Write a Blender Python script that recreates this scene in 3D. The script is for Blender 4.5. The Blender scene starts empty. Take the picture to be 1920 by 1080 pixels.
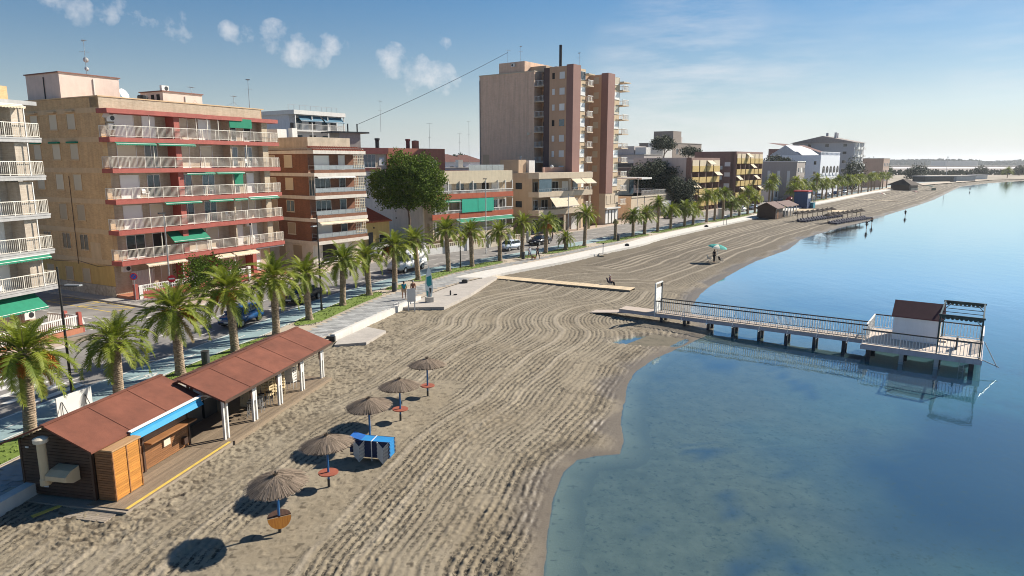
import bpy, bmesh, math, random
import numpy as np
from mathutils import Vector, Matrix
random.seed(7)
rnd = random.Random(11)
S = bpy.context.scene
COL = S.collection
R = math.radians

# ------------------------------------------------------------------ camera
CAM_H, FPX, PITCH = 12.5, 1290.0, math.atan(236/1290.0)
cam = bpy.data.cameras.new('camera')
cam.sensor_width = 36.0
cam.lens = 36.0*FPX/1920.0
cam.clip_start, cam.clip_end = 0.5, 30000
camo = bpy.data.objects.new('camera', cam)
camo.location = (0, 0, CAM_H)
camo.rotation_euler = (R(90)-PITCH, 0, 0)
COL.objects.link(camo)
S.camera = camo

# ------------------------------------------------------------------ light
HAZE = 0.00010
SKY_V = 0.83
SUN_EL, SUN_AZ = R(34), R(59)          # azimuth clockwise from +Y (to the right of the view)
S.view_settings.view_transform = 'Standard'
S.view_settings.look = 'None'
S.view_settings.gamma = 1
S.render.engine = 'CYCLES'
S.cycles.filter_width = 1.0
S.view_settings.use_curve_mapping = False
S.view_settings.exposure = 0.90
sd = bpy.data.lights.new('sun', 'SUN')
sd.energy, sd.angle, sd.color = 4.8, R(0.5), (1.0, 0.92, 0.80)
so = bpy.data.objects.new('sun', sd)
sunv = Vector((math.sin(SUN_AZ)*math.cos(SUN_EL), math.cos(SUN_AZ)*math.cos(SUN_EL), math.sin(SUN_EL)))
so.rotation_euler = sunv.to_track_quat('Z', 'Y').to_euler()
COL.objects.link(so)
W = bpy.data.worlds.new('World')
S.world = W
W.use_nodes = True
wn, wl = W.node_tree.nodes, W.node_tree.links
wn.clear()
wout = wn.new('ShaderNodeOutputWorld')
wbg = wn.new('ShaderNodeBackground'); wbg.inputs['Strength'].default_value = 0.064
sky = wn.new('ShaderNodeTexSky')
sky.sky_type = 'NISHITA'; sky.sun_disc = False
sky.sun_elevation = SUN_EL; sky.sun_rotation = SUN_AZ
sky.air_density, sky.dust_density, sky.ozone_density, sky.altitude = 1.0, 0.15, 3.0, 10
wtc = wn.new('ShaderNodeTexCoord')

def wmath(op, a, b=None, clamp=False):
    n = wn.new('ShaderNodeMath'); n.operation = op; n.use_clamp = clamp
    for i, x in enumerate((a, b)):
        if x is None: continue
        if isinstance(x, (int, float)): n.inputs[i].default_value = x
        else: wl.new(x, n.inputs[i])
    return n.outputs[0]
def pix_dir(u, v):
    x, z, y = (u-960)/FPX, -(v-540)/FPX, 1.0
    d = Vector((x, y*math.cos(PITCH)+z*math.sin(PITCH), z*math.cos(PITCH)-y*math.sin(PITCH)))
    return d.normalized()
# cumulus puffs: directions on the sky sphere (azimuth / elevation), angular radius
wnz = wn.new('ShaderNodeTexNoise'); wnz.inputs['Scale'].default_value = 34; wnz.inputs['Detail'].default_value = 7
wnz.inputs['Roughness'].default_value = 0.62
wl.new(wtc.outputs['Generated'], wnz.inputs['Vector'])
acc = None
for (u, v, r, s) in [(150, 22, 26, .9), (200, 25, 22, .85), (250, 27, 20, .5), (335, 50, 30, .8), (300, 42, 22, .45), (430, 60, 22, .85),
                     (468, 68, 22, .85), (515, 70, 34, 1.), (552, 92, 34, .95), (590, 100, 32, 1.), (620, 78, 26, 1.), (648, 84, 18, .6),
                     (735, 112, 34, 1.), (775, 132, 38, .95), (825, 148, 36, 1.), (835, 82, 14, .6), (100, 2, 24, .8), (715, 136, 18, .4),
                     (765, 166, 20, .35), (395, 32, 14, .3), (225, 14, 18, .5), (272, 40, 16, .4), (345, 66, 16, .45), (455, 78, 18, .55), (492, 62, 16, .5), (534, 84, 24, .8), (572, 112, 20, .6), (605, 90, 18, .6), (634, 92, 14, .4), (722, 126, 22, .6), (750, 128, 26, .8), (798, 140, 28, .85), (848, 152, 20, .6), (812, 160, 18, .4), (180, 38, 14, .35), (655, 76, 12, .35)]:
    d = pix_dir(u, v)
    vd = wn.new('ShaderNodeVectorMath'); vd.operation = 'DOT_PRODUCT'
    wl.new(wtc.outputs['Generated'], vd.inputs[0]); vd.inputs[1].default_value = d
    ang = r/FPX*1.0
    t = wmath('SUBTRACT', vd.outputs['Value'], math.cos(ang))
    t = wmath('DIVIDE', t, 1-math.cos(ang), True)
    t = wmath('MULTIPLY', t, s)
    acc = t if acc is None else wmath('MAXIMUM', acc, t)
nz = wmath('SUBTRACT', wnz.outputs['Fac'], 0.5)
nz = wmath('MULTIPLY', nz, 3.9)
cl = wmath('ADD', acc, nz)
cl = wmath('MULTIPLY', cl, wmath('MULTIPLY', acc, 4.0, True))
cl = wmath('SUBTRACT', cl, 0.30)
cl = wmath('MULTIPLY', cl, 0.62, True)
# thin veil of cirrus low on the right
wmp = wn.new('ShaderNodeMapping'); wmp.inputs['Scale'].default_value = (3.0, 3.0, 17.0); wmp.inputs['Rotation'].default_value = (0, R(4), 0)
wl.new(wtc.outputs['Generated'], wmp.inputs['Vector'])
wn2 = wn.new('ShaderNodeTexNoise'); wn2.inputs['Scale'].default_value = 2.2; wn2.inputs['Detail'].default_value = 8; wn2.inputs['Roughness'].default_value = 0.6
wl.new(wmp.outputs[0], wn2.inputs['Vector'])
ci = None
for (u, v, r, s) in [(1290, 148, 190, .8), (1450, 165, 140, .55), (1880, 120, 90, .5), (1700, 40, 160, .25)]:
    d = pix_dir(u, v)
    vd = wn.new('ShaderNodeVectorMath'); vd.operation = 'DOT_PRODUCT'
    wl.new(wtc.outputs['Generated'], vd.inputs[0]); vd.inputs[1].default_value = d
    ang = r/FPX
    t = wmath('DIVIDE', wmath('SUBTRACT', vd.outputs['Value'], math.cos(ang)), 1-math.cos(ang), True)
    t = wmath('MULTIPLY', t, s)
    ci = t if ci is None else wmath('MAXIMUM', ci, t)
ci = wmath('MULTIPLY', ci, wmath('MULTIPLY', wmath('SUBTRACT', wn2.outputs['Fac'], 0.40), 3.0, True))
tot = wmath('MAXIMUM', wmath('MULTIPLY', cl, 0.76), wmath('MULTIPLY', ci, 0.75))
# pale sea haze lying on the horizon all round, under the blue
whs = wn.new('ShaderNodeHueSaturation'); whs.inputs['Saturation'].default_value = 1.5; whs.inputs['Value'].default_value = SKY_V
wl.new(sky.outputs[0], whs.inputs['Color'])
wsp = wn.new('ShaderNodeSeparateXYZ'); wl.new(wtc.outputs['Generated'], wsp.inputs[0])
wel = wmath('MULTIPLY', wmath('MAXIMUM', wsp.outputs[2], 0.0), -6.3)
whz = wmath('POWER', 2.71828, wel)
wmi = wn.new('ShaderNodeVectorMath'); wmi.operation = 'DOT_PRODUCT'          # aerosol glow towards the sun
wl.new(wtc.outputs['Generated'], wmi.inputs[0]); wmi.inputs[1].default_value = sunv
wmie = wmath('MULTIPLY', wmath('POWER', wmath('MAXIMUM', wmi.outputs['Value'], 0.0), 3.5), 0.70)
whz = wmath('MULTIPLY', wmath('MAXIMUM', whz, wmie), 0.93)
wbw = wn.new('ShaderNodeRGBToBW'); wl.new(whs.outputs[0], wbw.inputs[0])
wlum = wn.new('ShaderNodeMix'); wlum.data_type = 'RGBA'; wlum.blend_type = 'MULTIPLY'; wlum.inputs['Factor'].default_value = 1
wl.new(wmath('ADD', wmath('MULTIPLY', wmath('MINIMUM', wbw.outputs[0], 7.0), 0.62), 1.95), wlum.inputs['A']); wlum.inputs['B'].default_value = (0.95, 1.01, 1.06, 1)
wha = wn.new('ShaderNodeMix'); wha.data_type = 'RGBA'
wl.new(whz, wha.inputs['Factor']); wl.new(whs.outputs[0], wha.inputs['A']); wl.new(wlum.outputs['Result'], wha.inputs['B'])
wmx = wn.new('ShaderNodeMix'); wmx.data_type = 'RGBA'
wl.new(tot, wmx.inputs['Factor']); wl.new(wha.outputs['Result'], wmx.inputs['A'])
wmx.inputs['B'].default_value = (7.6, 7.5, 7.6, 1)
wl.new(wmx.outputs['Result'], wbg.inputs['Color'])
wl.new(wbg.outputs[0], wout.inputs['Surface'])

# ------------------------------------------------------------------ materials
MATS = {}
def nodes_of(name):
    m = bpy.data.materials.new(name); m.use_nodes = True
    nt = m.node_tree
    return m, nt.nodes, nt.links, nt.nodes['Principled BSDF']
def mat(name, col, rough=0.75, var=0.16, scale=1.4, bump=0.0, bscale=30., metal=0., spec=0.4, rand=0.0, fine=0.0):
    """plain weathered surface: colour with blotchy noise, optional fine bump and per-object variation"""
    if name in MATS: return MATS[name]
    m, n, l, b = nodes_of(name)
    tc = n.new('ShaderNodeTexCoord')
    no = n.new('ShaderNodeTexNoise'); no.inputs['Scale'].default_value = scale; no.inputs['Detail'].default_value = 6; no.inputs['Roughness'].default_value = .65
    l.new(tc.outputs['Object'], no.inputs['Vector'])
    mr = n.new('ShaderNodeMapRange'); mr.inputs['From Min'].default_value = .25; mr.inputs['From Max'].default_value = .75
    mr.inputs['To Min'].default_value = 1-var; mr.inputs['To Max'].default_value = 1+var
    l.new(no.outputs['Fac'], mr.inputs['Value'])
    mp = n.new('ShaderNodeMapping'); mp.inputs['Scale'].default_value = (2.6, 2.6, .22); l.new(tc.outputs['Object'], mp.inputs['Vector'])
    ns = n.new('ShaderNodeTexNoise'); ns.inputs['Scale'].default_value = 1.0; ns.inputs['Detail'].default_value = 5; ns.inputs['Roughness'].default_value = .7; l.new(mp.outputs[0], ns.inputs['Vector'])
    ms = n.new('ShaderNodeMapRange'); ms.inputs['From Min'].default_value = .3; ms.inputs['From Max'].default_value = .6; ms.inputs['To Min'].default_value = 1-min(.16, var*1.2); ms.inputs['To Max'].default_value = 1.0
    l.new(ns.outputs['Fac'], ms.inputs['Value']); mq = n.new('ShaderNodeMath'); mq.operation = 'MULTIPLY'; l.new(mr.outputs[0], mq.inputs[0]); l.new(ms.outputs[0], mq.inputs[1])
    val = mq.outputs[0]
    if rand:
        oi = n.new('ShaderNodeObjectInfo')
        m2 = n.new('ShaderNodeMapRange'); m2.inputs['To Min'].default_value = 1-rand; m2.inputs['To Max'].default_value = 1+rand
        l.new(oi.outputs['Random'], m2.inputs['Value'])
        mm = n.new('ShaderNodeMath'); mm.operation = 'MULTIPLY'; l.new(val, mm.inputs[0]); l.new(m2.outputs[0], mm.inputs[1]); val = mm.outputs[0]
    hs = n.new('ShaderNodeHueSaturation'); hs.inputs['Color'].default_value = (*col, 1)
    l.new(val, hs.inputs['Value']); l.new(hs.outputs[0], b.inputs['Base Color'])
    b.inputs['Roughness'].default_value = rough; b.inputs['Metallic'].default_value = metal
    b.inputs['Specular IOR Level'].default_value = spec
    if bump:
        nb = n.new('ShaderNodeTexNoise'); nb.inputs['Scale'].default_value = bscale; nb.inputs['Detail'].default_value = 4
        l.new(tc.outputs['Object'], nb.inputs['Vector'])
        bp = n.new('ShaderNodeBump'); bp.inputs['Strength'].default_value = bump; bp.inputs['Distance'].default_value = .02
        l.new(nb.outputs['Fac'], bp.inputs['Height']); l.new(bp.outputs[0], b.inputs['Normal'])
    MATS[name] = m
    return m
def brick(name, c1, c2, mortar, w=.26, h=.075, var=.14):
    """facing brick; runs along x and along y of the wall's own axes"""
    m, n, l, b = nodes_of(name)
    tc = n.new('ShaderNodeTexCoord'); sx = n.new('ShaderNodeSeparateXYZ'); l.new(tc.outputs['Object'], sx.inputs[0])
    ad = n.new('ShaderNodeMath'); l.new(sx.outputs[0], ad.inputs[0]); l.new(sx.outputs[1], ad.inputs[1])
    cx = n.new('ShaderNodeCombineXYZ'); l.new(ad.outputs[0], cx.inputs[0]); l.new(sx.outputs[2], cx.inputs[1])
    bt = n.new('ShaderNodeTexBrick'); l.new(cx.outputs[0], bt.inputs['Vector'])
    bt.inputs['Scale'].default_value = 1; bt.inputs['Brick Width'].default_value = w; bt.inputs['Row Height'].default_value = h
    bt.inputs['Mortar Size'].default_value = .009; bt.inputs['Mortar Smooth'].default_value = .3
    bt.inputs['Color1'].default_value = (*c1, 1); bt.inputs['Color2'].default_value = (*c2, 1); bt.inputs['Mortar'].default_value = (*mortar, 1)
    no = n.new('ShaderNodeTexNoise'); no.inputs['Scale'].default_value = .5; no.inputs['Detail'].default_value = 7; no.inputs['Roughness'].default_value = .7
    l.new(tc.outputs['Object'], no.inputs['Vector'])
    mr = n.new('ShaderNodeMapRange'); mr.inputs['From Min'].default_value = .3; mr.inputs['From Max'].default_value = .7
    mr.inputs['To Min'].default_value = 1-var; mr.inputs['To Max'].default_value = 1+var
    l.new(no.outputs['Fac'], mr.inputs['Value'])
    mp = n.new('ShaderNodeMapping'); mp.inputs['Scale'].default_value = (1.6, 1.6, .16); l.new(tc.outputs['Object'], mp.inputs['Vector'])
    ns = n.new('ShaderNodeTexNoise'); ns.inputs['Detail'].default_value = 5; ns.inputs['Scale'].default_value = 1.0; ns.inputs['Roughness'].default_value = .7; l.new(mp.outputs[0], ns.inputs['Vector'])
    ms = n.new('ShaderNodeMapRange'); ms.inputs['From Min'].default_value = .3; ms.inputs['From Max'].default_value = .6; ms.inputs['To Min'].default_value = .80; ms.inputs['To Max'].default_value = 1.04
    l.new(ns.outputs['Fac'], ms.inputs['Value']); mq = n.new('ShaderNodeMath'); mq.operation = 'MULTIPLY'; l.new(mr.outputs[0], mq.inputs[0]); l.new(ms.outputs[0], mq.inputs[1])
    hs = n.new('ShaderNodeHueSaturation'); l.new(bt.outputs['Color'], hs.inputs['Color']); l.new(mq.outputs[0], hs.inputs['Value'])
    l.new(hs.outputs[0], b.inputs['Base Color']); b.inputs['Roughness'].default_value = .85
    bp = n.new('ShaderNodeBump'); bp.inputs['Strength'].default_value = .4; bp.inputs['Distance'].default_value = .01; bp.invert = True
    l.new(bt.outputs['Fac'], bp.inputs['Height']); l.new(bp.outputs[0], b.inputs['Normal'])
    MATS[name] = m
    return m
def slats(name, col, pitch=.055, depth=.35, rough=.5):
    """roller shutter / ribbed metal: horizontal ribs along z"""
    m, n, l, b = nodes_of(name)
    tc = n.new('ShaderNodeTexCoord'); sx = n.new('ShaderNodeSeparateXYZ'); l.new(tc.outputs['Object'], sx.inputs[0])
    d = n.new('ShaderNodeMath'); d.operation = 'DIVIDE'; l.new(sx.outputs[2], d.inputs[0]); d.inputs[1].default_value = pitch
    f = n.new('ShaderNodeMath'); f.operation = 'PINGPONG'; l.new(d.outputs[0], f.inputs[0]); f.inputs[1].default_value = .5
    bp = n.new('ShaderNodeBump'); bp.inputs['Strength'].default_value = depth; bp.inputs['Distance'].default_value = .02
    l.new(f.outputs[0], bp.inputs['Height']); l.new(bp.outputs[0], b.inputs['Normal'])
    oi = n.new('ShaderNodeObjectInfo'); m2 = n.new('ShaderNodeMapRange'); m2.inputs['To Min'].default_value = .86; m2.inputs['To Max'].default_value = 1.08
    l.new(oi.outputs['Random'], m2.inputs['Value'])
    hs = n.new('ShaderNodeHueSaturation'); hs.inputs['Color'].default_value = (*col, 1); l.new(m2.outputs[0], hs.inputs['Value'])
    l.new(hs.outputs[0], b.inputs['Base Color']); b.inputs['Roughness'].default_value = rough
    MATS[name] = m
    return m
def wood(name, c1, c2, stretch=(1., 12., 12.), rough=.65, rand=.18):
    m, n, l, b = nodes_of(name)
    tc = n.new('ShaderNodeTexCoord'); mp = n.new('ShaderNodeMapping'); mp.inputs['Scale'].default_value = stretch
    oi = n.new('ShaderNodeObjectInfo')
    l.new(tc.outputs['Object'], mp.inputs['Vector'])
    mu = n.new('ShaderNodeMath'); mu.operation = 'MULTIPLY'; l.new(oi.outputs['Random'], mu.inputs[0]); mu.inputs[1].default_value = 37
    l.new(mu.outputs[0], mp.inputs['Location'])
    no = n.new('ShaderNodeTexNoise'); no.inputs['Scale'].default_value = 2.2; no.inputs['Detail'].default_value = 6; no.inputs['Roughness'].default_value = .7
    l.new(mp.outputs[0], no.inputs['Vector'])
    cr = n.new('ShaderNodeValToRGB'); cr.color_ramp.elements[0].position = .3; cr.color_ramp.elements[1].position = .7
    cr.color_ramp.elements[0].color = (*c1, 1); cr.color_ramp.elements[1].color = (*c2, 1)
    l.new(no.outputs['Fac'], cr.inputs[0])
    m2 = n.new('ShaderNodeMapRange'); m2.inputs['To Min'].default_value = 1-rand; m2.inputs['To Max'].default_value = 1+rand
    l.new(oi.outputs['Random'], m2.inputs['Value'])
    hs = n.new('ShaderNodeHueSaturation'); l.new(cr.outputs[0], hs.inputs['Color']); l.new(m2.outputs[0], hs.inputs['Value'])
    l.new(hs.outputs[0], b.inputs['Base Color']); b.inputs['Roughness'].default_value = rough
    bp = n.new('ShaderNodeBump'); bp.inputs['Strength'].default_value = .25; bp.inputs['Distance'].default_value = .01
    l.new(no.outputs['Fac'], bp.inputs['Height']); l.new(bp.outputs[0], b.inputs['Normal'])
    MATS[name] = m
    return m
def leaf(name, c1, c2, trans=.35, attr=None):
    """foliage: two greens mixed per clump, partly translucent"""
    m, n, l, b = nodes_of(name)
    out = n['Material Output']; n.remove(b)
    oi = n.new('ShaderNodeObjectInfo')
    fac = oi.outputs['Random']
    if attr:
        at_ = n.new('ShaderNodeAttribute'); at_.attribute_name = attr; fac = at_.outputs['Fac']
    else:
        tc = n.new('ShaderNodeTexCoord'); no = n.new('ShaderNodeTexNoise'); no.inputs['Scale'].default_value = 1.5
        l.new(tc.outputs['Object'], no.inputs['Vector'])
        ad = n.new('ShaderNodeMath'); ad.inputs[1].default_value = .5; ad.operation = 'MULTIPLY'
        l.new(fac, ad.inputs[0]); a2 = n.new('ShaderNodeMath'); a2.operation = 'MULTIPLY_ADD'; a2.inputs[1].default_value = .5
        l.new(no.outputs['Fac'], a2.inputs[0]); l.new(ad.outputs[0], a2.inputs[2]); fac = a2.outputs[0]
    mx = n.new('ShaderNodeMix'); mx.data_type = 'RGBA'; l.new(fac, mx.inputs['Factor'])
    mx.inputs['A'].default_value = (*c1, 1); mx.inputs['B'].default_value = (*c2, 1)
    pb = n.new('ShaderNodeBsdfPrincipled'); pb.inputs['Roughness'].default_value = .6; pb.inputs['Specular IOR Level'].default_value = .30 if 'frond' in name else .06
    l.new(mx.outputs['Result'], pb.inputs['Base Color'])
    tr = n.new('ShaderNodeBsdfTranslucent'); l.new(mx.outputs['Result'], tr.inputs['Color'])
    ms = n.new('ShaderNodeMixShader'); ms.inputs[0].default_value = trans
    l.new(pb.outputs[0], ms.inputs[1]); l.new(tr.outputs[0], ms.inputs[2]); l.new(ms.outputs[0], out.inputs['Surface'])
    MATS[name] = m
    return m
def stripes(name, c1, c2, pitch=.25, axis=0):
    m, n, l, b = nodes_of(name)
    tc = n.new('ShaderNodeTexCoord'); sx = n.new('ShaderNodeSeparateXYZ'); l.new(tc.outputs['Object'], sx.inputs[0])
    d = n.new('ShaderNodeMath'); d.operation = 'DIVIDE'; l.new(sx.outputs[axis], d.inputs[0]); d.inputs[1].default_value = pitch
    f = n.new('ShaderNodeMath'); f.operation = 'FRACT'; l.new(d.outputs[0], f.inputs[0])
    g = n.new('ShaderNodeMath'); g.operation = 'GREATER_THAN'; l.new(f.outputs[0], g.inputs[0]); g.inputs[1].default_value = .5
    mx = n.new('ShaderNodeMix'); mx.data_type = 'RGBA'; l.new(g.outputs[0], mx.inputs['Factor'])
    mx.inputs['A'].default_value = (*c1, 1); mx.inputs['B'].default_value = (*c2, 1)
    l.new(mx.outputs['Result'], b.inputs['Base Color']); b.inputs['Roughness'].default_value = .8
    MATS[name] = m
    return m

white = mat('white_paint', (.66, .65, .62), .55, .07)
cream = mat('cream_paint', (.62, .55, .43), .7, .08)
iron = mat('dark_iron', (.025, .027, .03), .45, .1)
rail_w = mat('railing_paint', (.70, .66, .58), .5, .08)
steel = mat('galvanised_steel', (.34, .35, .36), .45, .12, metal=.4)
black = mat('black_rubber', (.02, .02, .02), .7, .1)
glass = mat('dark_glass', (.025, .03, .035), .08, .2, spec=.8)
glass_b = mat('blue_glass', (.06, .10, .13), .06, .25, spec=.9)
void = mat('dark_interior', (.03, .026, .022), .9, .2)
green_cloth = mat('green_awning', (.015, .20, .115), .85, .12)
green_bright = mat('green_screen', (.02, .36, .24), .8, .06)
cream_cloth = mat('cream_awning', (.60, .50, .36), .85, .1)
conc = mat('concrete', (.36, .335, .30), .85, .15, 2.5)
conc_l = mat('pale_concrete', (.50, .46, .40), .85, .14, 1.2)
shut_w = slats('white_shutter', (.72, .71, .68))
shut_c = slats('cream_shutter', (.55, .47, .34))
shut_b = slats('beige_shutter', (.40, .31, .20))
red_slab = mat('red_slab_paint', (.34, .085, .065), .7, .16)

# ------------------------------------------------------------------ mesh helpers
class MB:
    def __init__(s): s.v, s.f, s.m = [], [], []
    def add(s, vs, fs, mi=0):
        k = len(s.v); s.v += [tuple(p) for p in vs]
        for f in fs: s.f.append(tuple(i+k for i in f)); s.m.append(mi)
        return s
    def box(s, x0, x1, y0, y1, z0, z1, mi=0):
        return s.add([(x0,y0,z0),(x1,y0,z0),(x1,y1,z0),(x0,y1,z0),(x0,y0,z1),(x1,y0,z1),(x1,y1,z1),(x0,y1,z1)],
                     [(0,3,2,1),(4,5,6,7),(0,1,5,4),(1,2,6,5),(2,3,7,6),(3,0,4,7)], mi)
    def quad(s, a, b, c, d, mi=0): return s.add([a, b, c, d], [(0,1,2,3)], mi)
    def prism(s, poly, z0, z1, mi=0):
        n = len(poly)
        vs = [(x,y,z0) for x,y in poly]+[(x,y,z1) for x,y in poly]
        return s.add(vs, [tuple(range(n-1,-1,-1)), tuple(range(n,2*n))]+[(i,(i+1)%n,n+(i+1)%n,n+i) for i in range(n)], mi)
    def prism_x(s, poly, x0, x1, mi=0):          # polygon in (y,z) swept along x
        n = len(poly)
        vs = [(x0,y,z) for y,z in poly]+[(x1,y,z) for y,z in poly]
        return s.add(vs, [tuple(range(n-1,-1,-1)), tuple(range(n,2*n))]+[(i,(i+1)%n,n+(i+1)%n,n+i) for i in range(n)], mi)
    def prism_y(s, poly, y0, y1, mi=0):          # polygon in (x,z) swept along y
        n = len(poly)
        vs = [(x,y0,z) for x,z in poly]+[(x,y1,z) for x,z in poly]
        return s.add(vs, [tuple(range(n)), tuple(range(2*n-1,n-1,-1))]+[(i,n+i,n+(i+1)%n,(i+1)%n) for i in range(n)], mi)
    def cyl(s, p0, p1, r0, r1=None, n=8, mi=0, cap=True):
        r1 = r0 if r1 is None else r1
        p0, p1 = Vector(p0), Vector(p1); d = (p1-p0).normalized()
        a = d.orthogonal().normalized(); b = d.cross(a)
        vs = [p0+(a*math.cos(t)+b*math.sin(t))*r0 for t in [2*math.pi*i/n for i in range(n)]]
        vs += [p1+(a*math.cos(t)+b*math.sin(t))*r1 for t in [2*math.pi*i/n for i in range(n)]]
        fs = [(i,(i+1)%n,n+(i+1)%n,n+i) for i in range(n)]
        if cap: fs += [tuple(range(n-1,-1,-1)), tuple(range(n,2*n))]
        return s.add(vs, fs, mi)
    def tube(s, pts, r, n=5, mi=0):
        for a, b in zip(pts, pts[1:]): s.cyl(a, b, r, r, n, mi)
        return s
    def lathe(s, prof, n=12, c=(0,0,0), mi=0):   # prof: (radius, z)
        vs = [(c[0]+r*math.cos(2*math.pi*i/n), c[1]+r*math.sin(2*math.pi*i/n), c[2]+z) for r, z in prof for i in range(n)]
        fs = [(k*n+i, k*n+(i+1)%n, (k+1)*n+(i+1)%n, (k+1)*n+i) for k in range(len(prof)-1) for i in range(n)]
        fs.append(tuple(range(n-1,-1,-1))); fs.append(tuple(range((len(prof)-1)*n, len(prof)*n)))
        return s.add(vs, fs, mi)
    def sphere(s, c, r, n=8, m=6, sc=(1,1,1), mi=0):
        prof = [(max(1e-3, math.sin(math.pi*k/m)), -math.cos(math.pi*k/m)) for k in range(m+1)]
        vs = [(c[0]+r*sc[0]*q*math.cos(2*math.pi*i/n), c[1]+r*sc[1]*q*math.sin(2*math.pi*i/n), c[2]+r*sc[2]*z) for q, z in prof for i in range(n)]
        fs = [(k*n+i, k*n+(i+1)%n, (k+1)*n+(i+1)%n, (k+1)*n+i) for k in range(m) for i in range(n)]
        return s.add(vs, fs, mi)
    def mesh(s, name, mats, smooth=False):
        me = bpy.data.meshes.new(name); me.from_pydata(s.v, [], s.f)
        for m in (mats if isinstance(mats, (list, tuple)) else [mats]): me.materials.append(m)
        if any(s.m): me.polygons.foreach_set('material_index', s.m)
        if smooth: me.polygons.foreach_set('use_smooth', [True]*len(s.f))
        me.update(); return me
    def build(s, name, mats, parent=None, loc=(0,0,0), rz=0, smooth=False, **kw):
        return put(name, s.mesh(name, mats, smooth), parent, loc, (0,0,rz), **kw)
def put(name, me, parent=None, loc=(0,0,0), rot=(0,0,0), **kw):
    o = bpy.data.objects.new(name, me); COL.objects.link(o)
    o.location, o.rotation_euler = loc, rot
    if parent is not None: o.parent = parent
    for k, v in kw.items(): o[k] = v
    return o
def thing(name, label, cat, loc=(0,0,0), rz=0, group=None):
    o = bpy.data.objects.new(name, None); COL.objects.link(o); o.empty_display_size = .2
    o.location, o.rotation_euler = loc, (0,0,rz); o['label'] = label; o['category'] = cat
    if group: o['group'] = group
    return o
def copy_tree(o, parent=None, children=None):
    c = o.copy(); COL.objects.link(c)
    if parent is not None: c.parent = parent
    for ch in list(o.children): copy_tree(ch, c)
    return c
def boxo(name, m, parent, x0, x1, y0, y1, z0, z1, **kw):
    return MB().box(x0,x1,y0,y1,z0,z1).build(name, m, parent, **kw)
def ang(f): return math.atan2(f[1], f[0])
def mark_surface(mb_or_o): return mb_or_o

# value noise on numpy arrays
_rs = np.random.RandomState(5)
_LAT = _rs.rand(256, 256)
def vnoise(x, y, sc, ox=0):
    x = x/sc+ox*17.3+1000; y = y/sc+ox*9.1+1000
    xi = np.floor(x).astype(int); yi = np.floor(y).astype(int)
    fx, fy = x-xi, y-yi
    fx = fx*fx*(3-2*fx); fy = fy*fy*(3-2*fy)
    a = _LAT[xi & 255, yi & 255]; b = _LAT[(xi+1) & 255, yi & 255]; c = _LAT[xi & 255, (yi+1) & 255]; d = _LAT[(xi+1) & 255, (yi+1) & 255]
    return (a*(1-fx)+b*fx)*(1-fy)+(c*(1-fx)+d*fx)*fy
def fbm(x, y, sc, o=3, ox=0):
    t = 0; a = 1; s = 0
    for k in range(o):
        t = t+a*vnoise(x, y, sc/2**k, ox+k); s += a; a *= .55
    return t/s
def dist_poly(px, py, pts):
    """distance to a polyline and signed side of its nearest segment (+ = right of travel)"""
    best = np.full(px.shape, 1e18); side = np.zeros(px.shape); run = np.zeros(px.shape); acc = 0
    for (ax, ay), (bx, by) in zip(pts, pts[1:]):
        dx, dy = bx-ax, by-ay; L2 = dx*dx+dy*dy+1e-12
        t = np.clip(((px-ax)*dx+(py-ay)*dy)/L2, 0, 1)
        ex, ey = px-ax-t*dx, py-ay-t*dy
        q = ex*ex+ey*ey; k = q < best
        best = np.where(k, q, best); side = np.where(k, dy*ex-dx*ey, side); run = np.where(k, acc+t*math.sqrt(L2), run)
        acc += math.sqrt(L2)
    return np.sqrt(best), side, run
def catmull(pts, step=8):
    P_ = [Vector((*p, 0)) for p in pts]; P_ = [P_[0]*2-P_[1]]+P_+[P_[-1]*2-P_[-2]]
    out = []
    for i in range(1, len(P_)-2):
        for k in range(step):
            t = k/step; a, b, c, d = P_[i-1:i+3]
            q = .5*((2*b)+(c-a)*t+(2*a-5*b+4*c-d)*t*t+(3*b-a-3*c+d)*t**3)
            out.append((q.x, q.y))
    out.append((P_[-2].x, P_[-2].y))
    return out
# ------------------------------------------------------------------ plan curves (metres; x right, y away)
PLP = [(-26,8),(-24.4,16),(-23.3,23),(-22.2,30),(-21.0,35.1),(-19.8,39.5),(-18.5,44.5),(-17.3,49.1),(-16.3,54),(-15.0,59.7),(-13.6,64.4),(-11.9,68.3),(-10.1,73.1),
       (-7.6,78.6),(-4.7,82.9),(-1.6,87.2),(1.5,91.0),(4.7,95.2),(7.7,99.4),(11,103.9),(16.7,111.7),(23.2,120.3),(29.7,129.6),(36.6,139),(43.7,149),(53.6,162.7),
       (67,181),(80,200),(92,219),(108,239),(122,257),(140,281),(160,308),(180,336),(204,370),(240,415),(330,500)]
PL = catmull(PLP, 4)
WL = catmull([(-20.5,8),(-19.6,16),(-18.8,23.3),(-17.6,30),(-15.8,37),(-12.9,48.06),(-9.35,60),(-6.4,69),(-2.6,75.5),(0.2,79.3),(3.6,83.4),(7.4,88.2),(11.6,94.2),(15.4,99.6),
              (19.8,105.5),(25,114.5),(32.6,125.6),(41.9,138.6),(51.6,152.0),(60,164),(73,182),(86,201),(101,221),(115,240),(128,258),(147,284),(168,311),(190,341),(222,378),(262,420),(350,505)], 4)
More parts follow.
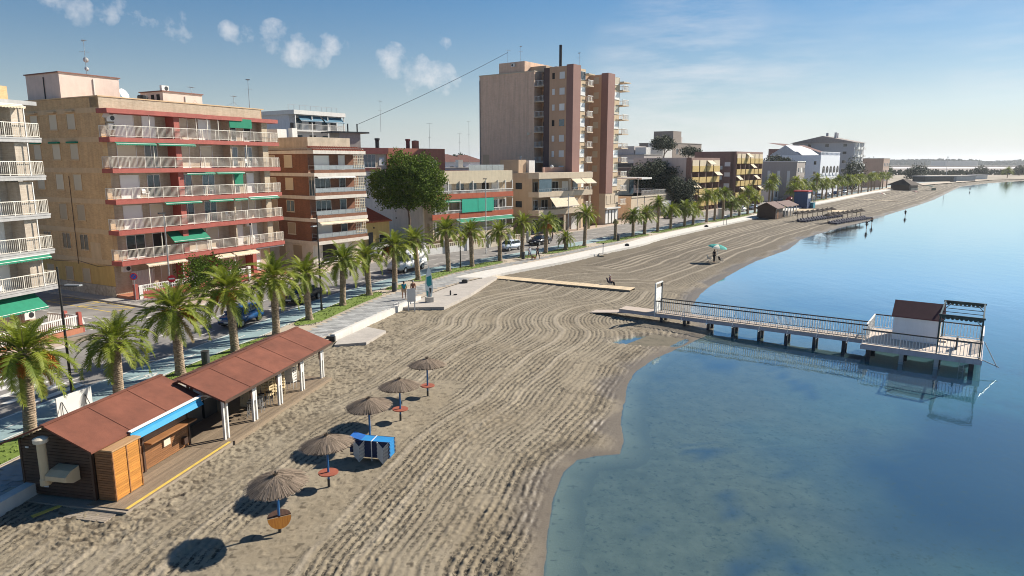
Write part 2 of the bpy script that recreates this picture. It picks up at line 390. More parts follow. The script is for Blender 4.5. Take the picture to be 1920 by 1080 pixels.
SH = [(0.2,6),(0.4,13),(1.03,20.1),(1.3,23),(1.7,25.6),(2.2,27.6),(2.9,28.9),(3.9,29.3),(4.9,29.5),(5.35,31),(5.5,33),(5.9,35),(6.3,36.6),(6.9,39.5),(8.0,42.3),(9.6,44.9),
      (11.6,47.3),(13.4,49.4),(14.9,51.3),(15.9,52.9),(16.2,54.2),(15.9,55.8),(15.6,58),(16.2,61),(17.6,64.7),(19.2,68.6),(21.2,72.5),(24.3,77.8),(28.5,84.8),(32.5,91.2),(36.5,96.6),(42,104),
      (46.5,112),(49.6,117.8),(57,127.5),(65.5,138),(73.5,147.5),(81.5,157),(90,168),(104,186),(122,209),(150,246),(182,291),(214,336),(243,376),(300,438),(376,505),(560,600),(900,720),(3200,1400)]
def off(line, d):
    out = []
    for i, (x, y) in enumerate(line):
        a = line[max(0, i-1)]; b = line[min(len(line)-1, i+1)]
        tx, ty = b[0]-a[0], b[1]-a[1]; L = math.hypot(tx, ty)
        out.append((x+ty/L*d, y-tx/L*d))
    return out
def seg_y(line, y0, y1):
    """the stretch of a line between two y values"""
    out = []
    for (ax, ay), (bx, by) in zip(line, line[1:]):
        for q in (y0, y1):
            if ay < q < by: out.append((ax+(bx-ax)*(q-ay)/(by-ay), q))
        if y0 <= by <= y1: out.append((bx, by))
    return sorted(set(out), key=lambda p: p[1])
def resamp(line, step):
    out = [line[0]]; need = step
    for (ax, ay), (bx, by) in zip(line, line[1:]):
        L = math.hypot(bx-ax, by-ay); t = 0
        while L-t >= need:
            t += need; need = step
            out.append((ax+(bx-ax)*t/L, ay+(by-ay)*t/L))
        need -= L-t
    return out
def frame_at(line, y):
    for (ax, ay), (bx, by) in zip(line, line[1:]):
        if ay <= y <= by:
            t = (y-ay)/(by-ay); L = math.hypot(bx-ax, by-ay)
            return (ax+(bx-ax)*t, y), ((bx-ax)/L, (by-ay)/L)
def pl(y, o=0.):
    """point o metres seaward of the palm row at depth y, and the street heading"""
    (x, yy), f = frame_at(PL, y)
    return (x+f[1]*o, yy-f[0]*o), f
def strip(mb, A, B, za, zb=None, mi=0):
    zb = za if zb is None else zb
    k = min(len(A), len(B))
    n0 = len(mb.v)
    for a, b in zip(A[:k], B[:k]): mb.v += [(a[0], a[1], za), (b[0], b[1], zb)]
    for i in range(k-1): mb.f.append((n0+2*i, n0+2*i+1, n0+2*i+3, n0+2*i+2)); mb.m.append(mi)
    return mb

# ------------------------------------------------------------------ land
m_land, n_, l_, b_ = nodes_of('dusty_ground')
tc_ = n_.new('ShaderNodeTexCoord'); no_ = n_.new('ShaderNodeTexNoise'); no_.inputs['Scale'].default_value = .12; no_.inputs['Detail'].default_value = 9
l_.new(tc_.outputs['Object'], no_.inputs['Vector'])
cr_ = n_.new('ShaderNodeValToRGB'); cr_.color_ramp.elements[0].color = (.20,.165,.12,1); cr_.color_ramp.elements[1].color = (.36,.31,.24,1)
cr_.color_ramp.elements[0].position = .35; cr_.color_ramp.elements[1].position = .65
l_.new(no_.outputs['Fac'], cr_.inputs[0]); l_.new(cr_.outputs[0], b_.inputs['Base Color']); b_.inputs['Roughness'].default_value = .95
mb = MB()
WLi = off(WL, -.25)
far_l = [(x-3500, y+1800) for x, y in WLi]
strip(mb, far_l, WLi, -.06)
e = WLi[-1]
mb.quad((e[0]-3500, e[1]+1800, -.06), (e[0], e[1], -.06), (600, 640, -.06), (600, 6500, -.06))
mb.quad((600, 640, -.06), (3400, 1500, -.06), (5200, 6500, -.06), (600, 6500, -.06))
mb.quad((-3520, 1808, -.06), (-3500, -300, -.06), (-30, -200, -.06), (WLi[0][0], WLi[0][1], -.06))
land = mb.build('land', m_land, kind='structure')

# ------------------------------------------------------------------ asphalt, bike lane, pavements
m_asph, n_, l_, b_ = nodes_of('asphalt')
tc_ = n_.new('ShaderNodeTexCoord'); no_ = n_.new('ShaderNodeTexNoise'); no_.inputs['Scale'].default_value = .35; no_.inputs['Detail'].default_value = 10; no_.inputs['Roughness'].default_value = .7
l_.new(tc_.outputs['Object'], no_.inputs['Vector'])
cr_ = n_.new('ShaderNodeValToRGB'); cr_.color_ramp.elements[0].color = (.15,.142,.135,1); cr_.color_ramp.elements[1].color = (.24,.225,.21,1)
cr_.color_ramp.elements[0].position = .36; cr_.color_ramp.elements[1].position = .66
l_.new(no_.outputs['Fac'], cr_.inputs[0]); l_.new(cr_.outputs[0], b_.inputs['Base Color']); b_.inputs['Roughness'].default_value = .9
bp_ = n_.new('ShaderNodeBump'); bp_.inputs['Strength'].default_value = .3; bp_.inputs['Distance'].default_value = .01
nb_ = n_.new('ShaderNodeTexNoise'); nb_.inputs['Scale'].default_value = 60; l_.new(tc_.outputs['Object'], nb_.inputs['Vector']); l_.new(nb_.outputs['Fac'], bp_.inputs['Height']); l_.new(bp_.outputs[0], b_.inputs['Normal'])
m_bike = mat('blue_lane_paint', (.24,.335,.35), .8, .12, .9, bump=.2, bscale=50)
m_line = mat('road_marking_paint', (.62,.61,.57), .8, .22, 2.5)
m_yel = mat('yellow_paint', (.62,.44,.09), .8, .18, 3)
m_side = mat('pink_paving', (.42,.33,.265), .85, .14, .8)
m_prom = mat('promenade_screed', (.43,.365,.29), .85, .12, .8)
m_pav = mat('grey_paver', (.33,.335,.335), .8, .08, 2, rand=.22)
m_kerb = mat('kerb_stone', (.45,.41,.36), .85, .12, 2)
m_grass, n_, l_, b_ = nodes_of('lawn')
tc_ = n_.new('ShaderNodeTexCoord'); no_ = n_.new('ShaderNodeTexNoise'); no_.inputs['Scale'].default_value = 3; no_.inputs['Detail'].default_value = 8; no_.inputs['Roughness'].default_value = .75
l_.new(tc_.outputs['Object'], no_.inputs['Vector'])
cr_ = n_.new('ShaderNodeValToRGB'); cr_.color_ramp.elements[0].color = (.075,.12,.014,1); cr_.color_ramp.elements[1].color = (.17,.235,.035,1)
cr_.color_ramp.elements[0].position = .3; cr_.color_ramp.elements[1].position = .7
l_.new(no_.outputs['Fac'], cr_.inputs[0]); l_.new(cr_.outputs[0], b_.inputs['Base Color']); b_.inputs['Roughness'].default_value = .95
m_white_wall = mat('whitewashed_concrete', (.60,.58,.54), .8, .10, 1.2)

strip(MB(), off(PL, -12.2), off(PL, -3.2), -.02).build('road', m_asph, kind='structure')
strip(MB(), off(PL, -3.6), off(PL, -.85), .0).build('bike_lane', m_bike, kind='structure')
bike = bpy.data.objects['bike_lane']; road = bpy.data.objects['road']
# side street between the first two blocks, and its pavement
fB = (.475,.88); sB = (-.88,.475)
def side_pt(a, b): return (-30.2+fB[0]*a+sB[0]*b, 57.6+fB[1]*a+sB[1]*b)      # a along the street front, b inland
sst = MB().prism([side_pt(0,-4)[:2], side_pt(0,75), side_pt(-9,75), side_pt(-10.5,12), side_pt(-13,-2)], -.5, -.012).build('side_street', m_asph, kind='structure')
MB().prism([side_pt(2.6,1.2), side_pt(2.6,75), side_pt(.1,75), side_pt(.1,1.2), side_pt(.6,.2), side_pt(2.2,0)], -.4, .11).build('side_street_pavement', conc, kind='structure')
mk = MB()
def mline(mb, p, q, w, z):
    dx, dy = q[0]-p[0], q[1]-p[1]; L = math.hypot(dx, dy); nx, ny = -dy/L*w/2, dx/L*w/2
    mb.add([(p[0]-nx,p[1]-ny,z),(q[0]-nx,q[1]-ny,z),(q[0]+nx,q[1]+ny,z),(p[0]+nx,p[1]+ny,z)], [(0,1,2,3)])
def line_obj(name, m, parent, segs, w, z):
    mb = MB()
    for p, q in segs: mline(mb, p, q, w, z)
    return mb.build(name, m, parent)
line_obj('give_way_line', m_line, sst, [(side_pt(-10.4+.9*i,-1.6), side_pt(-9.9+.9*i,-1.6)) for i in range(11)], .3, -.006)
line_obj('lane_marking', m_line, sst, [(side_pt(-4.6,2+3*i), side_pt(-4.6,3.6+3*i)) for i in range(8)], .12, -.006)
line_obj('parking_marking', m_yel, sst, [(side_pt(-.25,3), side_pt(-.25,13)), (side_pt(-2.3,3), side_pt(-2.3,13)), (side_pt(-.25,3), side_pt(-2.3,3)), (side_pt(-.25,8), side_pt(-2.3,8)), (side_pt(-.25,13), side_pt(-2.3,13)),
                                         (side_pt(-.25,3), side_pt(-2.3,8)), (side_pt(-.25,8), side_pt(-2.3,13))], .11, -.006)
line_obj('give_way_marking', m_line, sst, [(side_pt(-6,.6), side_pt(-4.6,3.4)), (side_pt(-3.2,.6), side_pt(-4.6,3.4)), (side_pt(-6,.6), side_pt(-3.2,.6))], .14, -.006)
# markings along the promenade road
def along(o, s0, s1, dash, gap, w, z, name, m, parent):
    L = resamp(off(PL, o), .5); mb = MB(); y = s0; i = 0
    pts = [p for p in L if s0 <= p[1] <= s1]; run = 0; cur = []
    for p in pts:
        cur.append(p); run += .5
        if gap == 0: continue
        if run >= dash and cur is not None:
            if len(cur) > 1: strip(mb, off(cur, -w/2), off(cur, w/2), z)
            cur = []; run = -gap
            continue
        if run < 0: cur = []
    if gap == 0: strip(mb, off(pts, -w/2), off(pts, w/2), z)
    return mb.build(name, m, parent)
along(-2.2, 14, 330, 1.0, 1.5, .10, .006, 'lane_marking', m_line, bike)
along(-1.0, 14, 330, 1, 0, .10, .006, 'edge_line', m_line, bike)
along(-3.45, 14, 330, 1, 0, .12, .006, 'edge_line', m_line, bike)
along(-8.1, 14, 330, 2.5, 3.5, .12, -.014, 'centre_line', m_line, road)
along(-5.4, 20, 330, 1.5, 1.5, .10, -.014, 'parking_line', m_line, road)
for y in (31.5, 36.5, 41.5, 46.5, 51.5, 56.5, 61.5, 66.5, 71.5, 76.5, 81.5, 86.5):
    a, _ = pl(y, -3.6); b, _ = pl(y+.4, -5.4)
    line_obj('bay_line', m_line, road, [(a, b)], .1, -.013)
for y, dr in ((38.6, 1), (34.4, -1)):            # painted arrow in each half of the bike lane
    c, f = pl(y, -1.65 if dr > 0 else -2.8); g = (f[0]*dr, f[1]*dr); nx, ny = -g[1], g[0]
    t = lambda a, b: (c[0]+g[0]*a+nx*b, c[1]+g[1]*a+ny*b)
    line_obj('arrow_marking', m_line, bike, [(t(-.9,0), t(.4,0)), (t(.2,.34), t(.9,0)), (t(.2,-.34), t(.9,0)), (t(.2,.34), t(.2,-.34))], .12, .007)
c, f = pl(42.4, -2.2); nx, ny = -f[1], f[0]; t = lambda a, b: (c[0]+f[0]*a+nx*b, c[1]+f[1]*a+ny*b)
line_obj('triangle_marking', m_line, bike, [(t(-.9,-.45), t(.9,0)), (t(-.9,.45), t(.9,0)), (t(-.9,-.45), t(-.9,.45)), (t(-.5,-.2), t(.2,0)), (t(-.5,.2), t(.2,0))], .12, .007)
cw = MB()
for k in range(6):
    a, _ = pl(33.2, -4.2-1.2*k); b, _ = pl(36.6, -4.2-1.2*k); mline(cw, a, b, .5, -.012)
cw.build('zebra_crossing', m_line, road)
# kerb and pavement on the building side (open at the side street)
for y0, y1 in ((8, 47.5), (59.5, 330)):
    A = seg_y(off(PL, -15.2), y0, y1); B = seg_y(off(PL, -12.3), y0, y1)
    A, B = resamp(A, 1.5), resamp(B, 1.5)
    k = min(len(A), len(B)); A, B = A[:k], B[:k]
    mb = MB(); strip(mb, A, B, .11); mb.build('pavement', m_side, kind='structure')
    C = resamp(seg_y(off(PL, -12.12), y0, y1), 1.5)[:k]
    mb = MB(); strip(mb, B, C, .115); strip(mb, C, C, .115, -.03); mb.build('kerb', m_kerb, kind='structure')

# promenade: screed base, lawn strips round the palms, grey pavers
k = len(PL)
promA = off(PL, -.85)
mb = MB()
PB = resamp(WL, 1.0)
for (ax, ay), (bx, by) in zip(PB, PB[1:]):      # from the palm row out to the wall
    pa, pb = frame_at(promA, ay), frame_at(promA, by)
    if pa and pb: mb.quad((*pa[0], .012), (ax-.15, ay, .012), (bx-.15, by, .012), (*pb[0], .012))
prom = mb.build('promenade', m_prom, kind='structure')
lawn_spans = [(10,31),(38,48.6),(52.0,66.0),(67.2,70.5),(72.0,87.6),(90.2,93.5),(94.6,104),(107,121),(123,143),(146,168),(171,200),(204,240)]
for a, b in lawn_spans:
    ln = resamp(seg_y(PL, a, b), .6); n = len(ln); mb = MB(); A, B = [], []
    for i, p in enumerate(ln):
        e = min(1, math.sqrt(max(0, 1-(1-min(i, n-1-i)/4)**2)) if min(i, n-1-i) < 4 else 1)
        f = frame_at(PL, p[1])[1]; o1, o2 = -.80*max(.12, e), 1.3*max(.12, e)
        A.append((p[0]+f[1]*o1, p[1]-f[0]*o1)); B.append((p[0]+f[1]*o2, p[1]-f[0]*o2))
    strip(mb, A, B, .05)
    st = random.Random(int(a)); k0 = 0
    for i in range(min(int((b-a)*45), 1400)):       # short blades so the edge is not a clean line
        q = st.choice(ln); f = frame_at(PL, q[1])[1]; o = st.uniform(-.8, 1.3)
        x, y = q[0]+f[1]*o+st.uniform(-.3,.3)*f[0], q[1]-f[0]*o+st.uniform(-.3,.3)*f[1]; h = st.uniform(.03,.09); a_ = st.uniform(0, 6.3)
        dx, dy = .05*math.cos(a_), .05*math.sin(a_)
        mb.add([(x-dx,y-dy,.045),(x+dx,y+dy,.045),(x+st.uniform(-.05,.05),y+st.uniform(-.05,.05),.05+h)], [(0,1,2)])
    mb.build('lawn', m_grass, kind='stuff')
    strip(MB(), off(B, 0), off(B, .09), .055).build('lawn_edging', m_kerb, kind='structure')
# grey pavers, laid in courses along the promenade
paver_me = {}
def paver_mesh(w, d):
    kk = (round(w,2), round(d,2))
    if kk not in paver_me:
        mb = MB(); e = .012
        mb.add([(-w/2,-d/2,-.03),(w/2,-d/2,-.03),(w/2,d/2,-.03),(-w/2,d/2,-.03),(-w/2+e,-d/2+e,0),(w/2-e,-d/2+e,0),(w/2-e,d/2-e,0),(-w/2+e,d/2-e,0)],
               [(4,5,6,7),(0,1,5,4),(1,2,6,5),(2,3,7,6),(3,0,4,7)])
        paver_me[kk] = mb.mesh('paver', m_pav)
    return paver_me[kk]
slots = []
for y in np.arange(14, 175, .42):
    r_ = frame_at(PL, y)
    (x, yy), f = r_
    wx = frame_at(WL, y)[0][0]
    lim = (wx-x)*f[1]-.45
    if y > 76: lim = min(lim, (wx-x)*f[1]-2.9)
    o = 1.85+(.3 if int(y/.42) % 2 else 0.)
    while o+.3 < lim:
        w = .6
        slots.append((x+f[1]*o, yy-f[0]*o, math.atan2(f[0]*-1, f[1]), y, w)); o += w+.012
vis = [s for s in slots if (45 < s[3] < 62 or (s[3] < 26 and s[0] < -17))]
vis.sort(key=lambda s: s[3]); keep = set(id(s) for s in vis[:300])
rest = MB()
for s in slots:
    h = .034+rnd.uniform(-.002, .003)
    if id(s) in keep:
        put('paver', paver_mesh(s[4], .40), prom, (s[0], s[1], h), (0, 0, s[2]))
    else:
        c_, s_ = math.cos(s[2]), math.sin(s[2]); w, d = s[4]/2-.006, .2
        P4 = [(s[0]+a*c_-b*s_, s[1]+a*s_+b*c_, h) for a, b in ((-w,-d),(w,-d),(w,d),(-w,d))]
        rest.add(P4, [(0,1,2,3)], rnd.choice((0,0,1,2)))
m_pav2 = mat('grey_paver_dark', (.27,.275,.28), .8, .1, 2); m_pav3 = mat('grey_paver_light', (.39,.385,.37), .8, .1, 2)
rest.build('far_pavers', [m_pav, m_pav2, m_pav3], prom, kind='stuff')

# low sea wall: two pieces, then the broad pale slab path
def wall_piece(y0, y1, o0, o1, zt, zb, name, label, cat):
    A = resamp(seg_y(off(WL, o0), y0, y1), .8); B = resamp(seg_y(off(WL, o1), y0, y1), .8); k = min(len(A), len(B)); A, B = A[:k], B[:k]
    mb = MB(); strip(mb, A, B, zt); strip(mb, B, B, zt, zb); strip(mb, A, A, .0, zt)
    mb.add([(*A[0],-.2),(*B[0],zb),(*B[0],zt),(*A[0],zt)], [(0,1,2,3)]); mb.add([(*A[-1],-.2),(*B[-1],zb),(*B[-1],zt),(*A[-1],zt)], [(3,2,1,0)])
    o = mb.build(name, m_white_wall); o['label'] = label; o['category'] = cat; return o
wall_piece(12, 25.6, -.42, .02, .22, -.5, 'sea_wall', 'low white wall at the bottom left corner, running up behind the wooden kiosk', 'wall')
wall_piece(48.3, 63.6, -.30, .02, .26, -.5, 'sea_wall', 'low white wall between the paved promenade and the sand, next to the brown open shelter', 'wall')
boxo('end_block', iron, bpy.data.objects['sea_wall.001'], -13.35, -12.75, 47.98, 48.28, -.2, .14)
A = resamp(seg_y(off(WL, -2.7), 74.5, 330), 1.2); B = resamp(seg_y(WL, 74.5, 330), 1.2); k = min(len(A), len(B))
mb = MB(); strip(mb, A[:k], B[:k], .05, .02); strip(mb, B[:k], B[:k], .02, -.5)
mb.build('beach_path', m_white_wall, kind='structure')
MB().prism([(-9.6,59.2),(-6.0,59.4),(-4.0,65.5),(-1.6,75.6),(-3.4,76.4),(-5.9,72.3),(-8.1,65.6)], -.7, -.06).build('concrete_platform', mat('platform_concrete', (.42,.385,.345), .85, .12, .8), kind='structure')
MB().prism([(-12.5,46.9),(-10.4,47.6),(-9.6,51.0),(-11.3,52.3),(-12.6,48.3)], -.7, -.14).build('concrete_ramp', mat('platform_concrete', (0,0,0)), kind='structure')

# ------------------------------------------------------------------ beach: raked sand as real relief
PIER0, PIERD = (11.3, 55.3), (.834, -.551)
ys = [9.0]
while ys[-1] < 640: ys.append(ys[-1]+.062*max(1, (ys[-1]/22)**1.5))
ys = np.array(ys); cols = np.linspace(-.92, .86, 900)
YY, CC = np.meshgrid(ys, cols, indexing='ij'); XX = YY*CC
PX, PY = XX.ravel(), YY.ravel()
dw, sw, _ = dist_poly(PX, PY, WL[::2]+[WL[-1]])
dwall = np.where(sw > 0, dw, -dw)
dsh, ss, _ = dist_poly(PX, PY, SH)
inside = np.zeros(PX.shape, bool)                 # point in land polygon
poly = [(-400, 6)]+SH+[(3200, 6000), (-400, 6000)]
for (ax, ay), (bx, by) in zip(poly, poly[1:]+poly[:1]):
    if ay == by: continue
    c_ = ((ay > PY) != (by > PY)) & (PX < (bx-ax)*(PY-ay)/(by-ay)+ax)
    inside ^= c_
d = np.where(inside, dsh, -dsh)
keepv = (dwall > -.6) & (d > -1.5)
idx = np.nonzero(keepv)[0]; px, py, d, dwall = PX[idx], PY[idx], d[idx], dwall[idx]
# rows of the tractor rake follow the waterline and wrap round the head of the pier and the boardwalk
SHs = [(0.0,6),(1.0,20),(3.0,28),(5.6,34),(8.0,42),(12.0,49)]
SHn = [(17.5,62),(20.5,72),(29,85),(42,105),(50,118),(73,148),(104,186),(150,246),(243,376)]
P_end = (PIER0[0]+PIERD[0]*6, PIER0[1]+PIERD[1]*6)
dS, _, _ = dist_poly(px, py, SHs+[P_end, (12.2,54.9)])
dN, _, _ = dist_poly(px, py, [(12.2,54.9), P_end]+SHn)
dN2, _, _ = dist_poly(px, py, [(12.6,70.2),(18.6,68.2)]+SHn[1:])
dB, sB_, _ = dist_poly(px, py, [(-3.6,77.5),(12.6,69.0),(22,66)])
T = -np.log(np.exp(-.55*np.clip(dS, 0, 60))+np.exp(-.55*np.clip(dN, 0, 60)))/.55+1.3     # smooth join, as the tractor turns
north = (sB_ < 0) & (py > 62)
T = np.where(north, dN2*1.0+3.1, T)
wob = 1.3*(fbm(px, py, 11, 2, 1)-.5)+.16*(vnoise(px, py, 2.6, 3)-.5)+.035*(vnoise(px, py, .7, 4)-.5)
w = T+wob
far = np.clip((py-60)/60, 0, 1)
SW = 2.05+far*.9
k_ = np.floor(w/SW); p_ = w/SW-k_
hk = (np.sin(k_*12.9898+north*3.1)*43758.5453) % 1.0
pitch = .30
ampm = np.clip(.25+1.1*hk+1.2*(fbm(px, py, 7, 2, 6)-.5), .12, 1.25)
groove = np.cos(2*np.pi*w/pitch)
edge = np.exp(-(np.minimum(p_, 1-p_)*SW/.10)**2)
# a second pass of the rake crossing the first
ca, sa = math.cos(R(66)), math.sin(R(66))
u2 = -px*sa+py*ca*.96+1.3*(fbm(px, py, 13, 2, 9)-.5)
g2 = np.cos(2*np.pi*u2/.31); m2 = .0*np.clip((vnoise(u2, u2*0, 1.7, 12)-.60)*6, 0, 1)*np.clip((fbm(px, py, 9, 1, 14)-.45)*7, 0, 1)*(py < 60)
clod = np.clip((vnoise(px, py, .17, 20)-.46)*2.4, 0, 1)*np.clip((vnoise(px, py, .075, 21)-.25)*1.8, 0, 1)
big = fbm(px, py, .9, 3, 22)-.5
# how strongly raked: none by the wall, round the parasols or at the wet edge
ub = [(-8.22,22.42),(-7.4,25.93),(-6.73,30.34),(-5.66,33.17),(-4.73,36.9)]
du, _, _ = dist_poly(px, py, [(-9.6,17)]+ub+[(-4.3,38.4)])
ku = 1-np.clip((du-1.25-.6*(vnoise(px, py, 1.2, 25)-.5))/.5, 0, 1)
dk, _, _ = dist_poly(px, py, [(-15,24),(-11,40.5),(-9.8,51)])
base_w = np.where(py < 52, dk, dwall)
kw = 1-np.clip((base_w-1.9-1.4*(vnoise(px, py, 2.5, 26)-.5))/1.2, 0, 1)
rake = (1-ku)*(1-kw)*np.clip((d-.25)/.8, 0, 1)
mid = np.clip(1-(base_w-2.2)/3.2, 0, 1)*(1-kw)             # wheel-rutted belt inside the raked one
rake = rake*(1-.62*mid)
tw, _, _ = dist_poly(px, py, [(-13.2,17),(-12.0,24),(-9.6,32),(-7.0,40),(-5.6,46),(-4.6,54),(-2.2,62),(2.2,68)])
ruts = sum(np.exp(-((tw-o)/.16)**2)-.6*np.exp(-((tw-o)/.42)**2) for o in (.0, 1.5, 2.6))
h = -.30-.13*(1-np.exp(-np.clip(dwall, 0, 99)/6))
h = np.where(d < 14, np.minimum(h, -.60+.26*(1-np.exp(-np.clip(d, 0, 99)/3.5))), h)
h = np.where(d < 0, -.60+.09*d, h)
sharp = np.sign(groove)*np.abs(groove)**.7
brk = np.clip(.30+1.3*(vnoise(px, py, .42, 30)-.25), .1, 1.25)*(.55+.75*vnoise(px, py, .15, 31))
g_all = sharp*(1-m2)+g2*m2
ridge = np.clip(.5+.5*g_all, 0, 1)
lump = np.clip((vnoise(px, py, .145, 20)-.50)*5, 0, 1)*np.clip((vnoise(px, py, .34, 21)-.28)*3, 0, 1)   # clods thrown up by the tines
lump2 = np.clip((vnoise(px, py, .10, 24)-.56)*6, 0, 1)
near = np.clip(1.5-py/60, .45, 1)
h = h+rake*ampm*.030*g_all*brk
h = h+rake*edge*.028*(hk-.3)*brk
h = h+rake*(.25+ampm)*(.042*lump*(.35+.65*ridge)+.02*lump2)*near
h = h+(.006+.012*np.maximum(ku, kw))*big*2
foot = np.clip((vnoise(px, py, .34, 40)-.62)*5, 0, 1)
h = h-np.maximum(ku*.5, kw*.7)*foot*.035+kw*(.032*lump+.035*lump2)+ku*.014*lump+mid*.03*lump
h = h-.045*ruts*(1-ku)*(py < 66)*np.clip((d-.5), 0, 1)
h = np.where(d > .6, np.maximum(h, -.585), h)
# shallow pool left by the water beside the pier
pd = np.sqrt(((px-10.4)/2.3)**2+((py-49.5)/1.15)**2)+.5*(vnoise(px, py, 1.1, 44)-.5)
pool = np.clip(1.3-pd, 0, 1); h = np.where(pool > 0, np.minimum(h, -.585-.06*pool*2), h)
strip_ = .45+1.1*np.clip(fbm(w*.9, px*0+3, 1.6, 2, 57)-.22, 0, 1)                     # whole passes are damper than others
crumb = np.clip((vnoise(px, py, .125, 50)-.50)*6, 0, 1)
crumb2 = np.clip((vnoise(px, py, .30, 56)-.40)*3.5, 0, 1)
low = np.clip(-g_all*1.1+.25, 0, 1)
damp_shade = rake*strip_*(.55+.6*ampm)*(low*(.15+.35*crumb)*(.35+.9*crumb2)+.35*edge*(hk > .55)*crumb2)  # clod and groove shadow painted into the colour along with wet sand
damp_shade = damp_shade+kw*.85*crumb*(vnoise(px, py, .2, 58) > .45)+mid*.55*crumb*crumb2+ku*.30*np.clip((vnoise(px, py, .16, 53)-.66)*7, 0, 1)
damp_shade = np.maximum(damp_shade, .75*np.clip((vnoise(px, py, .17, 54)-.80)*10, 0, 1))
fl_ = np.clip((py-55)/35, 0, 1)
damp_shade = np.maximum(damp_shade*(1-.35*fl_), fl_*(.58+.24*strip_*np.clip(fbm(w, px*0+9, .8, 2, 61), 0, 1)+.22*low*rake))
damp_shade = np.maximum(damp_shade, .75*np.exp(-((d-1.3-1.2*(fbm(px, py, 3, 2, 67)-.4))/.55)**2)*np.clip((fbm(px, py, .55, 3, 68)-.38)*5, 0, 1)); damp_shade = np.maximum(damp_shade, .25*np.exp(-((d-1.2)/1.2)**2))
# bold furrow and dry crest along every pass of the rake: reads as long curving lines from afar
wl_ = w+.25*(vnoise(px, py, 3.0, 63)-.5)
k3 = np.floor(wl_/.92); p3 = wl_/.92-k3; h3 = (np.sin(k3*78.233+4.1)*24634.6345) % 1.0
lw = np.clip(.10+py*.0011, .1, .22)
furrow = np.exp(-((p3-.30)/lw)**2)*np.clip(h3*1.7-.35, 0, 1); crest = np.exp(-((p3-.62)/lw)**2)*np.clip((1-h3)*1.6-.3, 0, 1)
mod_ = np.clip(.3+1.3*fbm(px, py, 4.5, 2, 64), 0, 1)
damp_shade = np.maximum(damp_shade, rake*furrow*mod_*(.34+.30*fl_))
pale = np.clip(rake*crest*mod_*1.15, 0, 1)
damp_shade = damp_shade*(1-.85*pale)
h = h+rake*(crest*.03-furrow*.03)*mod_
wet = np.clip(1-(d-.35-2.6*(fbm(px, py, 3.0, 3, 60)-.38))/1.0, 0, 1)*.9
wet = np.maximum(wet, np.clip(1.75-pd, 0, 1)*.9)
pdl, _, _ = dist_poly(px, py, [(12.5,53.6),(16.5,52.0)]); wet = np.maximum(wet, np.clip(1.4-pdl*.6, 0, 1)*.8)
remap = -np.ones(PX.shape, int); remap[idx] = np.arange(len(idx))
ny, nx = YY.shape
ii = (np.arange(ny-1)[:, None]*nx+np.arange(nx-1)[None, :]).ravel()
q = np.stack([ii, ii+1, ii+nx+1, ii+nx], 1); qr = remap[q]; qr = qr[(qr >= 0).all(1)]
me = bpy.data.meshes.new('beach_sand')
me.vertices.add(len(idx)); me.vertices.foreach_set('co', np.stack([px, py, h], 1).astype(np.float32).ravel())
me.loops.add(qr.size); me.loops.foreach_set('vertex_index', qr.ravel().astype(np.int32))
me.polygons.add(len(qr)); me.polygons.foreach_set('loop_start', np.arange(0, qr.size, 4, dtype=np.int32))
me.polygons.foreach_set('loop_total', np.full(len(qr), 4, np.int32)); me.polygons.foreach_set('use_smooth', np.ones(len(qr), bool))
me.update(calc_edges=True)
wet = wet*(d > -.05)
for nm, arr in (('track', w), ('raked', np.clip(rake*(.25+strip_)*(.55+.75*ampm)*1.5*(1-.7*pale), 0, 1)), ('damp_shade', np.clip(damp_shade, 0, 1)), ('wet', wet), ('pale', pale), ('under', np.clip((-d+.1)/1.3+.3*(vnoise(px, py, .8, 66)-.5), 0, 1)*(d < .1))):
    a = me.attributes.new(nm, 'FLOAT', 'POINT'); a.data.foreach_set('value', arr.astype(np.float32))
print('sand verts', len(idx), 'faces', len(qr))
m_sand, n_, l_, b_ = nodes_of('raked_sand')
tc_ = n_.new('ShaderNodeTexCoord')
def attr(n): a = n_.new('ShaderNodeAttribute'); a.attribute_name = n; return a.outputs['Fac']
no_ = n_.new('ShaderNodeTexNoise'); no_.inputs['Scale'].default_value = .25; no_.inputs['Detail'].default_value = 9; no_.inputs['Roughness'].default_value = .65
l_.new(tc_.outputs['Object'], no_.inputs['Vector'])
cr_ = n_.new('ShaderNodeValToRGB'); cr_.color_ramp.elements[0].color = (.205,.167,.112,1); cr_.color_ramp.elements[1].color = (.28,.238,.17,1)
cr_.color_ramp.elements[0].position = .33; cr_.color_ramp.elements[1].position = .67
l_.new(no_.outputs['Fac'], cr_.inputs[0])
def cmix(fac, a, b, scale=1.):
    mx = n_.new('ShaderNodeMix'); mx.data_type = 'RGBA'
    if scale != 1.:
        mm = n_.new('ShaderNodeMath'); mm.operation = 'MULTIPLY'; mm.use_clamp = True; l_.new(fac, mm.inputs[0]); mm.inputs[1].default_value = scale; fac = mm.outputs[0]
    l_.new(fac, mx.inputs['Factor'])
    for x, nm in ((a, 'A'), (b, 'B')):
        if isinstance(x, tuple): mx.inputs[nm].default_value = (*x, 1)
        else: l_.new(x, mx.inputs[nm])
    return mx.outputs['Result']
c_ = cmix(attr('damp_shade'), cr_.outputs[0], (.060,.045,.028), 1.)
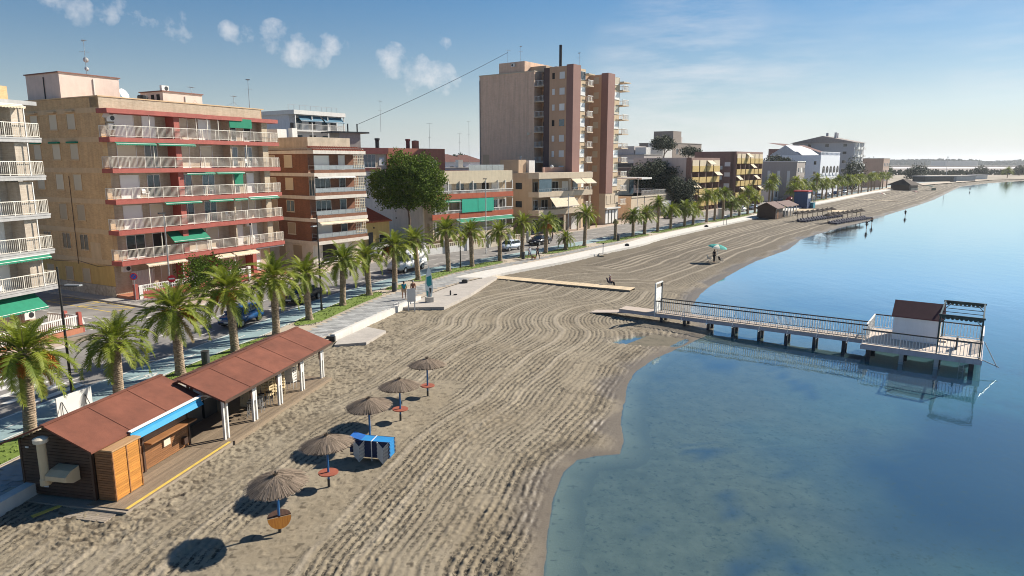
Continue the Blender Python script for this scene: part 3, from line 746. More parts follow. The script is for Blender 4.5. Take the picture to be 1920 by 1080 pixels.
# furrows left by the rake tines: broken dark lines at tine spacing, groove shadow and moisture painted in
def nmath(op, a, b=None, clamp=False):
    q_ = n_.new('ShaderNodeMath'); q_.operation = op; q_.use_clamp = clamp
    for i_, v_ in enumerate((a, b)):
        if v_ is None: continue
        if isinstance(v_, (int, float)): q_.inputs[i_].default_value = v_
        else: l_.new(v_, q_.inputs[i_])
    return q_.outputs[0]
def noise(sc, det=3, rough=.6):
    q_ = n_.new('ShaderNodeTexNoise'); q_.inputs['Scale'].default_value = sc; q_.inputs['Detail'].default_value = det; q_.inputs['Roughness'].default_value = rough
    l_.new(tc_.outputs['Object'], q_.inputs['Vector']); return q_.outputs['Fac']
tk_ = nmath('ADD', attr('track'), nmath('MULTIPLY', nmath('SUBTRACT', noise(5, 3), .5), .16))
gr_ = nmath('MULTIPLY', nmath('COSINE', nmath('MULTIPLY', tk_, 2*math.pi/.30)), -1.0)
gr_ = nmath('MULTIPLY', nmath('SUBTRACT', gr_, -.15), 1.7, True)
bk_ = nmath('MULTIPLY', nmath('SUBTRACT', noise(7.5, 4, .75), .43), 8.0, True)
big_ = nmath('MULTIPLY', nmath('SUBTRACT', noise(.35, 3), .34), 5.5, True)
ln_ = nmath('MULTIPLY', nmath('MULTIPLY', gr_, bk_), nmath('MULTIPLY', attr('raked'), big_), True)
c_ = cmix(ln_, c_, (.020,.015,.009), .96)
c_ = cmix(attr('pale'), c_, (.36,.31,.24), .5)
nf_ = n_.new('ShaderNodeTexNoise'); nf_.inputs['Scale'].default_value = 9; nf_.inputs['Detail'].default_value = 5; nf_.inputs['Roughness'].default_value = .8
l_.new(tc_.outputs['Object'], nf_.inputs['Vector'])
rg_ = n_.new('ShaderNodeMapRange'); rg_.inputs['From Min'].default_value = .57; rg_.inputs['From Max'].default_value = .72; l_.new(nf_.outputs['Fac'], rg_.inputs['Value'])
c_ = cmix(rg_.outputs[0], c_, (.15,.12,.085), .45)
c_ = cmix(attr('wet'), c_, (.115,.092,.066), .85)
c_ = cmix(attr('under'), c_, (.105,.091,.066), 1.)
l_.new(c_, b_.inputs['Base Color'])
ro_ = n_.new('ShaderNodeMapRange'); ro_.inputs['To Min'].default_value = .95; ro_.inputs['To Max'].default_value = .38; l_.new(attr('wet'), ro_.inputs['Value']); l_.new(ro_.outputs[0], b_.inputs['Roughness'])
bp_ = n_.new('ShaderNodeBump'); bp_.inputs['Strength'].default_value = .7; bp_.inputs['Distance'].default_value = .03
l_.new(nf_.outputs['Fac'], bp_.inputs['Height']); l_.new(bp_.outputs[0], b_.inputs['Normal'])
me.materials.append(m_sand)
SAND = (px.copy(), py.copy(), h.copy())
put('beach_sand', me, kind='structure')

# ------------------------------------------------------------------ sea bed and water
bys = np.concatenate([np.arange(8, 90, .7), np.arange(90, 700, 6)])
bcs = np.arange(-1, 90, .7)
def shore_x(y):
    for (ax, ay), (bx, by) in zip(SH, SH[1:]):
        if ay <= y <= by and by > ay: return ax+(bx-ax)*(y-ay)/(by-ay)
    return SH[-1][0]
gx, gy = [], []
for y in bys:
    s = 1 if y < 90 else y/90
    gx.append(min(shore_x(y), shore_x(y+2), shore_x(max(6, y-2)))-1.5+bcs*s); gy.append(np.full(bcs.shape, y))
gx, gy = np.array(gx), np.array(gy); bx_, by_ = gx.ravel(), gy.ravel()
bd, _, _ = dist_poly(bx_, by_, SH)
bx0 = np.array([shore_x(y) for y in bys]).repeat(len(bcs)); bd = np.where(bx_ < bx0-.01, -bd, bd)
bz = -.64-.055*np.clip(bd, -3, 13)-.02*np.clip(bd-13, 0, 45)+.05*(fbm(bx_, by_, 2.5, 3, 70)-.5)
sg = np.sqrt(((bx_-25.5)/13.0)**2+((by_-27.5)/8.6)**2)+.75*(fbm(bx_, by_, 4, 4, 71)-.5)
weed = np.clip((1.12-sg)*2.4, 0, 1)
sg2 = np.sqrt(((bx_-39)/13)**2+((by_-66)/5)**2)+.4*(fbm(bx_, by_, 5, 3, 72)-.5); weed = np.maximum(weed, .75*np.clip((1.05-sg2)*4, 0, 1))
weed = np.maximum(weed, np.clip((fbm(bx_, by_, 2.2, 4, 73)-.66)*8, 0, 1)*np.clip(bd/4, 0, 1)*.8)
weed = np.maximum(weed, np.clip((bd-24)/22+1.0*(fbm(bx_, by_, 14, 3, 75)-.5), 0, .6))
teal = np.clip((bd-5)/14+.6*(fbm(bx_, by_, 7, 3, 74)-.5)*np.clip(bd/6, 0, 1), 0, 1)
k = len(bcs); rr = len(bys)
ii = (np.arange(rr-1)[:, None]*k+np.arange(k-1)[None, :]).ravel(); q = np.stack([ii, ii+1, ii+k+1, ii+k], 1)
me = bpy.data.meshes.new('sea_bed'); me.from_pydata(np.stack([bx_, by_, bz], 1).tolist(), [], q.tolist())
for nm, arr in (('weed', weed), ('teal', teal)):
    a = me.attributes.new(nm, 'FLOAT', 'POINT'); a.data.foreach_set('value', arr.astype(np.float32))
m_bed, n_, l_, b_ = nodes_of('sea_bed'); tc_ = n_.new('ShaderNodeTexCoord')
no_ = n_.new('ShaderNodeTexNoise'); no_.inputs['Scale'].default_value = 1.1; no_.inputs['Detail'].default_value = 12; no_.inputs['Roughness'].default_value = .7
l_.new(tc_.outputs['Object'], no_.inputs['Vector'])
cr_ = n_.new('ShaderNodeValToRGB'); cr_.color_ramp.elements[0].color = (.10,.088,.062,1); cr_.color_ramp.elements[1].color = (.15,.128,.09,1)
cr_.color_ramp.elements[0].position = .36; cr_.color_ramp.elements[1].position = .62; l_.new(no_.outputs['Fac'], cr_.inputs[0])
c_ = cmix(attr('teal'), cr_.outputs[0], (.010,.095,.135), .9)
c_ = cmix(attr('weed'), c_, (.001,.026,.075), .97)
sp_ = n_.new('ShaderNodeTexNoise'); sp_.inputs['Scale'].default_value = 3.6; sp_.inputs['Detail'].default_value = 6; sp_.inputs['Roughness'].default_value = .75; l_.new(tc_.outputs['Object'], sp_.inputs['Vector'])
rg_ = n_.new('ShaderNodeMapRange'); rg_.inputs['From Min'].default_value = .54; rg_.inputs['From Max'].default_value = .66; l_.new(sp_.outputs['Fac'], rg_.inputs['Value'])
c_ = cmix(rg_.outputs[0], c_, (.028,.034,.026), .75)
l_.new(c_, b_.inputs['Base Color']); b_.inputs['Roughness'].default_value = 1
me.materials.append(m_bed)
put('sea_bed', me, kind='structure')
MB().quad((-200,-100,-3.4),(9000,-100,-3.4),(9000,9000,-3.4),(-200,9000,-3.4)).build('deep_sea_bed', mat('deep_bed', (.03,.06,.075), 1, .2, .1), kind='structure')

m_water, n_, l_, b_ = nodes_of('sea_water'); n_.remove(b_); out_ = n_['Material Output']
tc_ = n_.new('ShaderNodeTexCoord')
def bumpn(scale, st, dist, prev=None, detail=3, stretch=(1,1,1)):
    mp = n_.new('ShaderNodeMapping'); mp.inputs['Scale'].default_value = stretch; mp.inputs['Rotation'].default_value = (0,0,R(25)); l_.new(tc_.outputs['Object'], mp.inputs['Vector'])
    nn = n_.new('ShaderNodeTexNoise'); nn.inputs['Scale'].default_value = scale; nn.inputs['Detail'].default_value = detail; nn.inputs['Roughness'].default_value = .55
    l_.new(mp.outputs[0], nn.inputs['Vector'])
    b = n_.new('ShaderNodeBump'); b.inputs['Strength'].default_value = st; b.inputs['Distance'].default_value = dist
    l_.new(nn.outputs['Fac'], b.inputs['Height'])
    if prev is not None: l_.new(prev, b.inputs['Normal'])
    return b.outputs[0]
nrm = bumpn(.55, 1, .014, None, 2, (1, .6, 1)); nrm = bumpn(3.2, 1, .0035, nrm, 3, (1, .5, 1)); nrm = bumpn(11, 1, .0012, nrm, 2, (1, .45, 1))
gl_ = n_.new('ShaderNodeBsdfGlossy'); gl_.inputs['Roughness'].default_value = .02; l_.new(nrm, gl_.inputs['Normal']); gl_.inputs['Color'].default_value = (.80,.94,1,1)
tp_ = n_.new('ShaderNodeBsdfTransparent'); tp_.inputs['Color'].default_value = (.76,.93,.96,1)
df_ = n_.new('ShaderNodeBsdfDiffuse'); df_.inputs['Color'].default_value = (.002,.12,.27,1)
mx1 = n_.new('ShaderNodeMixShader'); mx1.inputs[0].default_value = .13; l_.new(tp_.outputs[0], mx1.inputs[1]); l_.new(df_.outputs[0], mx1.inputs[2])
fr_ = n_.new('ShaderNodeFresnel'); fr_.inputs['IOR'].default_value = 1.34; l_.new(nrm, fr_.inputs['Normal'])
fm_ = n_.new('ShaderNodeMath'); fm_.operation = 'MULTIPLY'; fm_.use_clamp = True; l_.new(fr_.outputs[0], fm_.inputs[0])
fn_ = n_.new('ShaderNodeMath'); fn_.operation = 'MULTIPLY_ADD'; l_.new(fr_.outputs[0], fn_.inputs[0]); fn_.inputs[1].default_value = 3.6; fn_.inputs[2].default_value = 1.1; l_.new(fn_.outputs[0], fm_.inputs[1])
ge_ = n_.new('ShaderNodeNewGeometry')                 # seen from below the surface simply lets light through (a refracted ray would pass)
bf_ = n_.new('ShaderNodeMath'); bf_.operation = 'MULTIPLY_ADD'; bf_.inputs[1].default_value = -1; bf_.inputs[2].default_value = 1; l_.new(ge_.outputs['Backfacing'], bf_.inputs[0])
fq_ = n_.new('ShaderNodeMath'); fq_.operation = 'MULTIPLY'; l_.new(fm_.outputs[0], fq_.inputs[0]); l_.new(bf_.outputs[0], fq_.inputs[1])
mx2 = n_.new('ShaderNodeMixShader'); l_.new(fq_.outputs[0], mx2.inputs[0]); l_.new(mx1.outputs[0], mx2.inputs[1]); l_.new(gl_.outputs[0], mx2.inputs[2])
l_.new(mx2.outputs[0], out_.inputs['Surface'])
MB().quad((-12,-60,-.6),(9000,-60,-.6),(9000,9000,-.6),(-12,9000,-.6)).build('sea', m_water, kind='structure')
# ------------------------------------------------------------------ buildings
# every building is an Empty turned so that local +x runs along the street front (away from the camera),
# -y faces the sea, y > 0 is inland, z up
_wm = {}
def win_meshes(w, h, kind, mull):
    kk = (round(w,2), round(h,2), kind, mull)
    if kk in _wm: return _wm[kk]
    t = .055
    fr = MB(); fr.box(-w/2,-w/2+t,-.05,.0,0,h); fr.box(w/2-t,w/2,-.05,.0,0,h); fr.box(-w/2+t,w/2-t,-.05,0,0,t); fr.box(-w/2+t,w/2-t,-.05,0,h-t,h)
    for i in range(mull):
        x = -w/2+w*(i+1)/(mull+1); fr.box(x-.03,x+.03,-.045,0,t,h-t)
    fr.box(-w/2-.05,w/2+.05,-.09,0,-.06,0)
    pn = MB().box(-w/2+t,w/2-t,-.018,0,t,h-t)
    _wm[kk] = (fr, pn); return _wm[kk]
PANE = {'glass': ('pane', glass), 'blue': ('pane', glass_b), 'white': ('shutter', shut_w), 'cream': ('shutter', shut_c), 'beige': ('shutter', shut_b), 'void': ('pane', void), 'green': ('shutter', None)}
_meshc = {}
def window(root, face, a, z, w, h, kind='white', mull=0, dep=0., frame=None, name='window'):
    """face 'f': front wall (a = x, dep = y of the wall); face 's': near side wall (a = y, dep = x of the wall)"""
    frame = frame or white
    kk = (round(w,2), round(h,2), kind, mull, frame.name)
    if kk not in _meshc:
        fr, pn = win_meshes(w, h, kind, mull)
        _meshc[kk] = (fr.mesh(name, frame), pn.mesh(PANE[kind][0], PANE[kind][1]))
    m1, m2 = _meshc[kk]
    if face == 'f': loc, rot = (a, dep-.001, z), (0,0,0)
    else: loc, rot = (dep-.001, a, z), (0,0,R(-90))
    o = put(name, m1, root, loc, rot)
    put(PANE[kind][0], m2, o)
    return o
def railing(mb, pts, h=1.0, z=0., step=.14, r=.009, post=1.6, top=.025):
    """balustrade along a list of (x, y) points"""
    for (ax, ay), (bx, by) in zip(pts, pts[1:]):
        L = math.hypot(bx-ax, by-ay); n = max(1, round(L/step)); dx, dy = (bx-ax)/L, (by-ay)/L
        for hh, rr in ((h, top), (.10, .016)):
            nx, ny = -dy*rr, dx*rr
            mb.prism([(ax-nx,ay-ny),(bx-nx,by-ny),(bx+nx,by+ny),(ax+nx,ay+ny)], z+hh-rr, z+hh+rr)
        for i in range(n+1):
            x, y = ax+(bx-ax)*i/n, ay+(by-ay)*i/n
            big = (i % max(1, round(post/step)) == 0) or i == n
            q = .024 if big else r
            mb.box(x-q,x+q,y-q,y+q,z+(0 if big else .1),z+h)
    return mb
def awning(root, x0, x1, y, z, out, drop, m, name='awning', val=.16):
    """cloth sloping outwards from the wall, with a scalloped valance"""
    mb = MB(); n = max(4, int((x1-x0)/.22))
    mb.quad((x0,y,z),(x1,y,z),(x1,y-out,z-drop),(x0,y-out,z-drop))
    mb.quad((x0,y,z-.02),(x0,y-out,z-drop-.02),(x1,y-out,z-drop-.02),(x1,y,z-.02))
    for i in range(n):
        a, b = x0+(x1-x0)*i/n, x0+(x1-x0)*(i+1)/n
        mb.add([(a,y-out,z-drop),(b,y-out,z-drop),(b,y-out-.01,z-drop-val*.6),((a+b)/2,y-out-.015,z-drop-val),(a,y-out-.01,z-drop-val*.6)], [(0,1,2,3,4)])
    o = mb.build(name, m, root)
    f = MB(); f.cyl((x0,y-.02,z+.03),(x1,y-.02,z+.03),.05,n=6); f.cyl((x0,y-out,z-drop),(x1,y-out,z-drop),.022,n=5)
    f.build('awning_bar', white, o)
    return o
def ac_unit(root, x, y, z, face='f', n='air_conditioner'):
    if face == 'f': bx = (x-.4,x+.4,y-.36,y-.04,z,z+.58); c = ((x+.12,y-.37,z+.3),(x+.12,y-.355,z+.3)); 
    else: bx = (x-.36,x-.04,y-.4,y+.4,z,z+.58); c = ((x-.37,y+.1,z+.3),(x-.355,y+.1,z+.3))
    o = boxo(n, white, root, *bx)
    MB().cyl(*c, .21, n=12).build('fan_grille', iron, o)
    return o
def local_to_world(o, p): return Matrix.Rotation(o.rotation_euler.z, 4, 'Z') @ Vector(p)+Vector(o.location)
def antenna(wp, h, label, kind=0, guy=False):
    t = thing('antenna', label, 'antenna', wp, rnd.uniform(0, 3), 'rooftop antennas')
    mb = MB().cyl((0,0,0),(0,0,h),.035,.02,6)
    if guy:
        for a in (0, 2.1, 4.2): mb.cyl((0,0,h*.55),(1.6*math.cos(a),1.6*math.sin(a),0),.012,n=4)
    mb.build('mast', steel, t)
    ar = MB()
    ar.cyl((-.55,0,h-.08),(.6,0,h-.08),.018,n=5)
    for i in range(9): x = -.5+i*.13; L = .26-.015*i; ar.cyl((x,-L,h-.08),(x,L,h-.08),.010,n=4)
    ar.build('aerial', steel, t)
    if kind:
        a2 = MB(); a2.cyl((0,-.4,h*.68),(0,.4,h*.68),.015,n=4)
        for i in range(5): y = -.4+i*.2; a2.cyl((-.3,y,h*.68),(.3,y,h*.68),.010,n=4)
        a2.build('aerial', steel, t)
    if kind > 1:
        for hh, r in ((h*.46, .27), (h*.22, .21)):
            d = MB(); prof = [(.02, 0), (r*.55, .05), (r, .17)]
            d.lathe([(max(q, .01), z) for q, z in prof], 12)
            o = d.build('satellite_dish', white, t, (.12, 0, hh)); o.rotation_euler = (R(70), 0, R(60))
    return t

tan_brick = brick('tan_brick', (.585,.38,.185), (.49,.305,.14), (.55,.40,.24))
tan_band = mat('cream_band', (.56,.40,.235), .8, .10)
front_brick = brick('pale_brick', (.47,.385,.275), (.40,.315,.215), (.44,.38,.30))
brown_brick = brick('brown_brick', (.23,.088,.042), (.16,.06,.03), (.20,.13,.09))
grey_brick = brick('grey_brick', (.48,.41,.33), (.39,.32,.25), (.42,.38,.33))
stone = mat('rubble_stone', (.38,.32,.25), .9, .45, 3.2, bump=.8, bscale=4)
yel_wall = mat('ochre_render', (.50,.33,.115), .85, .12)
cream_wall = mat('cream_render', (.60,.50,.37), .85, .10, .6)
grey_slab = mat('grey_slab', (.37,.365,.36), .8, .14)

# ---- A: apartment block cut by the left edge of the photograph
fA = (.28, .96)
oA = (-35.55-fA[0]*14, 50.1-fA[1]*14)
A = thing('apartment_building', 'grey brick block with white balcony rails and a green ground floor awning, leftmost', 'building', (*oA, 0), ang(fA))
LA = 14.0
boxo('wall', grey_brick, A, 0, LA, 0, 12, 0, 16.6)
boxo('parapet', tan_brick, A, -.02, LA+.02, -.02, 12.02, 16.72, 17.75); boxo('roof_slab', grey_slab, A, -.1, LA+.9, -1.5, 12.05, 16.45, 16.72)
zA = [3.55, 6.2, 8.8, 11.55, 14.2]
for i, z in enumerate(zA):
    boxo('balcony_slab', grey_slab, A, -.1, LA+.95, -1.5, .0, z-.32, z)
    boxo('slab_edge', grey_slab, A, -.12, LA+.97, -1.53, -1.5, z-.10, z+.02)
    railing(MB(), [(0,-1.42),(LA+.88,-1.42),(LA+.88,-.05)], 1.0, z).build('railing', rail_w, A)
    for j, (x, w, k) in enumerate(((LA-2.6,2.2,'white'),(LA-6.3,1.3,('cream','white','blue')[i % 3]),(LA-9.6,2.2,('white','cream')[i % 2]),(LA-12.5,1.4,'white'))):
        window(A, 'f', x, z+.06, w, 2.15, k)
    boxo('column', grey_brick, A, LA-.9, LA, -1.2, 0, z, z+2.3)
    boxo('balcony_divider', white, A, LA-5.02, LA-4.95, -1.4, 0, z, z+1.9)
    for px_ in (LA-.1, LA-4.0): boxo('awning_post', white, A, px_-.03, px_+.03, -1.45, -1.39, z, z+2.3)
awning(A, LA-5.5, LA-.4, -.6, 3.1, 1.3, .95, green_cloth)
awning(A, LA-4.4, LA+.5, -1.45, 5.86, .25, .16, green_cloth)
awning(A, LA-4.4, LA-.2, -1.45, 16.4, .35, .1, cream_cloth)
boxo('wall', front_brick, A, LA-6.5, LA-.4, -.25, 0, 0, 3.2)
g = MB()
for i in range(22): x = LA-5.2+i*.17; g.box(x-.018,x+.018,-.62,-.58,.75,2.0)
g.box(LA-5.3,LA-1.4,-.64,-.56,1.98,2.04); g.box(LA-5.3,LA-1.4,-.64,-.56,.75,.81); g.build('window_grille', white, A)
window(A, 'f', LA-3.3, .8, 3.4, 1.5, 'white', 1, dep=-.26)
window(A, 'f', LA-9.6, .7, 1.8, 1.5, 'cream', 0)
ac_unit(A, LA-.9, -.26, 1.2)
boxo('terrace', mat('terracotta_tiles', (.40,.16,.09), .8, .15), A, -2, LA+.9, -3.4, -.01, -.3, .35)
tw = MB(); railing(tw, [(-2,-3.25),(LA+.75,-3.25),(LA+.75,-.3)], .95, .35, step=.16, r=.03, post=2.4, top=.05); tw.build('terrace_fence', white, A)
for y in (-3.25, -1.9): boxo('gate_post', red_slab, A, LA+.66, LA+.92, y-.13, y+.13, .0, 1.55)
boxo('terrace_kerb', red_slab, A, LA+.91, LA+1.04, -3.4, -.3, -.3, .5)

# ---- B: the big tan brick block with red balconies
oB = (-36.6, 62.8)
B = thing('apartment_building', 'six storey tan brick block with red balcony slabs and green awnings behind the palms', 'building', (*oB, 0), ang(fB))
LB, DB = 18.5, 13.8
zB = [3.55, 6.35, 9.15, 11.95, 14.70]; ztop = 17.2
boxo('wall', tan_brick, B, 0, LB, .27, DB, 1.0, 18.2)
boxo('wall', tan_brick, B, 0, .42, .0, .27, 3.0, 18.2)             # side wall carried forward to the balcony line
boxo('wall', yel_wall, B, -.012, .0, .22, DB-.2, 1.1, 2.98)
boxo('plinth', stone, B, -.10, 0, .2, DB, 0, 1.1)
boxo('wall', front_brick, B, .0, LB-.3, .2, .27, 0, 3.2)
for z in zB: boxo('band', tan_band, B, -.03, 0, 0, DB, z-.42, z+.02)
boxo('band', tan_band, B, -.03, 0, 0, DB, ztop-.35, ztop+.1)
boxo('parapet', front_brick, B, .0, LB-.4, -.02, 1.3, ztop+.02, 18.215)
boxo('coping', tan_band, B, -.06, LB+.05, -.08, DB+.05, 18.22, 18.32)
# front wall strips set back behind the balconies
boxo('front_wall', front_brick, B, .42, LB-.02, .25, .27, 3.2, ztop)
for i, z in enumerate(zB+[ztop]):
    top = (z == ztop)
    for (x0, x1, yo, dz) in ((-.15, 9.6, -1.35, 0), (9.6, 14.6, -1.15, -.0), (14.6, LB+1.15, -1.0, -.0)):
        boxo('balcony_slab', red_slab, B, x0, x1-.003, yo, .25, z-.42-dz, z-.02-dz)
    if not top:
        railing(MB(), [(-.05,.2),(-.05,-1.26),(9.5,-1.26)], 1.02, z, step=.12).build('railing', rail_w, B)
        railing(MB(), [(9.6,-1.06),(14.5,-1.06)], 1.02, z, step=.12).build('railing', rail_w, B)
        railing(MB(), [(14.65,-.92),(LB+1.05,-.92),(LB+1.05,.2)], 1.02, z, step=.12).build('railing', rail_w, B)
kinds = [  # per floor (bottom to top): panes of the seven openings
    ['glass','void','cream','cream','white','white'],
    ['white','cream','glass','glass','cream','cream'],
    ['white','glass','blue','blue','glass','white'],
    ['cream','glass','cream','cream','blue','blue'],
    ['white','white','cream','white','glass','void']]
ops = [(2.35,1.9),(4.75,1.35),(8.2,1.5),(10.9,1.5),(14.2,1.3),(16.3,1.0)]
for i, z in enumerate(zB):
    for (x, w), k in zip(ops, kinds[i]):
        window(B, 'f', x, z+.03, w, 2.15, k, 1 if k in ('glass','blue') else 0, dep=0.25)
    boxo('column', red_slab, B, 6.55, 7.15, -1.0, 0.25, z, z+2.36)
    boxo('balcony_divider', front_brick, B, 13.05, 13.2, -.85, 0.25, z, z+2.36)
    boxo('balcony_divider', front_brick, B, 17.7, 18.48, -.5, 0.25, z, z+2.36)
    if i in (4, 3, 0):
        for x in ((4.0, 9.0, 10.3, 11.6) if i == 4 else (4.2, 15.0)): boxo('awning_post', rail_w, B, x-.03, x+.03, -1.05, -.99, z, z+2.36)
for i, x0, x1, o_, d_ in ((0, 5.2, 9.3, 1.25, .95),):
    awning(B, x0, x1, -.2, zB[0]+2.3, o_, d_, green_cloth)
for z, x0, x1 in ((zB[4],.3,4.2),(zB[4],4.4,8.4),(zB[3]-.0,7.3,10.6),(zB[3],10.8,14.3),(zB[2],4.6,8.6),(zB[2],9.7,12.6),(zB[2],12.8,14.5),(zB[2],14.8,18.9)):
    awning(B, x0, x1, -1.25 if x1 < 9.6 else -1.05, z-.43, .30, .12, green_cloth)
boxo('awning', green_cloth, B, 13.0, 15.9, -1.05, -1.02, zB[4]+1.35, zB[4]+2.3)
boxo('screen', green_cloth, B, 13.3, 14.4, -.9, -.86, zB[2]+.9, zB[2]+2.3)
boxo('fascia_panel', white, B, 14.7, LB+1.1, -.86, -.7, 2.95, 3.06)
awning(B, 2.2, 6.4, -1.2, 3.05, .4, .12, cream_cloth); awning(B, 9.8, 12.0, -.8, 3.05, .9, .3, cream_cloth); awning(B, 12.2, 15.3, -.8, 3.05, .9, .3, cream_cloth)
for x, w, k in ((2.7,2.2,'white'),(5.2,1.2,'cream'),(8.6,1.4,'void'),(11.2,1.2,'white'),(13.3,1.3,'cream'),(16.2,1.7,'white')):
    window(B, 'f', x, .75 if w > 2 else .5, w, 1.5 if w > 2 else 2.2, k, dep=.2)
g = MB()
for i in range(14): x = 1.6+i*.17; g.box(x-.014,x+.014,.05,.09,.7,2.3)
g.box(1.55,3.9,.04,.10,2.28,2.33); g.box(1.55,3.9,.04,.10,.68,.73); g.build('window_grille', white, B)
for x in (6.3, 10.2, 14.9): boxo('column', red_slab, B, x, x+.5, -1.0, .2, 0, 3.1)
for x in (2.3, 5.9, 12.1): boxo('awning_post', rail_w, B, x-.035, x+.035, -1.5, -1.43, 0.35, 2.95)
# near side wall windows
for i, z in enumerate(zB):
    for y in (4.4, 7.3, 10.5):
        k = {0:'glass',1:'beige',2:'cream',3:'cream',4:'cream'}[i]
        window(B, 's', y, z+.75, 1.35, 1.5, k, 1 if k == 'glass' else 0, dep=-.0, frame=tan_band)
        if i in (3, 4): boxo('blind_box', (green_cloth if i == 3 else tan_band), B, -.30, -.02, y-.75, y+.75, z+2.26, z+2.42)
for y in (4.6, 7.4, 10.6): window(B, 's', y, 1.2, 1.3, 1.35, 'beige', dep=-.014, frame=tan_band)
MB().cyl((-.06,5.7,2.9),(-.06,5.7,11.2),.03,n=5).build('drainpipe', mat('brown_pipe', (.10,.07,.045), .6, .1), B)
MB().tube([(-.05,DB,3.4),(-.06,9.5,2.95),(-.05,6.0,3.25),(-.06,2.6,2.85),(-.05,0,3.15)], .02, 4).build('cable', iron, B)
boxo('patch', tan_band, B, -.015, -.002, 1.9, 3.5, 3.4, 5.1)
ac_unit(B, .95, .24, 16.1); ac_unit(B, 1.05, .24, 15.35); ac_unit(B, 15.5, .24, 5.5); ac_unit(B, 1.0, .19, 2.4); ac_unit(B, 4.7, .19, 2.5)
d = MB(); d.lathe([(.02,0),(.25,.05),(.4,.16)], 14); o = d.build('satellite_dish', white, B, (.5, .1, 16.75)); o.rotation_euler = (R(75), 0, R(-30))
# stair heads and roof clutter
pink = mat('pink_render', (.62,.50,.44), .85, .08)
def bulkhead(root, x0, x1, y0, y1, z0, z1):
    o = boxo('stair_head', pink, root, x0, x1, y0, y1, z0, z1)
    boxo('roof_edge', mat('red_brown_trim', (.20,.09,.07), .7, .1), o, x0-.12, x1+.12, y0-.12, y1+.12, z1, z1+.10)
    MB().cyl((x0-.05, y0+(y1-y0)*.45, z0), (x0-.05, y0+(y1-y0)*.45, z1-.3), .05, n=6).build('drainpipe', iron, o)
    MB().cyl((x0+(x1-x0)*.55, y0-.05, z0), (x0+(x1-x0)*.55, y0-.05, z1-.3), .05, n=6).build('drainpipe', white, o)
    return o
bulkhead(B, .8, 6.6, 7.0, 12.6, 18.2, 20.75)
s2 = bulkhead(B, 8.8, 13.4, 3.4, 7.0, 18.2, 19.55)
ac_unit(s2, 9.6, 4.4, 19.65)
for y in (3.7, 4.6): boxo('opening', void, s2, 8.78, 8.8, y+.2, y+.7, 18.7, 19.3)
MB().lathe([(.5,0),(.5,.8),(.42,.9)], 12, (7.4,4.6,18.2)).build('water_tank', iron, B)
roofB = boxo('roof', conc, B, .05, LB-.45, 1.32, DB-.05, 18.0, 18.215)
antenna(local_to_world(B, (4.9,9.4,20.85)), 3.6, 'tall mast with two small dishes on the pink stair head of the tan brick block', 2)
antenna(local_to_world(B, (12.6,4.0,18.2)), 2.2, 'squat guyed mast on the front edge of the tan brick block roof', 1, True)
antenna(local_to_world(B, (17.2,3.0,18.2)), 1.6, 'short antenna on the far right end of the tan brick block roof', 0, True)
antenna(local_to_world(B, (18.1,1.6,18.2)), 3.4, 'tall thin antenna at the right corner of the tan brick block roof', 1)
d = thing('satellite_dish', 'white satellite dish beside the pink stair head on the tan brick block roof', 'satellite dish', local_to_world(B, (5.9,5.5,18.3)))
MB().cyl((0,0,0),(0,0,.7),.03,n=6).build('mount', steel, d); o = MB().lathe([(.02,0),(.35,.07),(.58,.22)], 16).build('reflector', white, d, (0,0,.75)); o.rotation_euler = (R(65),0,R(80))
# fence in front of the ground floor
fe = thing('terrace_fence', 'red and white pierced concrete garden fence in front of the tan brick block', 'fence', (*oB, 0), ang(fB))
boxo('base_wall', red_slab, fe, .3, 13.0, -2.5, -2.3, 0, .75)
mb = MB()
for i in range(27):
    x = .7+i*.45; mb.box(x-.2,x+.2,-2.46,-2.34,1.28,1.36); mb.box(x-.2,x-.15,-2.46,-2.34,.75,1.28); mb.box(x+.02,x+.07,-2.46,-2.34,.75,1.28); mb.box(x-.15,x+.02,-2.45,-2.35,.98,1.05); mb.box(x+.07,x+.25,-2.45,-2.35,.98,1.05)
mb.build('pierced_panel', white, fe, kind='stuff')
for x in (.2, 6.4, 13.0): boxo('post', (red_slab if x < 1 else white), fe, x-.16, x+.16, -2.56, -2.24, 0, 1.5)
boxo('gate_post', white, fe, .4, .75, -2.6, -2.25, 0, 1.3)
boxo('terrace_floor', mat('terracotta_tiles', (0,0,0)), fe, .0, LB, -2.3, .19, -.2, .34)

# ---- white block seen over the roof behind B and C
P = thing('apartment_building', 'white and blue balconied block showing over the roofs between the two brick blocks', 'building', (-38.5, 122, 0), ang((.55,.83)))
boxo('wall', mat('white_blue_render', (.60,.62,.66), .8, .08), P, 0, 11, 0, 10, 0, 20.6); boxo('roof', white, P, -.4, 11.3, -1.9, 10.2, 20.6, 21.3)
for z in (18.0, 15.1):
    boxo('balcony_slab', white, P, -.2, 11.3, -1.8, 0, z-.25, z); railing(MB(), [(-.1,-1.7),(11.2,-1.7),(11.2,0)], 1., z, step=.25, r=.02).build('railing', white, P)
    for x, k in ((2,'blue'),(5,'glass'),(8,'blue'),(10,'glass')): window(P, 'f', x, z+.05, 1.6, 2.1, k)
    for x in (0, 3.6, 7.2, 11): boxo('column', white, P, x-.08, x+.08, -1.75, -1.6, z, z+2.6)
awning(P, 1, 6, -1.0, 20.5, .9, .9, mat('blue_awning', (.06,.16,.24), .8, .1)); awning(P, 6.4, 11, -1.0, 20.5, .9, .9, MATS['blue_awning'])
railing(MB(), [(0,0),(11,0)], 1.0, 21.3, step=1.2, r=.02).build('roof_railing', steel, P)

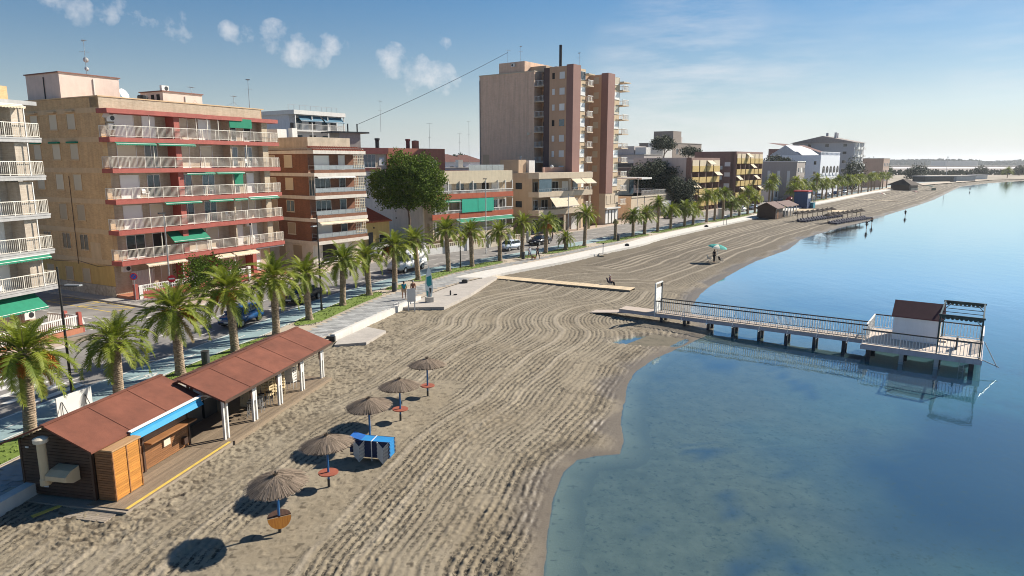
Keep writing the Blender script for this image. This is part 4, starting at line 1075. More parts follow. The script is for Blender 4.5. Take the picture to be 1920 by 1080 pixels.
# ---- C: brown brick block with white bands
oC, fC = (-24.48, 84.3), (.57, .82)
Cb = thing('apartment_building', 'brown brick apartment block with white bands and glazed balconies, right of the red balconied block', 'building', (*oC, 0), ang(fC))
LC, DC = 8.3, 11.5
c_wall = mat('white_band', (.62,.57,.50), .8, .12)
boxo('wall', brown_brick, Cb, 0, LC, .6, DC, 2.8, 14.0)
boxo('wall', brown_brick, Cb, 0, .3, .2, .6, 2.8, 14.0)
boxo('ground_floor_wall', c_wall, Cb, 0, LC, .1, DC, 0, 2.75)
zC = [2.85, 5.65, 8.4, 11.15]; topC = 13.85
for z in zC+[topC]:
    boxo('band', c_wall, Cb, -.12, LC, -1.0, .58, z-.36, z+.05); boxo('band', c_wall, Cb, -.12, -.0, .58, DC, z-.36, z+.05)
for i, z in enumerate(zC):
    boxo('balcony_wall', brown_brick, Cb, .02, LC-.05, -.92, -.78, z+.05, z+.42)
    railing(MB(), [(.06,.15),(.06,-.85),(LC-.1,-.85)], .55, z+.42, step=1.1, r=.02).build('railing', steel, Cb)
    boxo('glass_panel', mat('frosted_glass', (.30,.33,.34), .15, .1), Cb, .1, LC-.15, -.86, -.84, z+.45, z+.93)
    window(Cb, 'f', 2.4, z+.06, 2.4, 2.1, ('white','glass','glass','white')[i], 2 if i in (1,2) else 0, dep=.6)
    window(Cb, 'f', 5.6, z+.06, 1.1, 2.15, ('blue','blue','glass','white')[i], 0, dep=.6)
    lat = MB(); 
    for a in range(6):
        for b in range(5): xx = LC-1.9+a*.3; zz = z+.75+b*.36; lat.box(xx-.03,xx+.03,-.9,-.82,zz-.15,zz+.21); lat.box(xx-.15,xx+.15,-.9,-.82,zz-.03,zz+.03)
    lat.box(LC-2.05,LC-.1,-.9,-.82,z+2.38,z+2.5); lat.build('lattice_screen', cream, Cb)
    for y, w, k in ((3.9,1.5,('beige','blue','cream','cream')[i]),(7.0,1.1,'beige')): window(Cb, 's', y, z+.75, w, 1.45, k, 1 if k == 'blue' else 0, frame=cream)
    MB().box(-.05,.3,.18,.22,z+.05,z+.1).build('sill', cream, Cb)
gl = MB(); gl.box(.02,.05,-.8,.2,8.5,10.7); gl.build('balcony_glazing', glass_b, Cb); 
for y in (-.8, -.3, .2): boxo('glazing_bar', white, Cb, 0, .06, y-.03, y+.03, zC[2]+.05, zC[2]+2.4)
awning(Cb, .3, LC-.2, -.9, zC[1]-.36, .5, .25, cream_cloth); awning(Cb, .3, LC-2, -.9, zC[3]-.36, .3, .1, white)
for x, w, k in ((2.6,2.4,'void'),(5.2,1.0,'white'),(7.0,1.6,'cream')): window(Cb, 'f', x, .1, w, 2.3, k, dep=.1)
for y, w in ((3,1.8),(6,1.4)): window(Cb, 's', y, .5, w, 1.8, 'beige', frame=cream)
boxo('roof_wall', mat('peeling_render', (.50,.42,.32), .9, .25, .9), Cb, .2, LC-1.4, 0.3, DC, 14.2, 15.5)
boxo('roof', conc, Cb, .0, LC, -.6, DC, 13.9, 14.19)
til = MB()
for i in range(int(LC/.28)):
    x = .1+i*.28; til.cyl((x,-.95,13.95),(x,.28,14.35),.11,n=6)
til.build('eave_tiles', mat('terracotta', (.36,.12,.07), .8, .25, 3), Cb, kind='stuff')
ch = boxo('chimney', white, Cb, 4.2, 5.0, 8.2, 9.0, 15.4, 16.9); MB().cyl((4.6,8.6,16.9),(4.6,8.6,17.6),.3,n=10).build('chimney_cowl', iron, ch)
boxo('roof_box', white, Cb, .6, 2.0, 6.5, 8.5, 15.4, 16.6)
d = thing('satellite_dish', 'white satellite dish at the left end of the brown brick block roof', 'satellite dish', local_to_world(Cb, (.3,9.4,15.5)))
MB().cyl((0,0,0),(0,0,1.2),.03,n=6).build('mount', steel, d); o = MB().lathe([(.02,0),(.4,.07),(.62,.24)], 14).build('reflector', white, d, (0,0,1.25)); o.rotation_euler = (R(65),0,R(80))

# ---- yellow house with one tiled slope
Y_ = thing('house', 'small yellow house with a sloping red tiled roof, against the blank white wall', 'house', (-20.6, 94, 0), ang((.6,.8)))
yw = mat('yellow_render', (.55,.39,.14), .85, .1)
MB().prism_x([(0,0),(7.5,0),(7.5,6.6),(0,4.3)], 0, 5.2).build('wall', yw, Y_)
rf = MB().prism_x([(-.35,4.25),(7.6,6.72),(7.6,6.86),(-.35,4.39)], -.2, 5.4).build('roof', mat('tiled_roof', (.30,.085,.04), .85, .25, 2), Y_)
til = MB()
for i in range(19): x = -.1+i*.29; til.cyl((x,-.35,4.42),(x,7.6,6.9),.10,n=6)
til.build('roof_tiles', MATS['tiled_roof'], rf, kind='stuff')
boxo('door', iron, Y_, 1.2, 2.0, -.05, 0, 0, 2.9); window(Y_, 'f', 3.9, 1.3, 1.5, 1.2, 'void', frame=cream); boxo('downpipe', white, Y_, -.3, -.12, -.3, -.12, 0, 8)
boxo('low_wall', white, Y_, -.5, 5.3, -1.4, -1.2, 0, 1.2); MB().sphere((2.2,-.08,3.5),.12).build('wall_lamp', iron, Y_)

# ---- G: low block with terracotta bands and a big green screen; its blank white side wall
oG, fG = (-11.7, 100.2), (.66, .75)
G_ = thing('apartment_building', 'low three storey block with brick red balcony bands and a turquoise sunscreen, behind the pine', 'building', (*oG, 0), ang(fG))
LG, DG = 17.4, 17.
blank = mat('stained_white_render', (.80,.76,.68), .88, .12, .35)
boxo('side_wall', blank, G_, -.0, .3, 1.9, DG, 0, 11.0)
boxo('wall', cream_wall, G_, .3, LG, 1.0, DG, 0, 11.0)
boxo('parapet', mat('cream_parapet', (.58,.49,.35), .85, .1), G_, .3, LG, -.35, 1.0, 9.35, 11.2)
brickred = mat('brick_red_render', (.40,.10,.05), .85, .14)
zG = [1.55, 4.55, 7.45]
for i, z in enumerate(zG):
    boxo('balcony_floor', cream_wall, G_, .3, LG, -.4, 1.0, z-.5, z-.02)
    boxo('balcony_band', brickred if i else cream_wall, G_, -.3 if i == 1 else .28, LG+.02, -.55, -.42, z-.35, z+.42)
    bl = MB()
    for k in range(int((LG-.3)/.24)): x = .35+k*.24; bl.box(x-.035,x+.035,-.50,-.42,z+.42,z+.80)
    bl.box(.3,LG,-.56,-.40,z+.80,z+.9); bl.build('balustrade', white, G_)
    for k, x in enumerate((.4, 3.0, 5.4, 8.2, 11.0, 13.8, 15.6, LG-.1)): boxo('column', white, G_, x-.06, x+.06, -.5, -.38, z+.9, z+2.25)
    for k, x in enumerate((1.7, 4.2, 6.8, 9.6, 12.4, 14.7, 16.5)): window(G_, 'f', x, z+.05, 1.7, 2.0, ('glass','void','white','beige','cream','white','glass')[(k+i*2) % 7], 1, dep=1.0)
boxo('screen', green_bright, G_, 5.6, 9.0, -.66, -.62, zG[1]+.45, zG[1]+2.45); boxo('screen', green_bright, G_, 9.1, 12.6, -.66, -.62, zG[1]+.45, zG[1]+2.45)
awning(G_, .6, 5.4, -.4, zG[1]+2.4, .35, .2, green_cloth); awning(G_, 4.5, 11.8, -.5, zG[0]+2.5, .8, .45, green_cloth); awning(G_, 11.9, 17.0, -.5, zG[0]+2.5, .7, .4, green_cloth)
boxo('roof', mat('roof_tiles_red', (.16,.075,.06), .9, .2), G_, .35, LG-.1, 1.7, DG-.1, 11.0, 11.12)
gl = MB()
for k in range(6): gl.box(9.3+k*1.35,10.6+k*1.35,1.5,1.53,11.2,12.1)
gl.build('roof_glass_screen', mat('frosted_glass', (0,0,0)), G_)
boxo('chimney', white, G_, 2.2, 3.0, 2.0, 2.8, 11.0, 12.7)
for z in (2.4, 6.2): window(G_, 's', 1.0, z, .7, 1.3, 'beige', dep=.31, frame=cream)
boxo('wall', cream_wall, G_, .3, .6, .1, 1.0, 0, 9.3)
for y, z in ((14.4,9.2),(13.6,7.2),(12.2,7.2),(8.0,4.1)): MB().cyl((-.03,y,z),(.0,y,z),.14,n=8).build('vent_hole', iron, G_)
gw = thing('garden_wall', 'white garden wall with balustrade panels in front of the low block with the turquoise sunscreen', 'wall', (*oG, 0), ang(fG))
boxo('base_wall', white, gw, -6, 2.2, -5.1, -4.9, 0, .9); boxo('base_wall', cream, gw, 2.2, 16, -5.1, -4.9, 0, .7)
bl = MB()
for k in range(58): x = -5.8+k*.38; bl.box(x-.07,x+.07,-5.07,-4.93,.7,1.35)
bl.box(-6,16.2,-5.1,-4.9,1.35,1.46); bl.build('balustrade', cream, gw)
for x in (-6, -2, 2.2, 6.8, 11.5, 16): boxo('pillar', white, gw, x-.22, x+.22, -5.25, -4.75, 0, 1.75)
boxo('gate', iron, gw, 7.2, 9.6, -5.02, -4.98, .1, 1.7)

# ---- red block behind C and the pine
Rb = thing('apartment_building', 'salmon red block with a maroon gallery and roof chimneys, behind the pine tree', 'building', (-24.5, 118, 0), ang((.75,.66)))
boxo('wall', mat('salmon_render', (.46,.17,.11), .85, .1), Rb, 4.2, 16.5, .4, 9, 0, 14.9); boxo('gallery', mat('maroon_render', (.17,.045,.045), .8, .1), Rb, -3, 4.4, .2, 8, 13.9, 14.9)
boxo('wall', cream_wall, Rb, -3, 4.2, .6, 9, 0, 13.9); window(Rb, 'f', .9, 11.6, 2.2, 2.2, 'blue', 2, dep=.6); window(Rb, 'f', 3.2, 12, 1., 1.3, 'white', dep=.6)
boxo('balcony_band', MATS['maroon_render'], Rb, -3, 2.4, -.2, .5, 10.3, 11.5)
for x, m in ((3.9, iron), (10.2, MATS['maroon_render'])): MB().lathe([(.35,14.9),(.35,16.2),(.45,16.3),(.45,16.6)], 10, (x,3.,0)).build('chimney', m, Rb)
MB().lathe([(.65,14.9),(.65,16.3),(.1,16.4)], 14, (11.8,3.,0)).build('water_tank', MATS['salmon_render'], Rb)
boxo('roof_hut', conc, Rb, -2.5, 1.5, 4.5, 8, 14.9, 17.4); boxo('roof_slab', iron, Rb, -4, 3, 4, 8.3, 17.4, 17.65)
for x in (-.6, 1.2): MB().cyl((x,5,17.6),(x,5,19.0),.12,n=8).build('flue', iron, Rb)

# ---- H: beige three storey block in front of the tower
oH = (4.2, 118.5)
Hb = thing('apartment_building', 'beige three storey corner block with cream awnings, standing in front of the tall tower', 'building', (*oH, 0), ang(fG))
LH, DH = 15.5, 9.6
h_wall = mat('beige_render', (.50,.37,.25), .88, .08, .6); h_trim = mat('beige_trim', (.56,.46,.34), .85, .08)
boxo('wall', h_wall, Hb, 0, LH, 1.8, DH, 0, 10.0); boxo('wall', h_wall, Hb, 0, .35, 1.0, 1.8, 3.5, 10.0); boxo('plinth', mat('taupe_render', (.25,.20,.16), .85, .1), Hb, -.03, LH+.03, 1.77, DH, 0, 3.4)
boxo('parapet', h_trim, Hb, -.03, LH+.4, -.5, 1.8, 9.7, 10.7); boxo('parapet', h_wall, Hb, -.02, LH, 1.81, DH, 10.0, 10.65)
for i, z in enumerate((3.75, 6.9)):
    boxo('balcony_band', h_trim, Hb, -.02, LH+.4, -.5, 1.79, z-.35, z+.55)
    railing(MB(), [(.05,-.4),(LH+.3,-.4)], .5, z+.55, step=.5, r=.02).build('railing', steel, Hb)
    for k, x in enumerate((1.6, 4.4, 7.4, 10.4, 13.4)): window(Hb, 'f', x, z+.1, 1.9, 2.1, ('glass','void','blue','void','white')[(k+i) % 5], 1, dep=1.8)
    for x in (LH-.2, 9.): boxo('column', h_trim, Hb, x-.15, x+.15, -.4, -.1, z+.5, z+2.6)
    window(Hb, 's', 4.0, z+.9, 1.6, 1.2, 'glass', dep=0, frame=h_wall)
gl = MB(); gl.box(.2,3.6,-.42,-.38,7.45,9.6); gl.build('balcony_glazing', glass_b, Hb)
window(Hb, 's', 3.6, 1.4, 1.8, 1.2, 'glass', dep=-.03, frame=h_wall)
awning(Hb, 3.2, 10.2, -.4, 6.4, 1.3, 1.5, cream_cloth); awning(Hb, 9.3, 12.2, -.4, 9.6, 1.2, .8, cream_cloth); awning(Hb, 12.4, 15.6, -.4, 9.6, 1.2, .8, cream_cloth)
for x in (3.0, 7.6, 11.8, 15.2): boxo('column', h_trim, Hb, x-.18, x+.18, -.4, -.1, 0, 3.4)
for k, x in enumerate((2., 5.4, 9.6, 13.5)): window(Hb, 'f', x, .2, 2.2, 2.4, ('void','glass','void','white')[k], dep=1.75)
boxo('roof', conc, Hb, .0, LH, .0, DH, 9.95, 10.02)
boxo('roof_room', h_wall, Hb, .6, 2.6, 4.6, 9.0, 10.0, 12.9); boxo('roof_room', white, Hb, 3.0, 4.6, 4.2, 7.0, 10.0, 12.8); 
MB().cyl((3.0,6.2,10),(3.0,6.2,13.6),.16,n=8).build('flue', steel, Hb); boxo('roof_wall', mat('pinkish_render', (.50,.32,.25), .85, .1), Hb, 6.8, 14.6, 4.0, 4.3, 10.0, 11.6)
MB().sphere((8.2,3.2,11.7),.32,8,6).build('roof_ball', white, Hb)

# ---- T: the tower
oT, fT = (4.2, 135.0), (.6, .8)
T_ = thing('tower_block', 'ten storey tower, pinkish brown with dark brown vertical piers and stacked white balconies', 'building', (*oT, 0), ang(fT))
t_blank = brick('tower_brick', (.70,.485,.35), (.66,.445,.315), (.64,.48,.36), w=.5, h=.2, var=.05)
t_wall = mat('tower_render', (.54,.34,.215), .88, .07, .25); t_dark = mat('brown_pier', (.26,.14,.115), .85, .08, .5); t_deep = mat('deep_brown_panel', (.10,.06,.055), .85, .08); t_tan = mat('tan_panel', (.56,.42,.27), .85, .1)
ZT = 29.5; fl = [1.2+2.83*i for i in range(10)]
boxo('blank_wall', t_blank, T_, 0, 17, 0, 13.4, 0, ZT-.2)
boxo('coping', h_trim, T_, -.08, 17, -.08, 13.48, ZT-.2, ZT)
boxo('wall', t_wall, T_, 2.6, 17, -2.2, 0, 0, ZT-.4)                 # recess with open galleries
boxo('side_panel', t_deep, T_, 0, 5.4, -3.5, -2.2, 0, ZT+.25)
boxo('wall', t_wall, T_, 0, 4.6, -7.3, -3.5, 0, ZT+.3)
boxo('pier', t_dark, T_, -.12, 2.5, -8.75, -7.3, 6.3, ZT+.5)
boxo('bay', t_tan, T_, 2.5, 4.6, -8.5, -7.3, 0, ZT+.0)
boxo('wing_wall', t_wall, T_, 11.42, 16.4, -8.1, -4.8, 0, ZT-.2)
boxo('pier', t_dark, T_, 11.3, 14.0, -9.6, -8.1, 6.3, ZT)
boxo('bay', t_tan, T_, 14.0, 16.5, -9.35, -8.1, 6.3, ZT-.5)
boxo('wing_wall', t_wall, T_, 11.42, 16.45, -4.8, 10, 0, ZT-.25)
boxo('entrance_wall', h_trim, T_, 11.32, 16.7, -9.55, -8.1, .0, 6.3)
for i in range(4): window(T_, 'f', 12.0+i*1.35, .3, 1.15, 2.7, 'white', dep=-9.55, frame=iron)
boxo('canopy', white, T_, 11.1, 16.9, -10.05, -9.55, 3.2, 3.5)
for i in range(3): boxo('blind_panel', h_trim, T_, 11.7+i*1.7, 13.2+i*1.7, -9.61, -9.55, 4.2, 5.9)
for i, z in enumerate(fl):
    boxo('gallery_floor', h_trim, T_, .05, 2.6, -2.2, 0, z-.16, z); 
    railing(MB(), [(.1,-2.15),(.1,-.05)], .95, z, step=.3, r=.02).build('railing', white, T_)
    window(T_, 's', -.9, z+.1, 1.2, 2.0, 'void', dep=2.6, frame=t_wall)
    if i > 1:
        window(T_, 's', -4.4, z+.9, .7, 1.2, 'white' if i % 3 else 'void', dep=-.0, frame=t_wall); window(T_, 's', -6.3, z+.85, 1.25, 1.35, 'white' if i != 6 else 'blue', dep=-.0, frame=t_wall)
        window(T_, 's', -6.9, z+.85, 1.25, 1.35, 'cream', dep=11.42, frame=t_wall)
    if i > 1:
        window(T_, 'f', 3.55, z+.95, 1.9, 1.45, 'white' if i < 9 else 'glass', 2 if i == 9 else 0, dep=-8.5); window(T_, 'f', 15.25, z+.95, 2.2, 1.45, ('white','cream')[i % 2], 0, dep=-9.35)
    if i > 0:
        boxo('balcony_slab', h_trim, T_, 4.6, 6.7, -9.1, -6.0, z-.2, z)
        boxo('balcony_slab', h_trim, T_, 16.5, 19.3, -10.1, -7.3, z-.2, z)
        p1 = railing(MB(), [(4.7,-9.0),(6.6,-9.0),(6.6,-6.2)], .95, z, step=.35, r=.035, top=.05).build('railing', white, T_)
        p2 = railing(MB(), [(16.6,-10.0),(19.2,-10.0),(19.2,-7.5)], .95, z, step=.35, r=.035, top=.05).build('railing', white, T_)
        window(T_, 'f', 7.0, z+.05, 1.6, 2.1, 'void' if i % 3 else 'white', dep=-5.28, frame=t_wall)
boxo('balcony_roof', h_trim, T_, 4.6, 6.9, -9.2, -6.0, ZT-.9, ZT-.7); boxo('balcony_roof', h_trim, T_, 16.5, 19.6, -10.2, -7.3, ZT-1.4, ZT-1.2)
boxo('recess_wall', t_wall, T_, 4.6, 11.42, -5.28, -3.5, 0, ZT-.3)
boxo('roof_house', t_blank, T_, .5, 9, 2.6, 8.8, ZT, 31.5); boxo('roof_room', h_wall, T_, 2.5, 9, -1, 2.6, ZT, 30.6)
for x, y in ((4,-1.5),(4,-2.6)): boxo('roof_vent', white, T_, x, x+.8, y, y+.8, ZT, 30.5)
MB().cyl((3.5,-3.6,ZT),(3.5,-3.6,34.2),.28,n=10).build('flue', iron, T_)
ac_unit(T_, .5, 5.2, 30.6, 's')
MB().cyl((-.08,13.3,0),(-.08,13.3,ZT-1),.10,n=6).build('drainpipe', steel, T_)
boxo('lamp_bracket', cream, T_, -.25, 0, .9, 1.5, 17.6, 18.1); boxo('patch', h_wall, T_, -.02, -.002, 11.0, 12.6, 0, 14)
antenna(local_to_world(T_, (1.5,7.4,31.5)), 2.6, 'left antenna of the pair on the tower roof house, where the long cable ends', 0)
antenna(local_to_world(T_, (2.5,5.0,31.5)), 3.2, 'right antenna of the pair on the roof house of the tower', 1)
antenna(local_to_world(T_, (5.5,-6.5,ZT+.3)), 3.0, 'antenna on the tower roof above the left dark brown pier', 1)
# ---- long aerial cable from the tower roof down to the red block
a_ = local_to_world(T_, (1.5,7.4,33.6)); b2 = local_to_world(Rb, (1.2,5,18.9)); mb = MB(); pts = []
for i in range(15):
    t = i/14; p = a_*(1-t)+b2*t; p.z -= 1.1*4*t*(1-t)*.35; pts.append(p)
o = mb.tube(pts, .045, 4).build('cable', iron); o['label'] = 'long dark cable slanting across the sky from the tower roof to the red block'; o['category'] = 'cable'

# ---- hip roofed white villas between the red block and the tower
def villa(x, y, w, d, h, label):
    t = thing('house', label, 'house', (x, y, 0), ang((.8,.6)))
    boxo('wall', mat('blue_white_render', (.62,.66,.74), .85, .06), t, 0, w, 0, d, 0, h)
    MB().add([(-.6,-.6,h),(w+.6,-.6,h),(w+.6,d+.6,h),(-.6,d+.6,h),(w*.35,d/2,h+1.9),(w*.65,d/2,h+1.9)], [(0,1,5,4),(1,2,5),(2,3,4,5),(3,0,4),(3,2,1,0)]).build('roof', mat('dark_tiled_roof', (.13,.055,.045), .9, .2, 1.5), t)
    for k in range(3): window(t, 'f', w*(.2+.3*k), h-2.4, 1.1, 1.3, ('blue','glass','blue')[k])
    window(t, 's', d/2, h-2.6, 1.2, 1.6, 'glass')
villa(-19.5, 172, 11, 9, 12.6, 'white villa with a dark red hipped roof, half hidden by the pine tree crown')
villa(-14.5, 182, 9, 8, 12.5, 'white villa with a dark hipped roof, touching the left edge of the tower')
lo = thing('house', 'low flat roofed pale blue house between the two hip roofed villas', 'house', (-13.5, 150, 0), ang((.8,.6)))
boxo('wall', MATS['blue_white_render'], lo, -4, 6, 0, 6, 0, 11.2); boxo('roof_tank', white, lo, 3, 4.2, 1, 2.2, 11.2, 13); boxo('roof', conc, lo, -4.1, 6.1, -.1, 6.1, 11.2, 11.35)
for x, y, z, h, lb in ((-22.5,121,17.6,5.2,'tall antenna on the dark roof slab of the salmon red block'),(-16.4,140,11.3,8.8,'antenna standing right of the salmon red block, above the pine'),(-9.8,160,12.6,9.0,'taller antenna just left of the tower'),(-12.3,165,12.6,6.6,'shorter antenna left of the one beside the tower')):
    antenna((x,y,z), h, lb, 1)

# ---- K: low cream house with a roof terrace, right of the tower
K = thing('house', 'low cream house with a railed roof terrace and white canopy, right of the tower', 'house', (26.5, 154, 0), ang((.62,.78)))
boxo('wall', cream_wall, K, 0, 17, 0, 10, 0, 5.0); boxo('upper_room', cream_wall, K, 0.0, 9, 4.5, 10, 5.0, 8.6); boxo('canopy', white, K, 6.5, 11.5, 1.0, 9.9, 8.6, 9.0)
railing(MB(), [(5,.1),(17,.1),(17,9)], 1.1, 5.0, step=.4, r=.03).build('railing', white, K); boxo('terrace_edge', cream, K, -.1, 17.1, -.15, 10.1, 4.7, 5.0)
for x, k in ((9.4,'glass'),(3.,'white')): window(K, 'f', x, .4, 1.8, 2.2, k)
for y, k in ((6,'cream'),(8,'cream')): window(K, 's', y, 6, 1, 1.6, k)
boxo('white_wall', white, K, 13, 17.5, -1.2, -.2, 0, 3.4); gl = MB().box(7,9.0,4.4,4.45,5.2,8.4).build('balcony_glazing', glass_b, K)
st_ = MB(); railing(st_, [(1,-2.5),(12,-2.5)], 1.1, 0, step=.25, r=.03); st_.build('garden_fence', iron, K)

# ---- L, M: grey party walls and the ochre balcony blocks
grey_r = mat('grey_render', (.50,.455,.43), .9, .10, .3); ochre = mat('ochre_panel', (.50,.36,.13), .85, .12); mbrown = mat('dark_brown_render', (.235,.145,.12), .85, .1)
def ochre_block(name, label, o, L, D, ztop, n, zs, side_m, top_m):
    t = thing(name, label, 'building', (*o, 0), ang((.62,.78)))
    boxo('side_wall', side_m, t, 0, .4, .4, D, 0, ztop); boxo('wall', mbrown, t, .4, L, 1.2, D, 0, ztop); boxo('top_band', top_m, t, .0, L, -.2, 1.2, ztop-1.2, ztop)
    w = L/n
    for i, z in enumerate(zs):
        boxo('balcony_slab', cream, t, .3, L, -.2, 1.2, z-.22, z)
        for k in range(n):
            boxo('balcony_panel', ochre, t, k*w+.25, (k+1)*w-.35, -.45, -.3, z-.3, z+1.15)
            window(t, 'f', (k+.5)*w, z+.1, w*.5, 2.0, ('glass','white','void')[(i+k) % 3], 1, dep=1.2)
            if (i+k) % 4 == 1: awning(t, k*w+.4, (k+1)*w-.5, -.3, z+2.5, 1.1, .9, cream_cloth)
    for k in range(n+1): boxo('column', mbrown, t, k*w-.14 if k else .0, k*w+.14, -.25, 1.2, 0, ztop-1.2)
    for k in range(n): boxo('blind', cream_cloth, t, k*w+.3, (k+1)*w-.3, -.36, -.3, ztop-2.6, ztop-.6)
    return t
M1 = ochre_block('apartment_building', 'ochre balconied block with a grey blank side wall, behind the dark green trees', (44.5,174), 18., 16, 13.6, 4, (1.6,4.6,7.6,10.4), grey_r, mbrown)
M2 = ochre_block('apartment_building', 'brown side walled block with a grid of ochre balconies, right of its grey walled twin', (61.5,192.5), 21., 12, 15.4, 6, (3.0,6.2,9.4,12.4), mbrown, mbrown)
for i, z in enumerate((1.8, 4.8, 7.8, 10.6)):
    window(M2, 's', 2.2, z+.8, 1.6, 1.1, 'white'); window(M2, 's', 7.2, z+.8, 1.3, 1.1, 'white')
    boxo('side_balcony', white, M2, -1.4, 0, 3.6, 6.6, z-.1, z+.9)
def plain(label, o, f, L, D, z, m, roof=None, wins=(), extras=(), name='building', side=()):
    t = thing(name, label, 'building', (*o, 0), ang(f))
    boxo('wall', m, t, 0, L, 0, D, 0, z); boxo('roof', roof or conc, t, -.15, L+.15, -.15, D+.15, z, z+.25)
    for (x, zz, w, h, k) in wins: window(t, 'f', x, zz, w, h, k)
    for (y, zz, w, h, k) in side: window(t, 's', y, zz, w, h, k)
    for (n_, m_, bx) in extras: boxo(n_, m_, t, *bx)
    return t
plain('long low grey building with a flat roof behind the dark green trees', (40.5,215), (.62,.78), 12, 22, 14.6, grey_r, extras=(('roof_room', grey_r, (1,9,4,13,14.8,17.4)), ('roof_room', white, (1,4,-.1,3.6,14.8,17.0)), ('chimney', grey_r, (2,3,18,19,14.8,18.6))), side=((6,10,1.6,1.4,'glass'),(14,10,1.6,1.4,'glass')))
plain('grey brown block with a stepped roof top, behind the ochre balconied blocks', (60,262), (.62,.78), 26, 14, 19.5, mat('taupe_wall', (.27,.225,.195), .9, .1), extras=(('roof_room', MATS['taupe_wall'], (2,9,1,9,19.5,24.0)), ('chimney', grey_r, (11,12.2,2,3.2,19.5,22)), ('roof_room', white, (-8,-.3,0,6,14,19.4))), wins=[(4+4*k, 15.5, 2, 2, ('glass','white')[k % 2]) for k in range(6)], side=((4,15,1.6,1.4,'white'),(9,15,1.6,1.4,'glass')))
plain('dark walled small block at the right foot of the tower, left of the dark trees', (33.0,186), (.62,.78), 8, 10, 11.0, mat('dark_grey_render', (.15,.125,.12), .9, .1), extras=(('roof_room', white, (1,4,1,4,11.2,13.2)), ('side_fence', iron, (-.1,0,0,9,11.2,12.2))), side=((3,7,1.5,1.3,'glass'),))
plain('grey block with four tall slit windows on its side wall, right of the ochre blocks', (93,228), (.62,.78), 9, 15, 12.6, mat('warm_grey_render', (.37,.325,.295), .9, .08, .3), roof=white, side=[(2.5+3.2*k, 4.5, .9, 5.2, 'white') for k in range(4)], wins=[(2+3*k, zz, 1.2, 1.5, ('glass','white')[k % 2]) for k in range(3) for zz in (2.5, 6, 9.2)])
# arched white building
AR = thing('apartment_building', 'white building with two rows of arched openings facing the beach, above the palms', 'building', (120,272,0), ang((.66,.75)))
wb = mat('bright_white_render', (.74,.76,.80), .8, .05)
boxo('wall', wb, AR, 0, 24, 0, 20, 0, 15.2)
for zz, n in ((2.2,5),(7.4,5)):
    for k in range(n):
        x = 4.2+k*4.4; p = [(x-1.45,zz)]+[(x+1.45*math.cos(math.pi*(1-i/10)), zz+2.2+1.45*math.sin(math.pi*(1-i/10))) for i in range(11)]+[(x+1.45,zz)]
        a = MB().prism_y(p, -.06, -.02).build('arch_opening', void, AR); boxo('balustrade', wb, a, x-1.45, x+1.45, -.22, -.1, zz, zz+.9)
        window(AR, 'f', x, zz+.95, 1.2, 1.8, 'glass', dep=-.07)
for k in range(5):
    for zz in (3, 7.5, 11.5): window(AR, 's', 2+k*4, zz, 1, 1.4, 'glass')
railing(MB(), [(0,.2),(24,.2)], 1.2, 15.2, step=.8, r=.12, top=.12).build('parapet', wb, AR)
MB().add([(0,8,15.2),(24,8,15.2),(24,20,15.2),(0,20,15.2),(0,14,19.2),(24,14,19.2)], [(0,1,5,4),(2,3,4,5),(0,4,3),(1,2,5)]).build('gable', mat('pale_roof_sheet', (.48,.50,.54), .8, .1), AR)
MB().add([(-.4,.5,16.2),(7,.5,16.2),(7,9,19.2),(-.4,9,19.2)], [(0,1,2,3)]).build('roof', MATS['dark_tiled_roof'], AR)
# big grey pitched block
PB = thing('apartment_building', 'large grey block with a shallow pitched roof, right behind the arched white building', 'building', (157,322,0), ang((.66,.75)))
gb = mat('blue_grey_render', (.42,.41,.42), .9, .08, .2)
boxo('wall', gb, PB, 0, 16, 0, 28, 0, 21.4); MB().add([(-1,-1,21.4),(17,-1,21.4),(17,29,21.4),(-1,29,21.4),(-1,14,24.6),(17,14,24.6)], [(0,1,5,4),(2,3,4,5),(0,4,3),(1,2,5),(3,2,1,0)]).build('roof', mat('grey_brown_roof', (.27,.235,.22), .9, .15), PB)
for z in (8, 12, 16, 19.5):
    for k in range(3): window(PB, 'f', 3+k*4.8, z, 1.6, 1.6, ('glass','white')[k % 2]); boxo('balcony', white, PB, 1.8+k*4.8, 4.8+k*4.8, -1.3, 0, z-1.2, z-.2)
    for k in range(3): window(PB, 's', 4+k*8, z, 1.8, 1.4, 'glass')
for x, y in ((3,9),(7,14),(12,11)): boxo('chimney', gb, PB, x, x+1.0, y, y+1.0, 23, 26.2)
RR = thing('apartment_building', 'reddish brown block with a sloping roof, behind the grey slit windowed block', 'building', (127,312,0), ang((.66,.75)))
rr_ = mat('red_brown_render', (.24,.13,.11), .9, .12)
boxo('wall', rr_, RR, 0, 20, 0, 13, 0, 18.4); boxo('wall', gb, RR, 2, 20, -3, 0, 0, 15.8)
MB().add([(-.8,-.8,18.4),(20.8,-.8,18.4),(20.8,14,21.2),(-.8,14,21.2)], [(0,1,2,3)]).build('roof', MATS['dark_tiled_roof'], RR)
for z in (10, 13.2):
    for k in range(4): window(RR, 'f', 4+k*4, z, 2, 1.6, 'glass', dep=-3)
for k in range(3): window(RR, 's', 2.5+k*4, 15, 1.4, 1.5, 'white'); boxo('balcony', white, RR, -1, 0, 1.5+k*4, 4+k*4, 13.6, 14.6)
plain('beige flat roofed block, last of the buildings beside the end of the palm row', (187,352), (.66,.75), 12, 13, 14.2, mat('rosy_beige_render', (.42,.30,.24), .9, .08, .3), wins=[(2+3*k, zz, 1.5, 1.5, 'glass') for k in range(4) for zz in (3, 7, 10.5)], side=((4,4,1.4,4,'white'),(9,9,1.2,1.4,'glass')))
